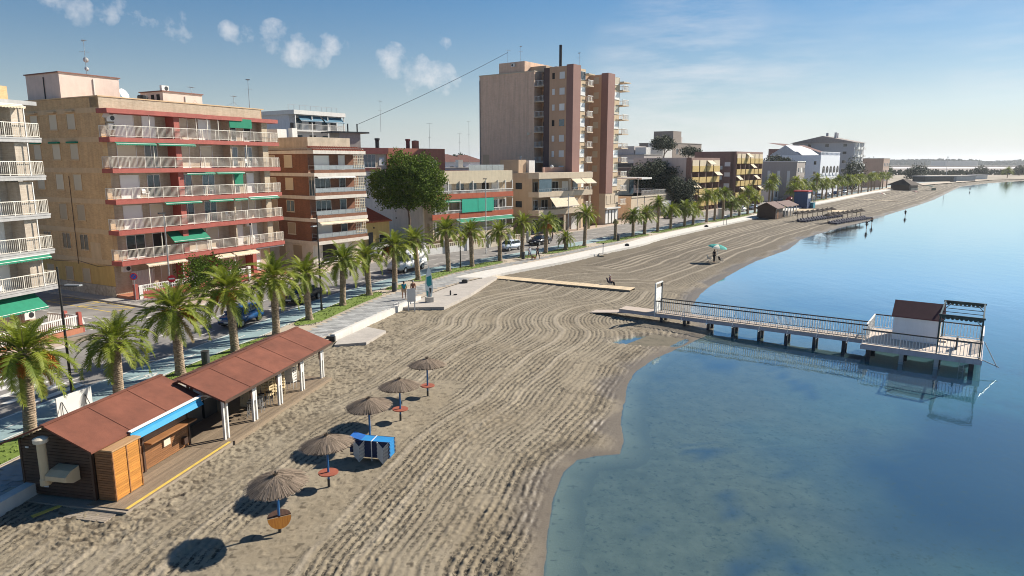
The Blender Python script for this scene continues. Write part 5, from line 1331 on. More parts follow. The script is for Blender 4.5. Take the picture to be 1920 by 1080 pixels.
plain('low white shed with a vaulted roof edge, in front of the grey slit windowed block', (83,224), (.62,.78), 10, 9, 5.2, white, roof=mat('pale_blue_sheet', (.45,.50,.55), .6, .08), wins=((3,1,1.6,2,'white'),(7,1,1.6,2,'glass')))
# ------------------------------------------------------------------ palms
m_frond = leaf('palm_frond', (.075,.125,.012), (.28,.31,.03), .36)
m_frond_old = leaf('old_frond', (.22,.17,.05), (.28,.19,.07), .2)
m_rachis = mat('frond_stem', (.26,.24,.07), .6, .1)
m_fruit = mat('palm_fruit', (.50,.17,.02), .7, .3, 6)
m_trunk, n_, l_, b_ = nodes_of('palm_trunk')
tc_ = n_.new('ShaderNodeTexCoord'); no_ = n_.new('ShaderNodeTexNoise'); no_.inputs['Scale'].default_value = 5; no_.inputs['Detail'].default_value = 8; no_.inputs['Roughness'].default_value = .7
l_.new(tc_.outputs['Object'], no_.inputs['Vector'])
cr_ = n_.new('ShaderNodeValToRGB'); cr_.color_ramp.elements[0].color = (.12,.085,.055,1); cr_.color_ramp.elements[1].color = (.36,.28,.20,1)
cr_.color_ramp.elements[0].position = .34; cr_.color_ramp.elements[1].position = .66; l_.new(no_.outputs['Fac'], cr_.inputs[0]); l_.new(cr_.outputs[0], b_.inputs['Base Color']); b_.inputs['Roughness'].default_value = .95
def frond_geo(mb, th0, droop, L, rr, M=None, npair=30, width=.36, mi=0, lw=.030):
    """one pinnate leaf growing along +x: stem and two rows of leaflets"""
    n = 12; pts = [Vector((0,0,0))]; dirs = []; a = th0; twist = rr.uniform(-.12, .12)
    for i in range(n):
        t = (i+.5)/n; a_ = a-droop*(t**1.35); d = Vector((math.cos(a_)*math.cos(twist*t), math.sin(twist*t*2), math.sin(a_))).normalized()
        dirs.append(d); pts.append(pts[-1]+d*L/n)
    V = lambda p: (M @ p) if M is not None else p
    prev = None
    for i in range(n+1):                                          # triangular stem
        d = dirs[min(i, n-1)]; s = d.cross(Vector((0,0,1))); s = s.normalized() if s.length > .05 else Vector((0,1,0)); u = s.cross(d)
        w = .030*(1-i/(n+.5))+.004
        ring = [V(pts[i]+s*w), V(pts[i]-s*w), V(pts[i]-u*w*.9)]
        k = len(mb.v); mb.v += [tuple(x) for x in ring]
        if prev is not None:
            for j in range(3): mb.f.append((prev+j, prev+(j+1)%3, k+(j+1)%3, k+j)); mb.m.append(mi+1)
        prev = k
    for j in range(npair):
        t = .16+.84*j/npair; x = t*n; i = min(int(x), n-1); p = pts[i].lerp(pts[i+1], x-i); d = dirs[i]
        s = d.cross(Vector((0,0,1))); s = s.normalized() if s.length > .05 else Vector((0,1,0)); u = s.cross(d)
        ll = width*(math.sin(math.pi*min(1, t*.88+.10))**.6)*rr.uniform(.85, 1.12)+.06
        for sg in (1, -1):
            dr = (s*sg*.78+d*(.45+.35*t)+u*rr.uniform(.10,.42)+Vector((0,0,-.18))).normalized()
            side = d*lw
            q0, q1 = p-side, p+side; tip = p+dr*ll+Vector((0,0,-.05*ll)); m_ = p+dr*ll*.55
            k = len(mb.v); mb.v += [tuple(V(q)) for q in (q0, q1, m_+side*.85, tip, m_-side*.85)]
            mb.f.append((k, k+1, k+2, k+3, k+4)); mb.m.append(mi)
FV = []                                                            # leaf shapes: upright, arching, level, hanging
rr = random.Random(3)
for (th, dr) in ((1.38,.7),(1.15,1.05),(.95,1.35),(.75,1.55),(.52,1.6),(.30,1.55),(.08,1.4),(-.2,1.2),(-.5,.85)):
    for v in range(2):
        mb = MB(); frond_geo(mb, th+rr.uniform(-.07,.07), dr*rr.uniform(.85,1.2), 2.25*rr.uniform(.92,1.08), rr); FV.append(mb.mesh('frond', [m_frond, m_rachis]))
mb = MB(); frond_geo(mb, -.75, .6, 2.0, rr); FV_old = mb.mesh('frond', [m_frond_old, m_rachis])
def trunk_mesh(h, r=.27):
    mb = MB(); n = 16; prof = []; z = 0
    while z < h-.45:
        t = z/(h-.45); rad = r*(1.0+.30*max(0, 1-z/.5)**2-.06*t); prof.append((rad*1.05, z)); prof.append((rad*.95, z+.055)); z += .11
    prof += [(r*1.05,h-.42),(r*1.42,h-.28),(r*1.5,h-.12),(r*1.35,h+.06),(r*.8,h+.28),(r*.25,h+.42)]
    vs = []; q = random.Random(int(h*100))
    for k, (rad, z) in enumerate(prof):
        for i in range(n):
            a = 2*math.pi*(i+.5*((k//2) % 2))/n; w = 1+q.uniform(-.05,.05); vs.append((rad*w*math.cos(a), rad*w*math.sin(a), z+q.uniform(-.015,.015)))
    fs = [(k*n+i, k*n+(i+1)%n, (k+1)*n+(i+1)%n, (k+1)*n+i) for k in range(len(prof)-1) for i in range(n)]
    return MB().add(vs, fs).mesh('trunk', m_trunk)
def boots_mesh(r=.27):
    mb = MB(); q = random.Random(8)
    for k in range(7):
        for i in range(11):
            a = 2*math.pi*(i+.5*(k % 2))/11; z = -.42+k*.085; rad = r*(1.05+.42*math.sin(math.pi*min(1,(k+1)/7.5)))
            c, s = math.cos(a), math.sin(a); b = Vector((c*rad*.9, s*rad*.9, z)); tip = Vector((c*(rad+.10), s*(rad+.10), z+.12)); t = Vector((-s, c, 0))*.05
            mb.add([b-t, b+t, tip+t*.7, tip-t*.7, b+Vector((0,0,.1))], [(0,1,2,3),(3,2,4),(1,4,2),(0,3,4)])
    return mb.mesh('leaf_base', m_trunk)
def fruit_mesh():
    mb = MB(); q = random.Random(4)
    for i in range(34):
        a = q.uniform(-.5,.5); L = q.uniform(.4,.85); p0 = Vector((0,0,0)); p1 = Vector((L*.6*math.cos(a), L*.6*math.sin(a), .10-q.uniform(0,.1))); p2 = p1+Vector((.18*math.cos(a), .18*math.sin(a), -L*.55))
        mb.tube([p0, p1, p2], .010, 3)
        for k in range(7):
            t = k/6; p = p1.lerp(p2, t)+Vector((q.uniform(-.05,.05), q.uniform(-.05,.05), q.uniform(-.04,.04))); r = .030
            mb.add([p+Vector(d)*r for d in ((1,0,0),(-1,0,0),(0,1,0),(0,-1,0),(0,0,1),(0,0,-1))], [(0,2,4),(2,1,4),(1,3,4),(3,0,4),(2,0,5),(1,2,5),(3,1,5),(0,3,5)])
    return mb.mesh('fruit_cluster', m_fruit)
M_FRUIT, M_BOOT = fruit_mesh(), boots_mesh()
M_TR = {}
def palm_detailed(h, seed, fruit, nf=46, spread=1.0, old=0):
    q = random.Random(seed); t = thing('palm_tree', 'palm', 'palm tree', (0,0,0), 0, 'palm trees along the promenade')
    hk = round(h*4)/4
    if hk not in M_TR: M_TR[hk] = trunk_mesh(hk)
    put('trunk', M_TR[hk], t); put('leaf_base', M_BOOT, t, (0,0,hk))
    for i in range(nf):
        u = (i+.5)/nf; a = i*2.39996+q.uniform(-.2,.2); k = min(7, int((u**.95)*8)); me = FV[2*k+q.randrange(2)]
        s = spread*(.72+.34*min(1, u*2.2))*q.uniform(.9,1.08)
        o = put('frond', me, t, (.10*math.cos(a), .10*math.sin(a), hk+.34-.26*u), (q.uniform(-.12,.12), q.uniform(-.1,.1), a)); o.scale = (s, s, s)
    for i in range(old):
        a = q.uniform(0, 6.28); o = put('frond', FV_old, t, (.2*math.cos(a), .2*math.sin(a), hk-.1), (0,0,a)); o.scale = (.9,.9,.9)
    for i in range(fruit*2):
        a = -2.6+i*.75+q.uniform(-.3,.3); o = put('fruit_cluster', M_FRUIT, t, (.36*math.cos(a), .36*math.sin(a), hk+.02), (0,0,a)); o.scale = (1.35,)*3
    return t
def crown_mesh(seed, nf, npair=15):
    q = random.Random(seed); mb = MB()
    for i in range(nf):
        u = (i+.5)/nf; a = i*2.39996+q.uniform(-.2,.2); th = 1.4-1.75*u**.9
        s = (.72+.34*min(1, u*2.2))*q.uniform(.9,1.08)
        M = Matrix.Translation((0,0,.22-.3*u)) @ Matrix.Rotation(a, 4, 'Z') @ Matrix.Scale(s, 4)
        frond_geo(mb, th, (.8+.9*math.sin(math.pi*min(1,u*1.1)))*q.uniform(.85,1.2), 2.25, q, M, npair, .44, 0, .055)
    return mb.mesh('crown', [m_frond, m_rachis])
CROWNS = [crown_mesh(s, 46) for s in (1, 2, 3)]
fr_near = ['nearest palm at the left edge, with hanging orange fruit and a ringed trunk top','slim palm behind the wooden kiosk roof, without fruit','palm with orange fruit behind the gap between kiosk and shelter, left of the blue car',
 'palm right in front of the small blue car, with a fruit ringed neck','thick trunked palm at the far end of the brown shelter roof','palm whose trunk stands in front of the black saloon car','palm just right of the tall dark lamp post by the black saloon',
 'palm in front of the grey and brown brick block, left of the white van','palm with a bright orange fruit bunch, in front of the white van','palm directly left of the surfboard sign','palm in front of the garden wall, left of the second dark lamp post',
 'palm just right of the second dark lamp post','palm in front of the pale parked car with its trunk right of it','palm left of the two walkers on the promenade','palm with pale orange fruit, right of the two walkers','stunted little palm with a short trunk beside a slim lamp post',
 'lone palm in front of the cream awnings of the beige corner block']
# (pixel measured) base depth, lateral offset from the row, trunk height, fruit, crown size
palms = [(30.0,0,3.75,3,1.12,2),(35.1,.0,3.0,0,.95,0),(39.5,0,3.75,2,1.06,2),(44.5,0,4.0,3,1.12,2),(49.1,0,4.0,1,1.14,1),(54.0,0,3.5,0,1.0,0),(59.7,0,3.75,0,1.05,0),(64.4,0,3.5,0,.98,0),(68.3,.1,4.0,2,1.05,0),
         (73.1,0,4.0,0,1.08,0),(79.0,0,4.5,0,1.05,0),(82.7,0,4.0,0,1.0,0),(87.3,0,3.5,0,1.0,0),(90.8,0,4.25,0,1.0,0),(95.2,0,4.0,1,.98,0),(99.3,.2,1.5,0,.72,0),(103.9,0,4.5,0,1.05,0)]
for i, (y, o, h, fr_, sp, old) in enumerate(palms):
    t = palm_detailed(h, 100+i, fr_, 48 if i < 9 else 42, sp, old)
    p, f = pl(y, o); t.location = (p[0], p[1], .03); t.rotation_euler = (R(2.8*math.sin(i*2.3)), R(3.0*math.cos(i*1.7)), i*1.37); t['label'] = fr_near[i]
# the farther palms: trunk and one-piece crown
def palm_simple(x, y, h, s, rz, label, z0=.0):
    t = thing('palm_tree', label, 'palm tree', (x, y, z0), rz, 'palm trees along the promenade')
    hk = round(h*2)/2
    if hk not in M_TR: M_TR[hk] = trunk_mesh(hk)
    put('trunk', M_TR[hk], t); c = put('crown', rnd.choice(CROWNS), t, (0,0,hk), (0,0,rnd.uniform(0,6.3))); c.scale = (s, s, s*rnd.uniform(.95,1.1)); return t
ordn = ['first','second','third','fourth','fifth','sixth','seventh','eighth','ninth','tenth','eleventh','twelfth','thirteenth','fourteenth','fifteenth','sixteenth','seventeenth','eighteenth','nineteenth','twentieth','twenty first','twenty second','twenty third','twenty fourth','twenty fifth']
mid = [(111.9,3.2),(116.8,3.3),(120.4,3.6),(125.0,5.2),(130.0,3.3),(135.4,3.7),(138.9,3.2),(145.2,5.4),(149.2,5.6),(153.5,5.4),(158.0,3.0),(162.7,3.4),(167.5,5.4),(172,4.0)]
lead = ['bare trunked palm with hardly any crown, right of the tower entrance']+['%s palm to the right of the tower entrance, counting from the left' % ordn[i] for i in range(1, 14)]
for i, (y, h) in enumerate(mid):
    p, f = pl(y, 0)
    palm_simple(p[0], p[1], h, (.25 if i == 0 else 1.0)*rnd.uniform(.98,1.22), i*2.1, lead[i])
farp = [(205,4.5),(210,6.4),(216,4.6),(221,5.6),(226,4.4),(231,7.2),(236,5.0),(241,5.5),(247,5.2),(253,5.8),(259,5.2),(266,5.8),(273,5.6),(281,6.0),(289,6.2),(297,6.0),(305,6.3),(313,6.0),(322,6.4),(331,6.2),(341,6.0)]
for i, (y, h) in enumerate(farp):
    p, f = pl(y, rnd.uniform(-.6,.4)); palm_simple(p[0], p[1], h, rnd.uniform(1.15,1.45), i*1.7, '%s palm past the blue beach hut, counting from the left of the distant row' % ordn[i])
p, f = pl(192, 3.0)
for i, (dx, dy, h, lb) in enumerate(((-5,4,6.0,'tall palm just left of the blue beach hut'),(-13,-3,4.0,'low bushy palm left of the tall one by the blue beach hut'),(0,15,7.5,'tallest palm directly behind the blue beach hut'))):
    palm_simple(p[0]+dx, p[1]+dy, h, 1.2, i, lb)

# ------------------------------------------------------------------ broadleaf trees, pines and shrubs
def leafy(name, label, cat, loc, lobes, n, size, mat_leaf, trunk=None, seed=1, limbs=6, group=None, tip=.8):
    """crown of many leaf clumps scattered through lobes; trunk with limbs"""
    q = random.Random(seed); t = thing(name, label, cat, loc, 0, group)
    mb = MB(); shade = []
    tot = sum(l[3]*l[4]*l[5] for l in lobes)
    for (cx, cy, cz, rx, ry, rz_) in lobes:
        k = int(n*rx*ry*rz_/tot)
        for i in range(k):
            d = Vector((q.gauss(0,1), q.gauss(0,1), q.gauss(0,1))).normalized(); r = q.uniform(.25,1)**.42
            wob = 1+.34*math.sin(d.x*5+cx*3)*math.cos(d.y*4.3+cz)+.14*math.sin(d.z*9+d.x*7)
            c = Vector((cx+d.x*rx*r*wob, cy+d.y*ry*r*wob, cz+d.z*rz_*r*wob)); tone = q.random()
            for j in range(4):
                a = Vector((q.gauss(0,1), q.gauss(0,1), q.gauss(0,1))).normalized(); b = a.orthogonal().normalized(); e = c+Vector((q.uniform(-1,1), q.uniform(-1,1), q.uniform(-1,1)))*size*.9
                s = size*q.uniform(.5,1.0); kx = len(mb.v)
                mb.v += [tuple(e-b*s*.45), tuple(e+a*s*.5), tuple(e+b*s*.45), tuple(e-a*s*.5)]; mb.f.append((kx,kx+1,kx+2,kx+3)); mb.m.append(0)
                shade += [min(1, max(0, tone*.75+q.random()*.3))]*4
    me = mb.mesh('crown', mat_leaf); at_ = me.attributes.new('tone', 'FLOAT', 'POINT'); at_.data.foreach_set('value', shade)
    put('crown', me, t)
    if trunk:
        h, r, m_ = trunk; tb = MB(); pts = [Vector((0,0,-.2))]
        for i in range(1, 7): pts.append(Vector((math.sin(i*.9+seed)*.10*i*.5, math.cos(i*1.3+seed)*.08*i*.5, h*i/6)))
        for i in range(6): tb.cyl(pts[i], pts[i+1], r*(1.25 if i == 0 else 1-.09*i), r*(1-.09*(i+1)), 9)
        for (cx, cy, cz, rx, ry, rz_) in lobes[:limbs]:
            a = pts[-1] if q.random() < .6 else pts[-2]; m2 = a.lerp(Vector((cx,cy,cz)), .55)+Vector((0,0,-.3)); tb.cyl(a, m2, r*.45, r*.28, 6); tb.cyl(m2, Vector((cx,cy,cz)), r*.28, r*.1, 5)
        tb.build('trunk', m_, t)
    return t
l_pine = leaf('pine_needles', (.032,.075,.010), (.165,.225,.028), .25, 'tone')
l_dark = leaf('dark_leaves', (.016,.030,.016), (.050,.066,.034), .12, 'tone')
l_bush = leaf('bush_leaves', (.04,.085,.012), (.13,.19,.025), .25, 'tone')
m_bark = mat('bark', (.12,.085,.06), .95, .3, 5, bump=.6, bscale=12)
leafy('pine_tree', 'big bushy pine with a slender trunk, in front of the blank white side wall', 'tree', (-14.7,98,0),
      [(-.3,0,9.9,3.0,2.6,2.4),(-3.1,.3,9.3,2.3,2.2,2.1),(2.4,-.2,9.9,2.5,2.3,2.2),(-1.0,.2,12.4,2.0,1.9,1.6),(2.3,.2,12.1,2.2,1.9,1.5),(-2.4,0,7.4,2.0,1.8,1.3),(1.4,.3,7.7,2.6,2.1,1.4),(4.1,0,7.5,1.6,1.4,1.2),(4.2,0,6.3,1.4,1.2,.8),(.1,0,6.7,1.5,1.4,.8),(-4.2,0,10.3,1.3,1.2,1.3),(4.3,.2,10.3,1.2,1.1,1.3)], 7600, .30, l_pine, (6.9,.24,m_bark), 5, 9)
leafy('tree', 'wide dark tree in front of the grey blank wall, left of the ochre balconied block', 'tree', (35.0,176,0),
      [(0,0,8.2,4,4,3.3),(3.6,1,9.0,3.4,3,3),(-2.6,1,9.4,2.4,3,2.6),(1.5,0,11.4,2.6,2.6,1.8),(6,2,7.0,2.4,2.4,2.4)], 2600, .50, l_dark, (5.5,.3,m_bark), 8, 5)
leafy('tree', 'lower dark tree touching the ochre balconied block, right of the wide dark tree', 'tree', (42.6,170,0),
      [(-1,0,4.6,3.0,2.6,2.8),(1.4,1,6.6,2.0,2,1.8),(-2.6,1,7.2,2.4,2.4,2.0),(0,0,2.4,2.8,2.4,1.8)], 1700, .45, l_dark, (4,.25,m_bark), 9, 4)
leafy('pine_tree', 'round umbrella pine rising over the roofs behind the long grey building', 'tree', (54,250,6), [(0,0,13.3,3.6,3.6,2.4),(-2.6,0,12.6,2,2,1.5),(2.4,0,12.4,2.2,2,1.5)], 900, .6, l_dark, (11,.4,m_bark), 3, 3)
leafy('tree', 'small dark tree top between the umbrella pine and the stepped roof block', 'tree', (64,254,6), [(0,0,10.4,3.4,2,1.5),(2.8,0,10,2,2,1.2)], 500, .55, l_dark, (9,.3,m_bark), 4, 2)
leafy('tree', 'left one of two dark trees over the villas, left of the tower', 'tree', (-24,205,0), [(0,0,13.0,4,3,2.4),(-4,0,12.2,2.6,2.4,2.0),(3.8,0,12,2,2,2)], 900, .6, l_dark, (10,.35,m_bark), 6, 3)
leafy('tree', 'right one of two dark trees over the villas, between the hipped roofs', 'tree', (-14.6,198,0), [(0,0,12.6,2.8,2.4,2.0),(2.4,0,12.0,2,2,1.4)], 600, .55, l_dark, (10,.35,m_bark), 7, 2)
leafy('shrub', 'bright green bush with yellow tips in front of the tan brick block', 'shrub', (-29.6,63.6,0), [(0,0,2.3,1.5,1.4,1.5),(1.4,.8,2.8,1.3,1.2,1.2),(2.6,1.5,2.2,1.2,1.1,1.2),(.6,-.4,1.3,1.5,1.2,1.1)], 900, .22, l_bush, (1.6,.12,m_bark), 11, 3)
leafy('shrub', 'clipped round bush beside the beige corner block', 'shrub', (6.6,113.2,0), [(0,0,2.5,1.5,1.4,1.35)], 520, .22, l_bush, (1.6,.14,m_bark), 12, 1)
leafy('tree', 'dark tree between the arched white building and the balcony stack', 'tree', (150,306,0), [(0,0,9,4,4,4.5),(0,0,5,4.4,4,4)], 900, .8, l_dark, (4,.4,m_bark), 13, 2)
leafy('tree', 'dark bush on the slope over the grey slit windowed block', 'tree', (101,268,0), [(0,0,12.6,4,3,2.4),(4,0,12,3,3,2)], 500, .7, l_dark, (10,.3,m_bark), 14, 2)
l_mid = leaf('mid_leaves', (.045,.075,.03), (.10,.135,.05), .2, 'tone')
for i, (x, y, s, lb) in enumerate(((186,372,1.2,'first big green tree behind the far end of the palm row'),(198,388,1.4,'second big green tree behind the far end of the palm row'),(214,410,1.3,'third big green tree behind the far end of the palm row'),(231,436,1.1,'last green tree of the clump at the far end of the palm row'))):
    leafy('tree', lb, 'tree', (x,y,0), [(0,0,7*s,4.6*s,4*s,3.4*s),(3.4*s,0,6*s,3*s,3*s,2.6*s),(-3.2*s,1,6.4*s,3*s,3*s,2.8*s),(0,0,3.6*s,4*s,3.4*s,2.4*s)], 700, .95, l_mid, (4*s,.45,m_bark), 20+i, 3, 'trees beyond the palm row')
ORD = ['first','second','third','fourth','fifth','sixth','seventh','eighth','ninth','tenth','eleventh','twelfth']
# ------------------------------------------------------------------ wooden kiosk
fK = (.205, .979)
oK = (-15.86, 24.38)
kz = -.22
roof_brown = mat('brown_roof_felt', (.165,.057,.034), .9, .28, .8, bump=.25, bscale=25, rand=.06)
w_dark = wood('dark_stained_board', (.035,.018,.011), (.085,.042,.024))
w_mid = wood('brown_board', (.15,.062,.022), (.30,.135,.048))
w_gold = wood('golden_board', (.34,.135,.022), (.56,.25,.048), (1,3,14))
w_grey = wood('weathered_plank', (.20,.165,.13), (.34,.29,.23), (2,14,14))
w_deck = wood('deck_plank', (.15,.11,.075), (.27,.21,.145), (2,14,14))
K_ = thing('beach_kiosk', 'closed dark wooden beach kiosk with a brown roof, blue awning and fat beige extractor pipe', 'kiosk', (*oK, kz), ang(fK))
LK, DK, HE, HR = 5.5, 3.25, 2.22, 2.98
_pl = {}
def plank(root, m, x0, x1, y0, y1, z0, z1, name='plank'):
    kk = (round(x1-x0,3), round(y1-y0,3), round(z1-z0,3), m.name, name)
    if kk not in _pl: _pl[kk] = MB().box(-(x1-x0)/2,(x1-x0)/2,-(y1-y0)/2,(y1-y0)/2,-(z1-z0)/2,(z1-z0)/2).mesh(name, m)
    return put(name, _pl[kk], root, ((x0+x1)/2,(y0+y1)/2,(z0+z1)/2))
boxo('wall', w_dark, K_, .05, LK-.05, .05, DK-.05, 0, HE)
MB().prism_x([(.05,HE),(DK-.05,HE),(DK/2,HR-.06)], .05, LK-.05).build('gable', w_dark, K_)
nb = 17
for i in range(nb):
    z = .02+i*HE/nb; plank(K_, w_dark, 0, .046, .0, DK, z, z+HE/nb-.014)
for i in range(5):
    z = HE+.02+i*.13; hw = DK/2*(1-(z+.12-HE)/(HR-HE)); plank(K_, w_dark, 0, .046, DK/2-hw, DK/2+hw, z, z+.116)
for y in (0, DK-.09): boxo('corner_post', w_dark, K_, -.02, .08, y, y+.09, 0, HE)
boxo('corner_post', w_mid, K_, LK-.09, LK+.0, -.02, .05, 0, HE)
for i in range(13):                                             # front: boarded counter, dark above
    z = .05+i*.088; plank(K_, w_mid, 1.62, LK-.1, -.03, .045, z, z+.076)
boxo('shutter_panel', wood('grey_board', (.14,.085,.055), (.24,.16,.10)), K_, 1.62, LK-.1, .0, .048, 1.28, HE-.02)
boxo('counter_shelf', w_mid, K_, 2.6, LK+.02, -.42, -.03, 1.20, 1.26)
for x in (2.55, LK-.1): boxo('front_post', w_dark, K_, x-.05, x+.05, -.07, -.032, 0, HE)
boxo('meter_box', cream, K_, 3.7, 4.1, -.10, -.034, .62, .92); boxo('socket_box', w_dark, K_, 4.85, 5.1, -.2, -.034, .25, .55)
boxo('vent_plate', white, K_, -.03, -.002, 2.1, 2.3, .35, .52); boxo('vent_plate', white, K_, -.03, -.002, 2.8, 2.95, 1.9, 1.96)
cab = MB().box(.12,1.5,-.78,-.05,.0,2.0).build('cabinet', w_gold, K_)
boxo('cabinet_roof', wood('plank_top', (.26,.15,.07), (.42,.26,.13)), cab, .06, 1.58, -.86, .0, 2.0, 2.06)
for i in range(20):
    z = .04+i*.097
    plank(cab, w_gold, .13, .80, -.815, -.782, z, z+.086); plank(cab, w_gold, .84, 1.5, -.815, -.782, z, z+.086); plank(cab, w_dark if 0 else w_mid, .082, .118, -.78, -.06, z, z+.086)
for x in (.08, .80, 1.47): boxo('cabinet_frame', w_mid, cab, x, x+.045, -.835, -.816, 0, 2.0)
lp = {}
def roof_slab(root, x0, x1, ya, za, yb, zb, th, n, name, m, seam=None):
    """one slope laid in felt panels from eave (ya, za) to ridge (yb, zb)"""
    for i in range(n):
        a, b = x0+(x1-x0)*i/n, x0+(x1-x0)*(i+1)/n
        MB().prism_x([(ya,za),(yb,zb),(yb,zb+th),(ya,za+th)], a+.002, b-.002).build(name, m, root)
        if i: MB().prism_x([(ya,za+th+.003),(yb,zb+th+.003),(yb,zb+th+.018),(ya,za+th+.018)], a-.06, a+.06).build('felt_seam', seam or m, root)
roof_slab(K_, -.42, LK+.5, -.42, HE-.12, DK/2, HR, .07, 3, 'roof_panel', roof_brown)
roof_slab(K_, -.42, LK+.5, DK+.42, HE-.12, DK/2, HR, .07, 3, 'roof_panel', roof_brown)
boxo('ridge_cap', roof_brown, K_, -.43, LK+.51, DK/2-.10, DK/2+.10, HR+.066, HR+.09)
aw = MB().prism_x([(-.47,HE-.20),(-.44,HE-.03),(-.40,HE-.03),(-.43,HE-.20)], 1.5, LK+.35).build('awning', mat('blue_awning_cloth', (.015,.235,.46), .7, .06), K_)
MB().prism_x([(-.53,HE-.02),(-.38,HE+.0),(-.38,HE+.035),(-.53,HE+.015)], 1.45, LK+.4).build('awning_case', white, aw)
MB().prism_x([(-.62,HE-.36),(-.48,HE-.19),(-.475,HE-.19),(-.615,HE-.37)], 1.55, LK+.3).build('valance', MATS['blue_awning_cloth'], aw)
du = MB(); du.lathe([(.19,.78),(.18,1.0),(.155,1.05),(.155,2.35),(.15,2.4)], 18, (-.55,1.62,0)); 
duct = du.build('extractor_pipe', mat('beige_sheet_metal', (.52,.41,.26), .5, .08), K_, smooth=False)
MB().lathe([(.155,2.40),(.25,2.46),(.26,2.60),(.15,2.66)], 18, (-.55,1.62,0)).build('pipe_cowl', cream, duct)
MB().prism_y([(-.72,1.02),(-.4,.86),(-.06,.86),(-.06,1.42),(-.45,1.36),(-.72,1.2)], .55, 1.45).build('extractor_box', mat('beige_sheet_metal', (0,0,0)), duct)
MB().cyl((-.5,1.45,1.05),(-.3,1.2,1.1),.2,.24,14).build('pipe_elbow', MATS['beige_sheet_metal'], duct)
# timber deck in front of kiosk and shelter
dk = thing('timber_deck', 'timber deck with a yellow edge line under the kiosk and the open shelter', 'deck', (*oK, kz), ang(fK))
LD = 16.0
boxo('deck_frame', w_grey, dk, -.5, LD, -1.72, DK+.3, -.4, -.035)
for i in range(13):
    y = -1.70+i*.142; plank(dk, w_deck, -.35, 5.2, y, y+.130, -.034, .0, 'deck_plank'); plank(dk, w_deck, 5.22, LD-.02, y, y+.130, -.034, .0, 'deck_plank')
boxo('deck_floor', w_deck, dk, 5.5, LD-.05, .16, DK+.28, -.034, -.002)
boxo('edge_line', m_yel, dk, -.3, 6.1, -1.66, -1.52, .0, .004); boxo('edge_board', w_deck, dk, 6.2, LD, -1.80, -1.73, -.2, .02)
st_ = thing('deck_step', 'weathered plank step at the near front corner of the wooden kiosk', 'step', (*oK, kz), ang(fK))
for i in range(7): plank(st_, w_grey, -1.15+i*.11, -1.05+i*.11, -1.35, .4, -.16, -.10)
boxo('step_frame', w_grey, st_, -1.12, -.42, -1.30, .35, -.34, -.165)
st2 = thing('deck_step', 'grey plank ramp along the dark near side wall of the wooden kiosk', 'step', (*oK, kz), ang(fK))
for i in range(9): plank(st2, w_grey, -1.1+i*.115, -.995+i*.115, .5, 3.4, -.20, -.14)
boxo('step_frame', w_grey, st2, -1.08, -.1, .55, 3.35, -.36, -.205)
o = boxo('plank', m_yel, None, -.5, .5, -.09, .09, 0, .07); o.name = 'yellow_beam'; o.location = (-17.35,23.75,kz-.13); o.rotation_euler.z = 1.0; o['label'] = 'short yellow beam lying beside the near side wall of the wooden kiosk'; o['category'] = 'beam'

# ------------------------------------------------------------------ open shelter
fS = (.205, .979); oS = (-13.35, 30.35)
Sh = thing('beach_shelter', 'long open beach shelter with a brown roof on white posts, next to the wooden kiosk', 'shelter', (*oS, kz), ang(fS))
LS, DS = 9.6, 3.6
roof_slab(Sh, -.55, LS+.55, -.45, 1.97, DS/2, 2.80, .09, 5, 'roof_panel', roof_brown)
roof_slab(Sh, -.55, LS+.55, DS+.45, 1.97, DS/2, 2.80, .09, 5, 'roof_panel', roof_brown)
boxo('ridge_cap', roof_brown, Sh, -.56, LS+.56, DS/2-.10, DS/2+.10, 2.885, 2.91)
boxo('fascia', w_dark, Sh, -.56, LS+.56, -.475, -.452, 1.93, 2.07)
for i in range(5):
    x = .05+i*(LS-.1)/4
    for y in (0, DS):
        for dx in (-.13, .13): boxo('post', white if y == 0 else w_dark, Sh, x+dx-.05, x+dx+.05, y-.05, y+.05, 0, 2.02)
        if 0 < i < 5 and y == 0: boxo('post_plate', white, Sh, x-.08, x+.08, y-.035, y+.035, 1.05, 1.65)
        if y == 0 and i: boxo('dark_brace', w_dark, Sh, x-.30, x-.20, y-.03, y+.03, 1.2, 2.0)
    boxo('tie_beam', white, Sh, x-.04, x+.04, 0, DS, 1.98, 2.08)
for y in (0, DS): boxo('wall_plate', w_dark, Sh, -.3, LS+.3, y-.05, y+.05, 2.02, 2.10)
MB().cyl((LS/2,DS-.2,.0),(LS/2,DS-.2,.01),.01).build('floor_stud', iron, Sh)
def s2w(p): return local_to_world(Sh, p)
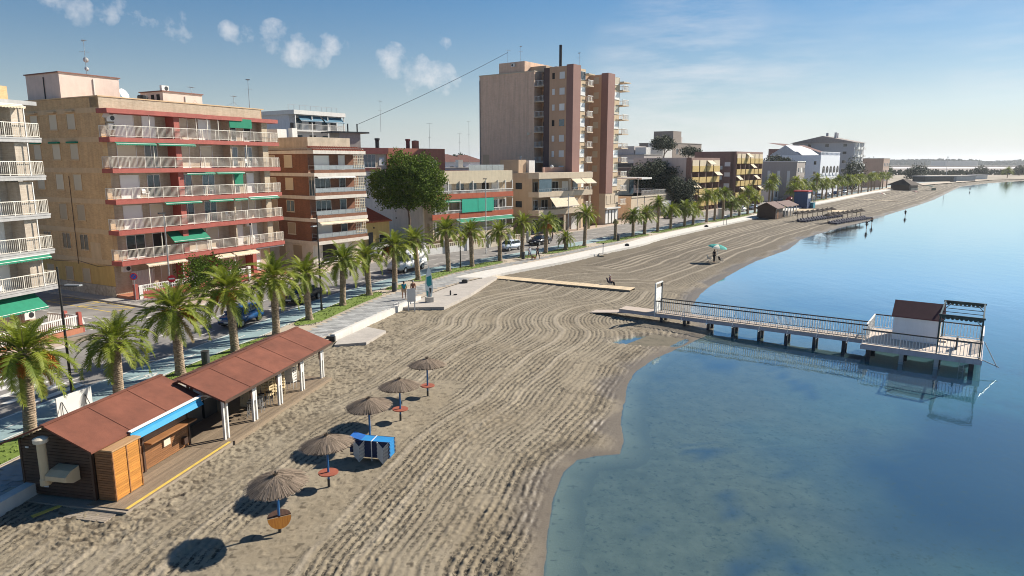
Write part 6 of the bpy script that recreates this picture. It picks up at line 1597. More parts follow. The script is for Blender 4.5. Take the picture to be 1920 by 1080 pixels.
# furniture stored beneath: stacks of chairs, high stools, folded tables
wick = mat('pale_wicker', (.60,.49,.30), .8, .2, 9)
def stool(x, y, lab):
    t = thing('bar_stool', lab, 'stool', s2w((x,y,0)), ang(fS)+rnd.uniform(-.3,.3), 'bar stools under the shelter')
    MB().cyl((0,0,.74),(0,0,.79),.17,n=12).build('seat', iron, t)
    for a in range(4):
        c, s = math.cos(a*1.571+.78), math.sin(a*1.571+.78); MB().cyl((c*.12,s*.12,.74),(c*.2,s*.2,0),.016,n=5).build('leg', steel, t)
    MB().tube([(.17*math.cos(a*.785),.17*math.sin(a*.785),.3) for a in range(9)], .012, 4).build('foot_ring', steel, t)
for i in range(5): stool(2.75+i*.43, .45+.18*(i % 2), '%s metal bar stool from the kiosk end, in the row under the open shelter' % ORD[i])
_cm = {}
def chair(p, rz, label, group, m, sc=1.):
    t = thing('chair', label, 'chair', p, rz, group)
    if m.name not in _cm:
        st__ = MB().box(-.22,.22,-.21,.21,.42,.46).mesh('seat', m); bk = MB().prism_x([(.19,.46),(.27,.92),(.30,.92),(.22,.46)], -.22, .22).mesh('backrest', m)
        lg = MB(); lg.cyl((0,0,.42),(0,0,0),.018,.014,5); am = MB().box(-.02,.02,-.2,.22,.62,.65); am.box(-.015,.015,-.2,-.17,.44,.62)
        _cm[m.name] = (st__, bk, lg.mesh('leg', m), am.mesh('armrest', m))
    a, b, c, d = _cm[m.name]
    put('seat', a, t); put('backrest', b, t)
    for sx in (-.19,.19):
        put('armrest', d, t, (sx*1.12,0,0))
        for sy in (-.18,.18): put('leg', c, t, (sx,sy,0))
    return t
for j, (x, y) in enumerate(((4.9,.75),(5.5,.8),(6.1,.7),(6.6,1.0))):
    for k in range(7):
        p = s2w((x,y,.02+.16*k)); chair((p.x,p.y,p.z), ang(fS)+(.2*j), 'pale wicker chair, %s from the deck, in the %s wicker stack under the shelter' % (ORD[k], ORD[j]), 'stacked wicker chairs', wick)
for j, (x, y) in enumerate(((7.25,.7),(7.25,1.4))):
    for k in range(6):
        p = s2w((x,y,.02+.15*k)); chair((p.x,p.y,p.z), ang(fS)+1.57, 'white plastic chair, %s from the deck, in the %s stack by the fourth shelter post' % (ORD[k], ('front','rear')[j]), 'stacked white chairs', white)
for j, x in enumerate((4.1, 4.45)):
    tb = thing('folding_table', ('folded table leaning nearest the bar stools under the shelter','folded table leaning nearest the wicker chairs under the shelter')[j], 'table', s2w((x,1.5,0)), ang(fS), 'folded tables under the shelter')
    MB().prism_y([(-.05,.0),(.25,1.15),(.29,1.15),(-.01,.0)], -.45, .45).build('tabletop', wick, tb); MB().cyl((.0,-.3,.5),(.3,-.3,0),.015,n=5).build('leg', steel, tb); MB().cyl((.0,.3,.5),(.3,.3,0),.015,n=5).build('leg', steel, tb)
for j in range(2):
    bx = thing('counter_unit', ('dark bar counter in the shelter shade, at the kiosk end','dark bar counter in the shelter shade, farther from the kiosk')[j], 'counter', s2w((1.4+j*1.2,2.9,0)), ang(fS), 'bar counters in the shade')
    boxo('body', iron, bx, -.5, .5, -.3, .3, 0, 1.0); boxo('counter_top', steel, bx, -.55, .55, -.35, .35, 1.0, 1.05)

# ------------------------------------------------------------------ thatched parasols
m_thatch, n_, l_, b_ = nodes_of('dry_thatch')
tc_ = n_.new('ShaderNodeTexCoord'); at_ = n_.new('ShaderNodeAttribute'); at_.attribute_name = 'tone'
cr_ = n_.new('ShaderNodeValToRGB'); cr_.color_ramp.elements[0].color = (.085,.062,.043,1); cr_.color_ramp.elements[1].color = (.36,.275,.20,1)
l_.new(at_.outputs['Fac'], cr_.inputs[0]); l_.new(cr_.outputs[0], b_.inputs['Base Color']); b_.inputs['Roughness'].default_value = .95
blue_pole = mat('blue_pole_paint', (.02,.125,.33), .4, .08); rust = mat('rusty_red_paint', (.30,.085,.05), .75, .2, 4)
def thatch_mesh(seed):
    q = random.Random(seed); mb = MB(); tone = []
    Rr = 1.06
    mb.lathe([(.05,.40),(.45,.27),(Rr-.06,.03),(Rr-.08,.0),(.4,.22),(.05,.34)], 40); tone += [.25]*len(mb.v)
    for ring, n in ((0,560),(1,420),(2,200)):
        for i in range(n):
            a = q.uniform(0, 6.2832); r1 = (Rr+q.uniform(-.09,.07), .72+q.uniform(-.1,.1), .42)[ring]; r0 = (.62, .3, .03)[ring]*q.uniform(.8,1.1)
            def zz(r): return .40-.36*(r/Rr)**1.2+.02+.012*(2-ring)
            c, s = math.cos(a), math.sin(a); tx = .0075+.006*q.random(); lift = q.uniform(0,.022)
            da = q.uniform(-.03,.03); c2, s2 = math.cos(a+da), math.sin(a+da)
            P0 = Vector((c*r0, s*r0, zz(r0)+lift)); P1 = Vector((c2*r1, s2*r1, zz(r1)+lift-(.02 if ring == 0 else 0))); t = Vector((-s, c, 0))*tx
            k = len(mb.v); mb.v += [tuple(P0-t*.6), tuple(P0+t*.6), tuple(P1+t), tuple(P1-t)]; mb.f.append((k,k+1,k+2,k+3)); mb.m.append(0)
            v = min(1, max(0, q.gauss(.55,.22))); tone += [v]*4
    for i in range(90):
        a = q.uniform(0, 6.28); c, s = math.cos(a), math.sin(a); h = q.uniform(.08,.16); k = len(mb.v)
        mb.v += [(c*.03-s*.02,s*.03+c*.02,.38),(c*.03+s*.02,s*.03-c*.02,.38),(c*q.uniform(.06,.16),s*q.uniform(.06,.16),.40+h)]; mb.f.append((k,k+1,k+2)); mb.m.append(0); tone += [.35]*3
    me = mb.mesh('canopy', m_thatch); a_ = me.attributes.new('tone', 'FLOAT', 'POINT'); a_.data.foreach_set('value', tone); return me
TH = [thatch_mesh(1), thatch_mesh(2)]
def parasol(x, y, z, tilt, label, table, k):
    t = thing('thatched_parasol', label, 'parasol', (x, y, z), k*.9, 'thatched parasols on the sand')
    MB().cyl((0,0,-.3),(0,0,2.1),.045,n=10).build('pole', blue_pole, t)
    MB().cyl((0,0,-.1),(0,0,.34),.055,n=10).build('pole_sleeve', iron, t)
    put('canopy', TH[k % 2], t, (0,0,1.76), (R(tilt[0]), R(tilt[1]), k*1.3))
    MB().cyl((0,0,1.7),(0,0,2.05),.05,n=8).build('hub', w_dark, t)
    rb = MB()
    for i in range(8): a = i*.785; rb.cyl((0,0,1.9),(1.0*math.cos(a),1.0*math.sin(a),1.77),.015,n=4)
    rb.build('rib', w_dark, t)
    if table == 1:
        tb = MB().cyl((0,0,.60),(0,0,.635),.40,n=24).build('table', rust, t); MB().cyl((0,0,.5),(0,0,.6),.16,.2,10).build('table_bracket', iron, tb)
    elif table == 2:
        tb = put('table', MB().prism([(0.02,-.40)]+[(.02+.40*math.sin(a), -.40*math.cos(a)) for a in [math.pi*i/12 for i in range(1,12)]]+[(.02,.40)], -.018, .018).mesh('table', wood('orange_board', (.46,.15,.015), (.66,.27,.03))), t, (.03,-.06,.62), (R(6),R(62),R(-62)), label='broken orange half table hanging down from its pole')
        MB().prism([(-.02,-.40)]+[(-.02-.40*math.sin(a), -.40*math.cos(a)) for a in [math.pi*i/12 for i in range(1,12)]]+[(-.02,.40)], -.018, .018).build('broken_half', w_dark, tb).rotation_euler = (0, R(-55), 0)
    return t
def sand_z(x, y):
    i = int(np.argmin((SAND[0]-x)**2+(SAND[1]-y)**2)); return float(SAND[2][i])
us = [(-8.22,22.42,(4,-3),2,'nearest thatched parasol, with a broken orange half table on its blue pole'),(-7.4,25.93,(-2,3),1,'thatched parasol overlapping the left of the sunbed stack, with a red round table'),
      (-6.62,30.3,(2,2),0,'third thatched parasol, directly behind the stack of blue sunbeds'),(-5.66,33.17,(-2,-1),1,'fourth thatched parasol, second from the far end of its row'),(-4.73,36.9,(2,3),1,'farthest thatched parasol, at the edge of the raked sand')]
for k, (x, y, tl, tb, lb) in enumerate(us): parasol(x, y, sand_z(x,y), tl, lb, tb, k)
# the sixth one stands just outside the picture to the left: only its shadow would show, so it is left out

# ------------------------------------------------------------------ stack of blue sunbeds, nested
blue_cl = mat('blue_canvas', (.012,.10,.36), .55, .1); blue_lt = mat('light_blue_canvas', (.03,.24,.55), .5, .08)
f1 = MB(); L2 = .93; W2 = .31
for s in (-1, 1):
    f1.box(-L2,L2,s*W2-.018,s*W2+.018,-.012,.016)
frame_me = f1.mesh('frame', mat('navy_canvas_edge', (.008,.02,.07), .7, .1))
sl = MB().box(-.42,L2-.03,-W2+.02,W2-.02,-.012,.012).box(-.40,L2-.06,-W2-.015,W2+.015,-.055,-.013,1).mesh('canvas', [blue_lt, mat('navy_canvas_edge', (.008,.02,.07), .7, .1)])
bkm = MB().prism_y([(-.95,.13),(-.42,.0),(-.42,.02),(-.95,.15)], -W2+.02, W2-.02).mesh('backrest', blue_cl)
lgm = MB()
for x0 in (-.28, .62):
    for s in (-1, 1):
        lgm = MB()
def leg_mesh(x0):
    mb = MB()
    mb.prism_y([(x0-.27,.01),(x0-.242,.01),(x0+.016,-.29),(x0-.0,-.31)], -.060, -.022); mb.prism_y([(x0+.27,.01),(x0+.242,.01),(x0-.016,-.29),(x0,-.31)], -.058, -.021)
    return mb.mesh('leg', white)
LG = [leg_mesh(-.50), leg_mesh(.60)]
sx, sy = -6.12, 28.5; sz = sand_z(sx, sy)
for k in range(12):
    z = sz+.30+k*.062
    t = thing('sunbed', 'blue and white sunbed, %s from the sand in the tall nested stack by the parasols' % ORD[k] if k < 11 else 'topmost sunbed of the tall stack, its blue backrest raised and a white strap over it', 'sunbed', (sx, sy, z), -.20+rnd.uniform(-.012,.012), 'stacked sunbeds')
    put('frame', frame_me, t); put('canvas', sl, t); put('backrest', bkm, t)
    for s in (-1, 1):
        for m_ in LG: put('leg', m_, t, (0, s*W2, 0), (0,0,0 if s < 0 else 0))
    if k == 11: boxo('strap', white, t, .06, .10, -W2-.03, W2+.03, .013, .02); boxo('strap', white, t, .06, .10, -W2-.035, -W2-.022, -.9, .013)

# ------------------------------------------------------------------ boardwalk across the sand
bw = thing('boardwalk', 'pale slatted boardwalk laid over the sand from the promenade towards the pier', 'boardwalk', (-2.9,77.0,-.3))
a_, b2 = Vector((-2.9,77.0)), Vector((12.3,69.0)); L_ = (b2-a_).length; dr = (b2-a_)/L_; bw.rotation_euler.z = math.atan2(dr.y, dr.x)
m_slat = wood('pale_slat', (.50,.39,.25), (.66,.53,.36), (14,2,14), rand=.1)
_sm = MB().box(-.10,.10,-.85,.85,0,.05).mesh('slat', m_slat)
for i in range(int(L_/.22)): put('slat', _sm, bw, (.1+i*.22, 0, .05+rnd.uniform(-.004,.004)), (0,0,rnd.uniform(-.006,.006)))
boxo('runner', w_grey, bw, 0, L_, -.8, -.7, -.2, .045); boxo('runner', w_grey, bw, 0, L_, .7, .8, -.2, .045)

# ------------------------------------------------------------------ pier with bathing platform
aP = math.atan2(PIERD[1], PIERD[0])
Pr = thing('pier', 'white railed wooden pier with a gate frame, running from the sand over the water', 'pier', (11.75,55.2,0), aP)
LP, WP, zd = 15.6, 1.35, .30
lil = mat('pier_beam_paint', (.40,.38,.42), .7, .15); deck_l = wood('pier_plank', (.42,.34,.28), (.60,.51,.43), (2,14,14), rand=.1)
boxo('beam', lil, Pr, -3.2, LP, 0, .12, zd-.30, zd-.045); boxo('beam', lil, Pr, -3.2, LP, WP-.12, WP, zd-.30, zd-.045)
dp = MB()
for i in range(int((LP+3.2)/.16)): x = -3.2+i*.16; dp.box(x+.006,x+.154,-.04,WP+.04,zd-.042,zd)
dp.build('deck', deck_l, Pr, kind='stuff')
for y in (.03, WP-.03):
    rl = MB(); railing(rl, [(.1,y),(LP,y)], 1.0, zd, step=.17, r=.016, post=2.4, top=.0); rl.build('balusters', white, Pr)
    boxo('handrail', iron, Pr, 0, LP, y-.035, y+.035, zd+.98, zd+1.06); boxo('bottom_rail', iron, Pr, 0, LP, y-.02, y+.02, zd+.08, zd+.12)
for i in range(8):
    x = .5+i*1.95
    for y in (.18, WP-.18): MB().box(x-.11,x+.11,y-.11,y+.11,-1.5,zd-.30).build('pile', mat('dark_pile', (.05,.042,.045), .8, .3, 3), Pr)
    boxo('cross_beam', MATS['dark_pile'], Pr, x-.08, x+.08, .02, WP-.02, zd-.42, zd-.29)
for i in range(7):
    x = 2.5+i*2.0; s = MB(); s.cyl((x,-.02,zd+.85),(x-.1,-.62,zd-.28),.022,n=5); s.cyl((x-.1,-.62,zd-.28),(x,.05,zd-.22),.022,n=5); s.build('railing_strut', white, Pr)
for y in (.0, WP): boxo('gate_post', white if y == 0 else iron, Pr, -.08, .04, y-.05, y+.05, zd-.3, zd+2.45)
boxo('gate_panel', white, Pr, -.05, .0, .06, WP-.06, zd+.95, zd+2.05); boxo('gate_panel', white, Pr, -.05, .0, .06, WP-.06, zd+.05, zd+.9); boxo('gate_lintel', white, Pr, -.08, .04, -.1, WP+.1, zd+2.4, zd+2.5)
rm = MB().prism_y([(-6.0,-.42),(-.1,zd-.02),(-.1,zd+.03),(-6.0,-.36)], .02, WP-.02).build('access_ramp', deck_l, Pr)
Pf = thing('bathing_platform', 'railed bathing platform on posts at the end of the pier', 'platform', (23.9,45.55,0), math.atan2(-.57,.82))
LPf, WPf = 6.75, 5.7
for x in (0, 2.2, 4.4, LPf-.16):
    boxo('joist', lil, Pf, x, x+.16, 0.02, WPf-.02, zd-.34, zd-.05)
boxo('edge_beam', lil, Pf, -.02, LPf+.02, -.06, .02, zd-.36, zd-.046); boxo('edge_beam', lil, Pf, -.02, LPf+.02, WPf-.02, WPf+.06, zd-.36, zd-.046); boxo('edge_beam', lil, Pf, -.08, -.021, -.06, WPf+.06, zd-.36, zd-.046); boxo('edge_beam', lil, Pf, LPf+.021, LPf+.08, -.06, WPf+.06, zd-.36, zd-.046)
dp = MB()
for i in range(int(WPf/.15)): y = i*.15; dp.box(0,LPf,y+.005,y+.145,zd-.044,zd)
dp.build('deck', deck_l, Pf, kind='stuff')
for (p, q) in (((0,0),(LPf,0)),((LPf,WPf),(0,WPf)),((0,WPf),(0,1.75+.0)),((LPf,WPf),(LPf,2.2))):
    rl = MB(); railing(rl, [p, q], 1.0, zd, step=.19, r=.016, post=2.2, top=.0); rl.build('balusters', white, Pf)
    dx, dy = q[0]-p[0], q[1]-p[1]; L = math.hypot(dx,dy); nx, ny = -dy/L*.04, dx/L*.04
    MB().prism([(p[0]-nx,p[1]-ny),(q[0]-nx,q[1]-ny),(q[0]+nx,q[1]+ny),(p[0]+nx,p[1]+ny)], zd+.98, zd+1.06).build('handrail', iron if abs(dx) > abs(dy) else white, Pf)
for x in (.4, 2.4, 4.4, 6.3):
    for y in (.3, WPf/2, WPf-.3): boxo('pile', MATS['dark_pile'], Pf, x-.14, x+.14, y-.14, y+.14, -2.2, zd-.34)
for x in (2.4, 4.4): boxo('pile_cap', steel, Pf, x-.13, x+.13, .02, .28, -.75, zd-.36)
s = MB(); s.cyl((LPf+.1,1.1,zd+.9),(LPf+.9,.5,zd-.5),.03,n=5); s.cyl((LPf,.9,zd-.2),(LPf+1.0,.45,zd-.45),.03,n=5); s.build('railing_strut', steel, Pf)
ld = MB()
for y in (-.25,-.0): ld.cyl((5.9+y,-.1,zd-.2),(5.9+y,-.12,-1.2),.02,n=5)
for k in range(3): ld.cyl((5.65,-.11,-.2-.2*k),(5.9,-.11,-.2-.2*k),.018,n=5)
ld.build('ladder', steel, Pf)
boxo('bench', iron, Pf, 5.3, 5.42, 1.9, 2.5, zd, zd+.8)
Hu = thing('beach_hut', 'small white hut with a dark red gabled roof on the bathing platform', 'hut', (23.9+.82*1.5+.57*2.65, 45.55-.57*1.5+.82*2.65, zd), math.atan2(-.57,.82))
m_hut = mat('hut_white', (.70,.71,.74), .6, .05); m_hr = mat('dark_red_roof', (.085,.018,.022), .6, .12)
boxo('wall', m_hut, Hu, 0, 2.75, 0, 2.5, 0, 1.72)
MB().prism_x([(0,1.72),(2.5,1.72),(1.25,2.5)], .0, 2.75).build('gable', m_hut, Hu)
for s in (0, 1):
    y0, y1 = ((-.14, 1.25), (2.64, 1.25))[s]
    MB().prism_x([(y0,1.62),(y1,2.53),(y1,2.60),(y0,1.69)], -.12, 2.95).build('roof', m_hr, Hu)
boxo('door', cream, Hu, 2.751, 2.79, .9, 1.75, .02, 1.6); boxo('corner_trim', iron, Hu, 2.70, 2.78, -.03, .05, 0, 1.66); boxo('step', deck_l, Hu, 2.8, 3.2, .9, 1.7, .0, .12)
Pg = thing('pergola', 'dark metal pergola frame with a scalloped valance, beside the white hut on the platform', 'pergola', (23.9,45.55,zd), math.atan2(-.57,.82))
gi = mat('green_black_iron', (.02,.04,.035), .4, .1)
for x in (4.35, LPf-.1):
    for y in (.12, WPf-.12): boxo('post', gi, Pg, x-.04, x+.04, y-.04, y+.04, 0, 2.5)
for y in (.12, WPf-.12): boxo('beam', gi, Pg, 4.25, LPf, y-.045, y+.045, 2.5, 2.62)
for x in (4.35, LPf-.1): boxo('beam', gi, Pg, x-.04, x+.04, .165, WPf-.165, 2.5, 2.6)
for y in (1.5, 2.85, 4.2): boxo('roof_bar', gi, Pg, 4.4, LPf-.14, y-.02, y+.02, 2.53, 2.57)
for y in (.07, WPf-.06):
    mb = MB()
    for k in range(9): x0 = 4.4+k*.245; mb.add([(x0,y,2.5),(x0+.245,y,2.5),(x0+.245,y,2.42),(x0+.20,y,2.34),(x0+.122,y,2.31),(x0+.045,y,2.34),(x0,y,2.42)], [tuple(range(7))])
    mb.build('valance', gi, Pg)
for x, s in ((4.39,1),(LPf-.14,-1)):
    for y in (.12, WPf-.12): MB().cyl((x,y,2.05),(x+s*.4,y,2.5),.025,n=5).build('brace', gi, Pg)
# ------------------------------------------------------------------ street furniture
def lamp(x, y, h, label, m, arm, rz=0, dbl=False, group='street lamps'):
    t = thing('street_lamp', label, 'street lamp', (x, y, 0), rz, group)
    MB().lathe([(.10,0),(.10,.5),(.07,.6),(.06,h*.6),(.045,h)], 10).build('pole', m, t)
    if arm:
        a = MB(); a.box(0,arm,-.03,.03,h-1.0,h-.95); a.build('arm', m, t); boxo('lamp_head', steel, t, arm*.4, arm+.25, -.11, .11, h-.95, h-.88)
    else:
        boxo('lamp_head', iron, t, -.5, .12, -.13, .13, h, h+.12)
    return t
m_post = mat('dark_lamp_paint', (.03,.027,.025), .45, .1)
lamp(-23.0,34.4, 7.3, 'slim dark lamp post with a short arm, left of the slim palm behind the kiosk', m_post, 1.0, R(-10))
p, _ = pl(57.4, -.75); lamp(p[0], p[1], 8.2, 'slim dark leaning lamp post beside the black saloon car', m_post, .8, R(-100))
p, _ = pl(81.4, -.5); lamp(p[0], p[1], 6.6, 'slim dark lamp post in front of the low block with the turquoise sunscreen', m_post, .7, R(-100))
lamp(-31.6,62.6, 7.9, 'tall pale grey lamp post in front of the red balconies', steel, 0, R(60))
lamp(-3.6,95.0, 10.2, 'tall white lamp post in front of the turquoise sunscreen', white, 0, R(60))
p, _ = pl(100.8, -.6); lamp(p[0], p[1], 8.0, 'grey lamp post beside the stunted little palm', steel, .8, R(-100))
p, _ = pl(121.5, -.9); lamp(p[0], p[1], 6.6, 'dark lamp post in the palm row in front of the low cream house', m_post, .7, R(-100))
lamp(71.5,240, 13, 'distant pale post rising right of the ochre balconied block', white, 0, 0)
p, _ = pl(142, -9); lamp(p[0]-4, p[1]+4, 9, 'white post in front of the dark trees by the ochre balconied block', white, 0, R(60))
p, _ = pl(170, -.7); lamp(p[0], p[1], 7.5, 'dark lamp post just before the distant wooden kiosk', m_post, .8, R(-100))
sign_red = mat('sign_red', (.55,.02,.03), .5, .05); sign_blue = mat('sign_blue', (.02,.08,.40), .5, .05)
def road_sign(x, y, z, h, rz, label, kind, r=.32):
    t = thing('road_sign', label, 'road sign', (x, y, z), rz, None)
    MB().cyl((0,0,0),(0,0,h),.03,n=7).build('post', steel, t)
    d = MB().cyl((0,-.05,h-.1),(0,-.035,h-.1),r,n=20).build('sign_disc', sign_red, t)
    if kind == 'noentry': boxo('bar', white, d, -r*.72, r*.72, -.056, -.051, h-.16, h-.04)
    else:
        MB().cyl((0,-.056,h-.1),(0,-.0505,h-.1),r*.76,n=20).build('blue_field', sign_blue, d); s = MB(); s.prism_y([(-.19,h-.28),(-.15,h-.31),(.19,h+.08),(.15,h+.11)], -.061, -.0565); s.build('slash', sign_red, d)
    return t
road_sign(-34.0,61.0,.1, 2.4, R(15), 'round no parking sign on a pole at the street corner below the red balconies', 'nopark')
road_sign(-29.4,58.6,0, 2.7, R(25), 'no entry sign at the foot of the tall pale lamp post', 'noentry')
road_sign(-37.2,52.2,0, 3.4, R(35), 'no entry sign at the far corner of the grey brick block, beside its green awning', 'noentry', .42)
def bin_(x, y, z, label):
    t = thing('litter_bin', label, 'bin', (x, y, z), 0, 'litter bins on the promenade')
    MB().lathe([(.20,0),(.24,.06),(.24,.82),(.26,.84),(.26,.90)], 16).build('body', mat('bin_grey', (.045,.05,.055), .5, .1), t); MB().lathe([(.20,.86),(.20,.905),(.02,.91)], 14).build('opening', void, t)
bin_(-19.15,41.5,.03,'dark litter bin behind the brown shelter roof'); bin_(-11.55,66.4,.03,'dark litter bin at the foot of a palm, left of the white notice board')
p, _ = pl(90.0,1.0); bin_(p[0],p[1],.03,'dark litter bin left of the two walkers'); p, _ = pl(111.2,1.0); bin_(p[0],p[1],.03,'dark litter bin by the bare trunked palm')
sb = thing('sign_board', 'white board on a folding frame standing behind the wooden kiosk roof', 'sign', (-21.6,32.4,0), R(72))
boxo('panel', white, sb, -.95, .95, -.03, .03, .35, 1.35)
for x in (-.7, .55): s = MB(); s.cyl((x,-.06,1.1),(x-.22,-.35,0),.018,n=5); s.cyl((x,-.06,1.1),(x+.22,-.35,0),.018,n=5); s.build('leg', iron, sb)
wb2 = thing('notice_board', 'blank white notice board on two white posts at the end of the low white wall', 'sign', (-8.75,58.7,-.4), R(12))
boxo('panel', white, wb2, -.36, .36, -.05, -.0, .95, 2.1)
for x in (-.27, .27): boxo('post', white, wb2, x-.05, x+.05, .0, .08, 0, 2.0)
su = thing('surfboard_sign', 'white and teal surfboard shaped sign standing upright on a concrete base by the promenade ramp', 'sign', (-7.55,61.6,-.1), R(20))
prof = [(.0,3.35),(.13,3.0),(.27,2.4),(.34,1.7),(.33,1.05),(.24,.55),(.12,.45)]
full = prof+[(-x, z) for x, z in prof[::-1] if x > 0]
MB().prism_y(full, -.04, .04).build('board', mat('pale_board', (.62,.70,.70), .4, .05), su)
teal = mat('teal_print', (.02,.26,.27), .5, .05)
MB().prism_y([(-.22,2.35),(.2,2.5),(.25,1.6),(-.1,1.45),(-.24,1.75)], -.046, -.041).build('print', teal, su); MB().prism_y([(-.28,1.15),(.0,.95),(.05,.65),(-.2,.62)], -.046, -.041).build('print', teal, su)
MB().prism_y([(.0,1.35),(.22,1.3),(.18,.8),(.04,.85)], -.046, -.041).build('dark_print', iron, su)
boxo('base', conc_l, su, -.34, .34, -.26, .26, -.6, .5); boxo('post', steel, su, -.1, .1, -.06, .06, .45, 1.0)
rl = thing('wall_rail', 'short metal handrail set on the low white wall left of the notice board', 'rail', (-10.0,57.0,.25), R(74))
MB().tube([(0,0,0),(0,0,.45),(.9,0,.45),(.9,0,0)], .02, 5).build('tube', steel, rl)
fs = thing('foot_shower', 'slim grey beach shower post at the edge of the white beach path', 'shower', (12.6,94.6,.03))
MB().cyl((0,0,0),(0,0,1.35),.05,n=8).build('post', steel, fs); boxo('head', iron, fs, -.09, .12, -.09, .09, 1.35, 1.5); boxo('tray', conc, fs, -.5, .5, -.5, .5, -.03, .03)
fs = thing('foot_shower', 'pair of thin pale shower posts on the beach path before the distant wooden kiosk', 'shower', (42.5,138.2,.03))
MB().cyl((0,0,0),(0,0,2.0),.05,n=8).build('post', steel, fs); MB().cyl((.7,.5,0),(.7,.5,2.0),.05,n=8).build('post', steel, fs); MB().cyl((0,0,1.9),(.7,.5,1.9),.04,n=6).build('crossbar', steel, fs)
def small(name, label, cat, x, y, z, parts):
    t = thing(name, label, cat, (x, y, z))
    for n, m, b in parts: boxo(n, m, t, *b)
small('backpack','dark bag lying on the concrete platform beyond the surfboard sign, near the boardwalk','bag',-5.0,71.6,-.06,[('body',iron,(-.3,.3,-.18,.18,0,.3)),('flap',black,(-.2,.2,-.2,.2,.3,.36))])
small('water_bottle','small dark bottle standing on the concrete platform','bottle',-5.9,64.8,-.06,[('body',iron,(-.07,.07,-.07,.07,0,.42)),('cap',black,(-.03,.03,-.03,.03,.42,.48))])
small('pair_of_shoes','dark shoes left beside the bottle on the concrete platform','shoes',-5.45,64.9,-.06,[('shoe',iron,(-.16,.12,-.1,-.01,0,.1)),('shoe',black,(-.12,.18,.03,.12,0,.1))])
small('beach_bag','small dark bag on the white beach path past the shower post','bag',17.4,103.6,.03,[('body',iron,(-.3,.3,-.2,.2,0,.25)),('handle',black,(-.2,.2,-.03,.03,.25,.36))])
small('beach_bag','small dark bag on the white beach path in front of the ochre balconied block','bag',38.0,134.5,.03,[('body',iron,(-.35,.35,-.2,.2,0,.28)),('handle',black,(-.2,.2,-.03,.03,.28,.4))])
small('post_box','stout white box post by the palms before the distant wooden kiosk','post',46.6,154.5,.03,[('body',white,(-.45,.45,-.4,.4,0,2.1)),('cap',grey_slab,(-.5,.5,-.45,.45,2.1,2.25))])

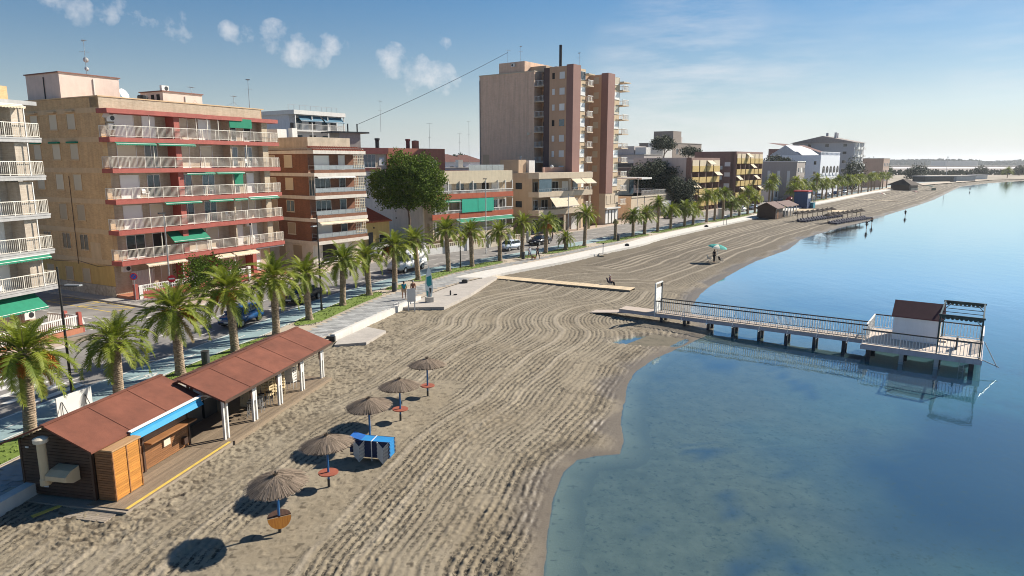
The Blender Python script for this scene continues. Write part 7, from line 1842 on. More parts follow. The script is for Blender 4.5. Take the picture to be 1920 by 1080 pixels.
# ------------------------------------------------------------------ cars
def car(label, x, y, rz, paint, kind='hatch', group='cars parked along the road', detail=True):
    t = thing('white_van' if kind == 'van' else 'parked_car', label, 'van' if kind == 'van' else 'car', (x, y, 0), rz, group)
    if kind == 'van': L, Wd, prof, cab = 5.6, 1.95, [(-2.75,.38),(2.72,.38),(2.75,.75),(2.55,1.05),(1.95,1.2),(1.9,1.25),(-2.78,1.25)], [(-2.76,1.25),(1.95,1.25),(1.15,2.1),(.9,2.35),(-2.7,2.38)]
    elif kind == 'sedan': L, Wd, prof, cab = 4.5, 1.76, [(-2.2,.32),(2.15,.32),(2.22,.6),(2.1,.76),(1.15,.90),(-1.45,.95),(-2.12,.92),(-2.25,.62)], [(-1.7,.93),(1.2,.89),(.45,1.36),(.1,1.43),(-.75,1.42),(-1.1,1.34)]
    else: L, Wd, prof, cab = 3.9, 1.68, [(-1.88,.32),(1.85,.32),(1.93,.58),(1.8,.78),(.95,.95),(-1.75,.98),(-1.93,.7)], [(-1.86,.97),(1.05,.93),(.35,1.40),(0,1.47),(-1.1,1.46),(-1.55,1.35)]
    me = bpy.data.meshes.new('body'); bm = bmesh.new()
    def extr(poly, hw0, hw1, zr):
        ring = []
        for s in (-1, 1):
            ring.append([bm.verts.new((px_, s*(hw0+(hw1-hw0)*max(0,(pz-zr[0])/(zr[1]-zr[0]))), pz)) for px_, pz in poly])
        n = len(poly); bm.faces.new(ring[0][::-1] if 0 else ring[0]); bm.faces.new(ring[1][::-1])
        for i in range(n): bm.faces.new((ring[0][i], ring[1][i], ring[1][(i+1)%n], ring[0][(i+1)%n]))
    extr(prof, Wd/2, Wd/2*.97, (prof[0][1], 1.0)); extr(cab, Wd/2*.95, Wd/2*(.92 if kind == 'van' else .76), (cab[0][1], cab[-1][1]))
    bmesh.ops.recalc_face_normals(bm, faces=bm.faces); bmesh.ops.bevel(bm, geom=list(bm.edges), offset=.055, segments=2, affect='EDGES', clamp_overlap=True)
    bm.to_mesh(me); bm.free(); me.materials.append(paint); me.polygons.foreach_set('use_smooth', [True]*len(me.polygons))
    body = put('body', me, t)
    zlo, zhi = cab[0][1], max(z for _, z in cab); hw = lambda z: Wd/2*.95+(Wd/2*(.92 if kind == 'van' else .76)-Wd/2*.95)*(z-zlo)/(zhi-zlo)+.012
    def pane(pts, name='window_pane'): MB().add(pts, [tuple(range(len(pts)))]).build(name, glass, t)
    if kind == 'van':
        for s in (-1, 1): pane([(1.72,s*hw(1.35),1.35),(.55,s*hw(1.35),1.35),(.55,s*hw(1.95),1.95),(1.25,s*hw(1.95),1.95)])
        pane([(1.90,-.82,1.33),(1.90,.82,1.33),(1.22,.76,2.06),(1.22,-.76,2.06)], 'windscreen')
    else:
        a, b, c = cab[1], cab[2], cab[-1]
        for s in (-1, 1):
            z0, z1 = zlo+.06, zhi-.10
            xf = a[0]+(b[0]-a[0])*.15; xm = -.12
            pane([(xf-.1,s*hw(z0),z0),(xm+.04,s*hw(z0),z0),(xm+.04,s*hw(z1),z1),(b[0]-.02,s*hw(z1),z1)])
            pane([(xm-.04,s*hw(z0),z0),(cab[0][0]+.38,s*hw(z0),z0),(c[0]+.12,s*hw(z1),z1),(xm-.04,s*hw(z1),z1)])
        f = lambda p, q, t_: (p[0]+(q[0]-p[0])*t_+.03, p[1]+(q[1]-p[1])*t_+.02)
        p0, p1 = f(a, b, .1), f(a, b, .93); pane([(p0[0],-Wd*.42,p0[1]),(p0[0],Wd*.42,p0[1]),(p1[0],Wd*.36,p1[1]),(p1[0],-Wd*.36,p1[1])], 'windscreen')
        q0, q1 = cab[0], cab[-1]; pane([(q0[0]*.75+q1[0]*.25-.05,-Wd*.38,zlo+.12),(q0[0]*.75+q1[0]*.25-.05,Wd*.38,zlo+.12),(q1[0]-.03,Wd*.34,q1[1]-.04),(q1[0]-.03,-Wd*.34,q1[1]-.04)], 'rear_window')
    wx = L*.30
    for sx_ in (wx+.02, -wx-.02):
        for s in (-1, 1):
            r = .34 if kind == 'van' else .30
            w_ = MB().cyl((sx_,s*(Wd/2-.18),r),(sx_,s*(Wd/2+.02),r),r,n=18).build('wheel', black, t); MB().cyl((sx_,s*(Wd/2+.021),r),(sx_,s*(Wd/2+.03),r),r*.62,n=12).build('rim', steel, w_)
    xf = max(p_[0] for p_ in prof); xb = min(p_[0] for p_ in prof)
    lampm = mat('lamp_lens', (.75,.75,.72), .1, .03); tailm = mat('tail_lens', (.40,.02,.02), .2, .05)
    for s in (-1, 1):
        boxo('headlight', lampm, t, xf-.16, xf+.005, s*Wd*.36-.14, s*Wd*.36+.14, .58, .72); boxo('tail_light', tailm, t, xb-.005, xb+.12, s*Wd*.40-.08, s*Wd*.40+.08, .66, .86); boxo('mirror', paint, t, wx*.55, wx*.55+.12, s*(Wd/2+.04)-.08, s*(Wd/2+.04)+.08, .95 if kind != 'van' else 1.3, 1.1 if kind != 'van' else 1.6)
    boxo('number_plate', white, t, xf+.0, xf+.02, -.26, .26, .42, .53); boxo('bumper', black, t, xf-.05, xf+.03, -Wd*.42, Wd*.42, .30, .40)
    return t
def paint(name, c): 
    m = mat(name, c, .22, .03, spec=.6); return m
p_blue, p_black, p_white, p_silver, p_red = paint('blue_car_paint', (.012,.07,.20)), paint('black_car_paint', (.012,.012,.017)), paint('white_car_paint', (.70,.70,.70)), paint('pale_blue_car_paint', (.50,.57,.66)), paint('red_car_paint', (.25,.02,.02))
def carpl(y, o, label, m, kind='hatch', flip=False, group='cars parked along the road'):
    p, f = pl(y, o); return car(label, p[0], p[1], ang(f)+(math.pi if flip else 0), m, kind, group)
carpl(52.0, -4.7, 'small blue hatchback parked behind the palms, nearest car on the road', p_blue, 'hatch', True)
carpl(60.6, -4.6, 'black saloon parked beyond the blue hatchback', p_black, 'sedan', True)
carpl(77.8, -4.8, 'white delivery van parked behind the palm with the orange fruit bunch', p_white, 'van', True)
carpl(95.2, -6.2, 'pale silver blue car in front of the garden wall of the low block', p_silver, 'hatch', True)
carpl(102.0, -6.6, 'dark car half hidden by the stunted little palm', p_black, 'sedan', True)
t = car('black car parked in the side street beside the yellow stained wall', *side_pt(-7.2,15), ang(sB), p_black, 'sedan'); t = car('dark red car in the side street right behind the no entry sign', *side_pt(-8.2,9.5), ang(sB), p_red, 'hatch')
for i, (y, o, m, lb) in enumerate(((150,-10.5,p_black,'dark car across the road in front of the brown side walled block'),(176,-4.8,p_white,'white car behind the distant wooden kiosk'),(184,-4.8,p_silver,'pale car left of the blue beach hut'),(212,-4.8,p_black,'dark car among the palms right of the blue beach hut'),
     (222,-4.8,p_red,'dark red car below the arched white building'),(234,-4.8,p_black,'black car below the right end of the arched white building'),(247,-4.8,p_silver,'silver car in the far row, first after the arched white building'),(258,-4.8,p_white,'white car in the far row below the pale balcony stack'),(268,-4.8,p_blue,'blue car in the far row below the beige end block'),(281,-4.8,p_silver,'last silver car at the far end of the palm row'))):
    carpl(y, o, lb, m, 'hatch' if i % 2 else 'sedan', i % 3 == 0, 'distant cars by the palm row')

# ------------------------------------------------------------------ people
skin = mat('skin', (.42,.22,.14), .6, .06); hair_d = mat('dark_hair', (.025,.018,.013), .6, .1); hair_g = mat('grey_hair', (.40,.38,.36), .6, .1)
def cloth(name, c): return mat(name, c, .85, .08)
def person(label, x, y, z, rz, top, bottom, hair=hair_d, pose='stand', legs='short', shoes=None, hgt=1.7, hat=None):
    """one skinned body; shirt, trousers and hair as clothing pieces over it"""
    s = hgt/1.75; t = thing('person', label, 'person', (x, y, z), rz)
    st = .22 if pose == 'walk' else .03
    J = dict(pel=(0,0,.95), wai=(0,0,1.12), che=(0,.0,1.33), nec=(0,.0,1.48), hea=(0,-.02,1.56), top=(0,-.01,1.70))
    for sg, n in ((-1,'l'),(1,'r')):
        f = st*sg
        J['hip'+n] = (sg*.10,0,.92); J['kne'+n] = (sg*.11,-.03-f*.7,.50); J['ank'+n] = (sg*.11,-f*1.15+.02,.08); J['toe'+n] = (sg*.12,-f*1.15-.15,.03)
        J['sho'+n] = (sg*.18,.0,1.42); J['elb'+n] = (sg*.26,.04+f*.5,1.15); J['wri'+n] = (sg*.27,-.06+f*.9,.93); J['han'+n] = (sg*.27,-.09+f*1.0,.84)
    if pose == 'sit':
        dz = -.50
        for k in list(J): J[k] = (J[k][0], J[k][1], J[k][2]+dz)
        for sg, n in ((-1,'l'),(1,'r')):
            J['kne'+n] = (sg*.12,-.43,.46); J['ank'+n] = (sg*.12,-.50,.07); J['toe'+n] = (sg*.12,-.66,.04); J['hip'+n] = (sg*.10,-.03,.43); J['wri'+n] = (sg*.2,-.28,.55); J['han'+n] = (sg*.15,-.36,.52); J['elb'+n] = (sg*.25,-.02,.66)
    RAD = dict(pel=.14, wai=.125, che=.15, nec=.06, hea=.085, top=.075, hip=.095, kne=.06, ank=.04, toe=.04, sho=.065, elb=.042, wri=.03, han=.035)
    def skinmesh(edges, grow, name, m, lv=1):
        ks = []; 
        for a, b in edges:
            for k in (a, b):
                if k not in ks: ks.append(k)
        me = bpy.data.meshes.new(name); me.from_pydata([tuple(c*s for c in J[k]) for k in ks], [(ks.index(a), ks.index(b)) for a, b in edges], [])
        o = put(name, me, t); md = o.modifiers.new('skin', 'SKIN')
        for i, k in enumerate(ks):
            r = RAD[k] if k in RAD else RAD[k[:-1]]; v = me.skin_vertices[0].data[i]; v.radius = ((r+grow)*s, (r*(.8 if k in ('pel','wai','che') else 1)+grow)*s); v.use_root = (i == 0)
        o.modifiers.new('sub', 'SUBSURF').levels = lv; o.modifiers['sub'].render_levels = lv; me.materials.append(m); return o
    body = [('pel','wai'),('wai','che'),('che','nec'),('nec','hea'),('hea','top')]
    for n in 'lr': body += [('pel','hip'+n),('hip'+n,'kne'+n),('kne'+n,'ank'+n),('ank'+n,'toe'+n),('che','sho'+n),('sho'+n,'elb'+n),('elb'+n,'wri'+n),('wri'+n,'han'+n)]
    skinmesh(body, 0, 'body', skin)
    if top:
        e = [('pel','wai'),('wai','che')]
        for n in 'lr':
            J['slv'+n] = tuple((Vector(J['sho'+n])+Vector(J['elb'+n]))*.5); RAD['slv'] = .055; e += [('che','sho'+n),('sho'+n,'slv'+n)]
        skinmesh(e, .022, 'shirt', top)
    e = []
    for n in 'lr':
        J['hem'+n] = tuple(Vector(J['hip'+n]).lerp(Vector(J['kne'+n]), .8)); RAD['hem'] = .085; e += [('pel','hip'+n), ('hip'+n, 'hem'+n if legs == 'short' else 'kne'+n)]
        if legs != 'short': e.append(('kne'+n,'ank'+n))
    skinmesh(e, .018, 'trousers', bottom)
    tp = Vector(J['top'])*s; MB().sphere((tp.x, tp.y+.02, tp.z-.03), .105*s, 10, 6, (1,1.1,.85)).build('hair', hat or hair, t, smooth=True)
    for n in 'lr':
        hv = Vector(J['han'+n])*s; wv = Vector(J['wri'+n])*s; fg = MB(); d = (hv-wv).normalized(); 
        for i, L_ in enumerate((.07,.085,.08,.06)): a = hv+Vector((0,(i-1.5)*.019,0)); fg.cyl(a, a+d*L_*s, .009, .007, 5)
        fg.cyl(hv-d*.03, hv-d*.0+Vector((0,-.045,0)), .010, .008, 5); fg.build('fingers', skin, t)
    fc = MB(); hd = Vector(J['hea'])*s; fc.sphere((hd.x, hd.y-.095*s, hd.z+.035), .018, 6, 4, (1,1.2,1.5))
    fc.build('nose', skin, t)
    ey = MB(); 
    for sg in (-1, 1): ey.sphere((hd.x+sg*.035, hd.y-.082*s, hd.z+.06), .011, 6, 4)
    ey.build('eyes', iron, t); MB().box(hd.x-.025,hd.x+.025,hd.y-.088*s,hd.y-.080*s,hd.z-.012,hd.z-.004).build('mouth', mat('lips', (.30,.09,.08), .5, .05), t)
    return t
person('person in a teal shirt with long dark hair walking behind the notice board', -9.95,62.3,.05, R(200), cloth('teal_shirt', (.02,.26,.33)), cloth('beige_skirt', (.46,.30,.19)), pose='walk')
person('person in a brown patterned shirt and dark blue trousers walking left of the surfboard sign', -9.15,62.6,.05, R(195), cloth('brown_shirt', (.24,.11,.07)), cloth('navy_trousers', (.02,.025,.07)), hair=hair_g, pose='walk', legs='long')
person('walker in a pale top on the promenade, left one of the pair with the dog', 2.3,88.9,.05, R(40), cloth('pale_top', (.42,.46,.52)), cloth('grey_shorts', (.16,.2,.26)), pose='walk', hair=hair_g)
person('walker all in black on the promenade, right one of the pair', 3.35,89.2,.05, R(40), cloth('black_top', (.015,.015,.02)), cloth('black_trousers', (.012,.012,.015)), pose='walk', legs='long')
dg = thing('dog', 'small tan dog between the two walkers on the promenade', 'dog', (2.85,88.7,.04), R(130))
db = bpy.data.meshes.new('body'); db.from_pydata([(0,0,.30),(.28,0,.31),(.40,0,.42),(.52,0,.44),(-.22,0,.32),(-.36,0,.44),(.24,.07,.16),(.24,.07,.02),(.24,-.07,.16),(.24,-.07,.02),(-.2,.07,.18),(-.16,.07,.02),(-.2,-.07,.18),(-.16,-.07,.02)], [(0,1),(1,2),(2,3),(0,4),(4,5),(1,6),(6,7),(1,8),(8,9),(4,10),(10,11),(4,12),(12,13)], [])
o = put('body', db, dg); o.modifiers.new('skin', 'SKIN'); o.modifiers.new('sub', 'SUBSURF').render_levels = 1; db.materials.append(mat('tan_fur', (.40,.20,.08), .8, .15))
for i, r in enumerate((.10,.11,.07,.045,.10,.02,.045,.025,.045,.025,.05,.025,.05,.025)): v = db.skin_vertices[0].data[i]; v.radius = (r, r); v.use_root = (i == 0)
boxo('collar', sign_red, dg, .33, .37, -.075, .075, .32, .44); e = MB(); e.prism_y([(.40,.48),(.46,.48),(.42,.56)], -.06, -.03); e.prism_y([(.40,.48),(.46,.48),(.42,.56)], .03, .06); e.build('ears', iron, dg)
def folding_chair(x, y, z, rz, label, m):
    t = thing('folding_chair', label, 'chair', (x, y, z), rz); boxo('seat', m, t, -.26, .26, -.25, .22, .36, .39); MB().prism_x([(.18,.38),(.34,.86),(.37,.86),(.22,.38)], -.26, .26).build('backrest', m, t)
    for s in (-1, 1): l_ = MB(); l_.cyl((s*.27,-.24,0),(s*.27,.22,.58),.014,n=5); l_.cyl((s*.27,.26,0),(s*.27,-.22,.40),.014,n=5); l_.cyl((s*.27,-.22,.58),(s*.27,.28,.58),.02,n=5); l_.build('leg', steel, t)
z0 = sand_z(10.4,72.0); folding_chair(10.4,72.0,z0,R(100),'low folding chair under the reader on the raked sand past the boardwalk', cloth('navy_canvas', (.03,.03,.07)))
person('person with a pale sun hat sitting on a folding chair past the boardwalk', 10.4,72.0,z0-.02, R(100), cloth('lilac_shirt', (.32,.22,.27)), cloth('black_trousers', (0,0,0)), pose='sit', legs='long', hat=cloth('pale_hat', (.55,.5,.45)))
z0 = sand_z(26.6,89.4)
person('person standing in dark clothes in the shade of the green beach umbrella', 26.55,89.6,z0, R(120), cloth('black_top', (0,0,0)), cloth('black_trousers', (0,0,0)), legs='long')
folding_chair(27.3,89.0,z0,R(100),'dark folding chair beneath the green beach umbrella', black)
folding_chair(26.2,90.4,z0,R(60),'second dark folding chair behind the pole of the green beach umbrella', iron)
def parasol2(x, y, z, label, cols_, r=1.05, hh=2.1, tilt=(6,8)):
    t = thing('beach_umbrella', label, 'umbrella', (x, y, z)); MB().cyl((0,0,-.2),(0,0,hh),.022,n=7).build('pole', white, t)
    n = 8; 
    for k in range(n):
        a0, a1 = 2*math.pi*k/n, 2*math.pi*(k+1)/n; mb = MB(); rows = [(0.02,.48),(.45,.38),(.8,.2),(1,0)]
        vs = []; fs_ = []
        for q_, zz in rows:
            for a in (a0, (a0+a1)/2, a1): vs.append((q_*r*math.cos(a)*(1 if a != (a0+a1)/2 else .97), q_*r*math.sin(a)*(1 if a != (a0+a1)/2 else .97), zz*r*.62))
        for i in range(3):
            for j in range(2): fs_.append((i*3+j, i*3+j+1, i*3+j+4, i*3+j+3))
        mb.add(vs, fs_); o = mb.build('canopy_panel', cols_[k % len(cols_)], t, (0,0,hh-.35)); o.rotation_euler = (R(tilt[0]), R(tilt[1]), 0)
    return t
parasol2(26.9,89.5,z0,'green and white beach umbrella by the water, above the person in dark clothes', [cloth('green_panel', (.02,.24,.20)), cloth('teal_panel', (.03,.30,.28)), cloth('pale_panel', (.62,.62,.52))], 1.25, 2.35)
for (x, y, lb, m, dz) in ((70.2,136.2,'dark walker at the waterline, left one of the couple before the rows of sunbeds',cloth('black_top',(0,0,0)),0),(76.3,146.0,'dark walker at the waterline, right one of the couple before the rows of sunbeds',cloth('brown_shirt',(0,0,0)),0),(96.9,170.0,'lone wader standing in the shallow water beyond the couple',cloth('black_top',(0,0,0)),-.15),(213,323,'distant wader far out in the pale shallows near the bend of the bay',cloth('pale_top',(0,0,0)),-.15)):
    person(lb, x, y, -.56+dz, R(120), m, cloth('black_trousers', (0,0,0)), pose='walk')

# ------------------------------------------------------------------ distant beach: kiosk, shelter, blue hut, sunbeds
def far_frame(x, y): return frame_at(WL, y)[1]
fx = (.62, .785)
k2 = thing('beach_kiosk', 'distant dark wooden kiosk with a grey brown gabled roof, beside the rows of sunbeds', 'kiosk', (60.2,157.6,-.3), ang(fx))
boxo('wall', w_dark, k2, 0, 5.2, 0, 4.2, 0, 2.5); MB().prism_x([(0,2.5),(4.2,2.5),(2.1,3.6)], 0, 5.2).build('gable', w_dark, k2); m_gr = mat('grey_brown_felt', (.15,.095,.085), .9, .12)
for ya, yb in ((-.5,2.1),(4.7,2.1)): MB().prism_x([(ya,2.3),(yb,3.65),(yb,3.75),(ya,2.4)], -.5, 5.6).build('roof_panel', m_gr, k2)
boxo('door', w_mid, k2, 1.0, 2.0, -.04, 0, 0, 2.0)
s2 = thing('beach_shelter', 'distant open shelter with a grey brown roof on white posts, right behind the distant kiosk', 'shelter', (64.4,162.9,-.3), ang(fx))
for ya, yb in ((-.5,2.1),(4.7,2.1)): MB().prism_x([(ya,2.4),(yb,3.5),(yb,3.6),(ya,2.5)], -.4, 9.2).build('roof_panel', m_gr, s2)
for i in range(5):
    for y in (0, 4.2): boxo('post', white, s2, i*2.2-.1, i*2.2+.1, y-.1, y+.1, 0, 2.45)
boxo('counter', iron, s2, 1, 7, 1.5, 2.5, 0, 1.1)
bt2 = thing('lifeguard_hut', 'bright blue boxy beach hut with a red roof edge, past the distant shelter', 'hut', (82.5,193.5,-.3), ang(fx))
bl_ = mat('hut_blue', (.018,.055,.15), .7, .1)
boxo('wall', bl_, bt2, 0, 3.4, 0, 3.6, 0, 4.6); boxo('roof', mat('hut_red', (.40,.05,.05), .7, .1), bt2, -.2, 3.6, -.2, 3.8, 4.6, 5.0); boxo('annex', mat('hut_teal', (.02,.22,.30), .7, .1), bt2, 3.42, 5.4, -.8, 2.6, 0, 1.5); boxo('window', white, bt2, .5, 3.0, -.06, 0, 2.8, 4.1)
rl = MB(); railing(rl, [(3.5,-.8),(5.4,-.8),(5.4,2.6)], 1.6, 1.5, step=.6, r=.04, top=.05); rl.build('railing', steel, bt2)
MB().prism([(74,186),(90,178),(93,184),(78,194)], -.7, -.27).build('timber_floor', mat('pale_timber', (.50,.40,.26), .85, .1), kind='structure')
# two double rows of sunbeds under thatch
navy = cloth('navy_bed', (.012,.016,.05)); m_straw = mat('dark_straw', (.05,.036,.028), .95, .3, 4)
fb_ = MB().box(-.95,.95,-.36,.36,.10,.40).mesh('mattress', navy); bb_ = MB().prism_y([(-.9,.34),(-.35,.34),(-.8,.72),(-.88,.72)], -.33, .33).mesh('backrest', navy)
lb_ = MB().box(-.8,-.72,-.3,.3,0,.26).box(.7,.78,-.3,.3,0,.26).mesh('leg', steel)
cn_ = MB().lathe([(1.0,-.1),(1.05,0),(.6,.26),(.06,.5),(.02,.65)], 16).mesh('canopy', m_straw); po_ = MB().cyl((0,0,-.3),(0,0,2.3),.06,n=7).mesh('pole', w_dark)
fd = Vector((.70,.714,0)); sd_ = Vector((.714,-.70,0)); org = Vector((62.5,151.6,0))
wd = ['nearest','second','third','fourth','fifth','sixth','seventh','farthest']
for r_i, (rowo, rn) in enumerate(((0,'left'),(6.6,'right'))):
    for k in range(8):
        c = org+fd*(.5+k*2.9)+sd_*rowo; z = sand_z(c.x, c.y)
        t = thing('thatched_parasol', '%s thatched parasol of the %s row of sunbeds by the distant kiosk' % (wd[k], rn), 'parasol', (c.x, c.y, z), 0, 'distant thatched parasols'); put('pole', po_, t); put('canopy', cn_, t, (0,0,1.75))
        for j, sn in ((-1,'left'),(1,'right')):
            e = c+fd*(j*.75)+sd_*1.4; t = thing('sunbed', '%s sunbed under the %s thatched parasol of the %s row by the distant kiosk' % (sn, wd[k], rn), 'sunbed', (e.x, e.y, sand_z(e.x, e.y)), ang((sd_.x, sd_.y)), 'distant sunbeds'); put('mattress', fb_, t); put('backrest', bb_, t); put('leg', lb_, t)
bw2 = thing('boardwalk', 'far pale boardwalk across the sand beyond the rows of sunbeds', 'boardwalk', (121,247,-.4), math.atan2(-15.5,7))
boxo('slats', m_slat, bw2, -1, 19, -.9, .9, 0, .1); boxo('runner', w_grey, bw2, -1, 19, -.95, -.9, -.2, .1)
bk = thing('beach_kiosk', 'far dark thatched kiosk on the beach near the end of the palm row', 'kiosk', (184,326,-.4), .7)
boxo('wall', w_dark, bk, -5, 5, -4, 4, 0, 2.6); MB().add([(-6.5,-5.5,2.4),(6.5,-5.5,2.4),(6.5,5.5,2.4),(-6.5,5.5,2.4),(-2.5,0,5.2),(2.5,0,5.2)], [(0,1,5,4),(1,2,5),(2,3,4,5),(3,0,4),(3,2,1,0)]).build('roof', m_straw, bk); boxo('counter', cream, bk, -4, 4, -4.6, -4, 0, 1.1)
gpale = cloth('green_sun_cloth', (.05,.09,.07))
for (x, y, lb, cc, r) in ((132,247.5,'pale beach umbrella standing on the far boardwalk', [cloth('pale_panel',(0,0,0)), cloth('rose_panel',(.45,.25,.22))], 1.4),(158,290,'small dark beach umbrella on the sand beyond the far boardwalk', [m_straw], 1.2),(153.5,264,'brown and rose beach umbrella near the water right of the far boardwalk', [m_straw, cloth('rose_panel',(0,0,0))], 1.5),(195,324,'dark green beach umbrella with a windbreak, right of the far thatched kiosk', [gpale], 1.9)):
    parasol2(x, y, -.45, lb, cc, r, 2.2)
wbk = thing('windbreak', 'dark windbreak on the sand under the dark green umbrella', 'windbreak', (195.5,322,-.5), .6); boxo('cloth', gpale, wbk, -2, 2, -.03, .03, .1, 1.2); boxo('stake', w_dark, wbk, -2.05, -1.97, -.05, .05, 0, 1.4); boxo('stake', w_dark, wbk, 1.97, 2.05, -.05, .05, 0, 1.4)
bo = thing('rowing_boat', 'dark low boat drawn up on the far sand before the bend of the bay', 'boat', (284,448,-.4), .5)
MB().prism([(-3,0),(-2.2,.9),(1.5,.95),(3.2,0),(1.5,-.95),(-2.2,-.9)], 0, .9).build('hull', iron, bo); boxo('thwart', w_grey, bo, -.3, .3, -.8, .8, .9, 1.0)

# ------------------------------------------------------------------ far shore: salt pans, hedges, palms, wooded rise
salt = mat('salt_pan', (.62,.60,.60), .8, .10, .01); pan = mat('dry_pan', (.25,.22,.20), .95, .15, .02); farw = leaf('far_wood', (.035,.055,.04), (.075,.095,.06), .1, 'tone')
for (y0, y1, x0, x1, m, nm) in ((760,900,270,2600,salt,'salt_pan'),(960,1180,240,3200,pan,'dry_pan'),(1200,1700,250,3400,salt,'salt_pan'),(1800,2300,300,4000,pan,'dry_pan')):
    MB().quad((x0,y0,-.03),(x1,y0+x1*.05,-.03),(x1,y1+x1*.05,-.03),(x0,y1,-.03)).build(nm, m, kind='structure')
bank_m = mat('salt_bank', (.20,.16,.13), .95, .15, .05)
for (y, x0, x1, hgt) in ((930,260,2600,1.2),(1190,250,3000,1.6),(1750,280,3600,3.0)):
    MB().prism_x([(y-6,-.1),(y+6,-.1),(y+2,hgt),(y-2,hgt)], x0, x1).build('salt_bank', bank_m, kind='structure', rz=.04)
def wood_mass(name, n, fpos, size, m):
    q = random.Random(77); mb = MB(); sh = []
    for i in range(n):
        x, y, z = fpos(q); tone = q.random()
        for j in range(5):
            a = Vector((q.gauss(0,1), q.gauss(0,.6), q.gauss(0,1))).normalized(); b = a.cross(Vector((0,1,0)))
            b = b.normalized() if b.length > .05 else Vector((1,0,0)); e = Vector((x,y,z))+Vector((q.uniform(-1,1), q.uniform(-1,1), q.uniform(-.6,.6)))*size; s = size*q.uniform(.5,1.1); kx = len(mb.v)
            mb.v += [tuple(e-b*s*.6), tuple(e+a*s*.6), tuple(e+b*s*.6), tuple(e-a*s*.6)]; mb.f.append((kx,kx+1,kx+2,kx+3)); mb.m.append(0); sh += [tone*.7+.3*q.random()]*4
    me = mb.mesh(name, m); at_ = me.attributes.new('tone', 'FLOAT', 'POINT'); at_.data.foreach_set('value', sh); return put(name, me, kind='stuff')
def pos_far(q):
    x = q.uniform(250, 3300); base = 2450+x*.05; hh = 12+9*fbm(np.array([x]), np.array([0.]), 260, 3, 90)[0]+4*math.sin(x*.013); return x, base+q.uniform(0,160), q.uniform(0, max(3, hh))*1.0
wood_mass('distant_wood', 5200, pos_far, 9, farw)
rise = MB()
for i in range(40):
    a, b = 200+i*80, 280+i*80; ha, hb = (13+5*math.sin(a*.004+1)), (13+5*math.sin(b*.004+1))
    rise.add([(a,2550+a*.05,-.1),(b,2550+b*.05,-.1),(b,2700+b*.05,hb),(a,2700+a*.05,ha)], [(0,1,2,3)])
rise.build('low_hill', mat('far_scrub', (.085,.095,.075), .95, .2, .02), kind='structure')
def pos_hedge(q):
    x = q.uniform(330, 1500); return x, 655+x*.10+q.uniform(-4,4), q.uniform(.2, 4.2)*(.75+.4*math.sin(x*.05)*math.sin(x*.021))
wood_mass('hedge', 2400, pos_hedge, 2.2, leaf('hedge_leaves', (.03,.042,.022), (.07,.08,.04), .1, 'tone'))
# trees and palms standing on the far shore, each by itself
fpl = [(398,560,9.5,'tall far palm alone on the shore left of the wooded salt pans'),(462,650,8,'far palm over the hedge, right of the big round one'),(505,690,8,'far palm above the hedge near the middle of the far beach'),(590,730,8,'far palm near the right end of the hedge'),(655,765,8,'last far palm at the right edge of the hedge'),(545,700,7,'short far palm over the hedge, left of the last pair')]
for i, (x, y, h_, lb) in enumerate(fpl):
    t = palm_simple(x, y, h_*.6, 2.4 if i == 0 else 1.9, i, lb); t['group'] = 'palms on the far shore'
q = random.Random(31)
for i, (x, y, s, lb) in enumerate(((318,545,2.2,'wide dark tree on the far shore beside the pale poles'),(262,500,1.6,'dark shed side tree at the root of the far beach'),(430,640,1.7,'bushy tree on the far shore left of the hedge'),(520,712,1.8,'round dark tree over the far hedge'),(486,668,1.5,'low dark bush at the near end of the far hedge'),(272,470,1.8,'green tree behind the far beach sheds'))):
    leafy('tree', lb, 'tree', (x,y,0), [(0,0,3.2*s,2.8*s,2.4*s,2.0*s),(2*s,0,2.6*s,2*s,2*s,1.6*s),(-2*s,0,2.4*s,2*s,2*s,1.6*s)], 260, 1.4, l_dark, (2.5*s,.4,m_bark), 50+i, 2, 'trees on the far shore')
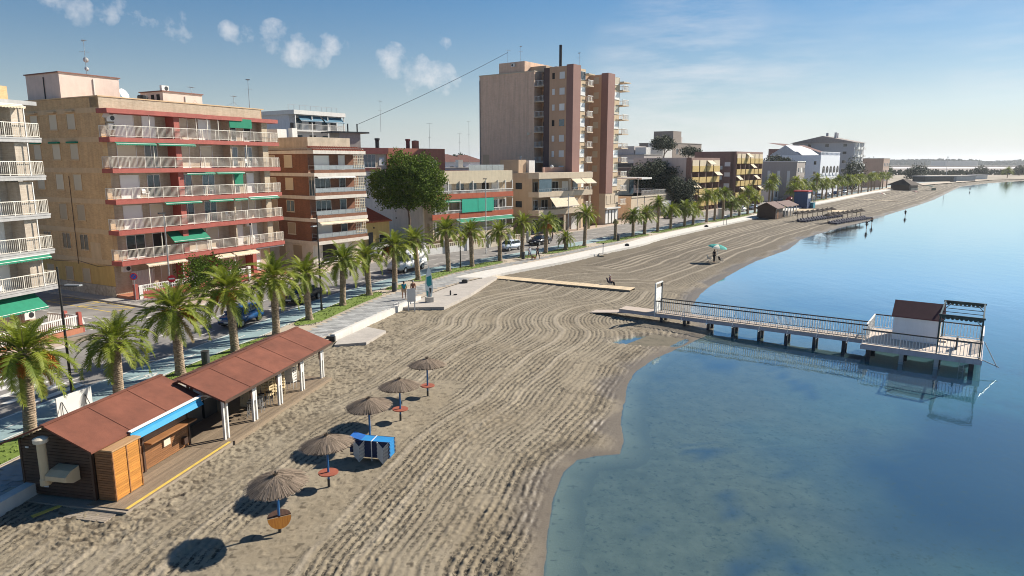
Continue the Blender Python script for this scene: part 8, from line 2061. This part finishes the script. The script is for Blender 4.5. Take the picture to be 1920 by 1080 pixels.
for i, (x, y, L_, hh, m, lb) in enumerate(((268,452,26,3.2,iron,'long dark beach bar shed at the far end of the beach'),(300,470,18,3.0,steel,'grey roofed shed right of the long dark beach bar'),(345,520,14,3.0,white,'white shed below the wide dark far tree'),(330,900,60,5,white,'long white warehouse on the salt pans'),(820,2380,120,14,white,'white building on the horizon above the salt pans'),(1500,2420,160,16,grey_slab,'pale works building on the far right horizon'))):
    t = thing('shed', lb, 'shed', (x, y, 0), .35, 'sheds on the far shore'); boxo('wall', m, t, 0, L_, 0, L_*.35, 0, hh); boxo('roof', grey_slab, t, -.5, L_+.5, -.5, L_*.35+.5, hh, hh+.5)
for i, (x, y, h_, lb) in enumerate(((330,530,16,'tall pale pole on the far shore beside the wide dark tree'),(300,520,13,'shorter pale pole left of the tall one on the far shore'),(760,2000,46,'thin mast on the horizon over the wooded rise'),(1050,2100,50,'second thin mast on the horizon, right of the first'))):
    t = thing('mast', lb, 'mast', (x, y, 0), 0, 'poles on the far shore'); MB().cyl((0,0,0),(0,0,h_),.18 if h_ < 20 else .5,n=6).build('pole', white if h_ < 20 else steel, t); boxo('head', steel, t, -.6, .6, -.3, .3, h_, h_+.5)

# ------------------------------------------------------------------ balcony furniture
for x, i, rz, lb in ((15.6,3,.4,'white chair behind the railing, right end of the second highest red balcony'),(16.6,3,2.2,'second white chair at the right end of the second highest red balcony'),(15.4,4,2.6,'white chair on the topmost red balcony, below the green screen'),(12.6,1,.3,'white chair near the middle of the second lowest red balcony'),(13.3,1,1.9,'second white chair in the middle of the second lowest red balcony'),
                     (16.0,0,.5,'white chair at the right end of the lowest red balcony'),(16.9,0,2.4,'second white chair at the right end of the lowest red balcony'),(3.4,2,.2,'white chair at the left end of the middle red balcony'),(10.6,2,1.2,'white chair under the green awnings of the middle red balcony')):
    p = local_to_world(B, (x, -.45, zB[i])); chair((p.x, p.y, p.z), ang(fB)+rz, lb, 'white balcony chairs', white)
# ------------------------------------------------------------------ sea haze
hm = bpy.data.materials.new('haze'); hm.use_nodes = True; hn, hl = hm.node_tree.nodes, hm.node_tree.links; hn.clear()
ho = hn.new('ShaderNodeOutputMaterial'); hv = hn.new('ShaderNodeVolumePrincipled'); hv.inputs['Color'].default_value = (.86,.92,1,1); hv.inputs['Density'].default_value = HAZE; hv.inputs['Anisotropy'].default_value = .3
hl.new(hv.outputs[0], ho.inputs['Volume'])
MB().box(-5200,9500,-400,9500,-5.0,75).build('haze', hm, kind='stuff')
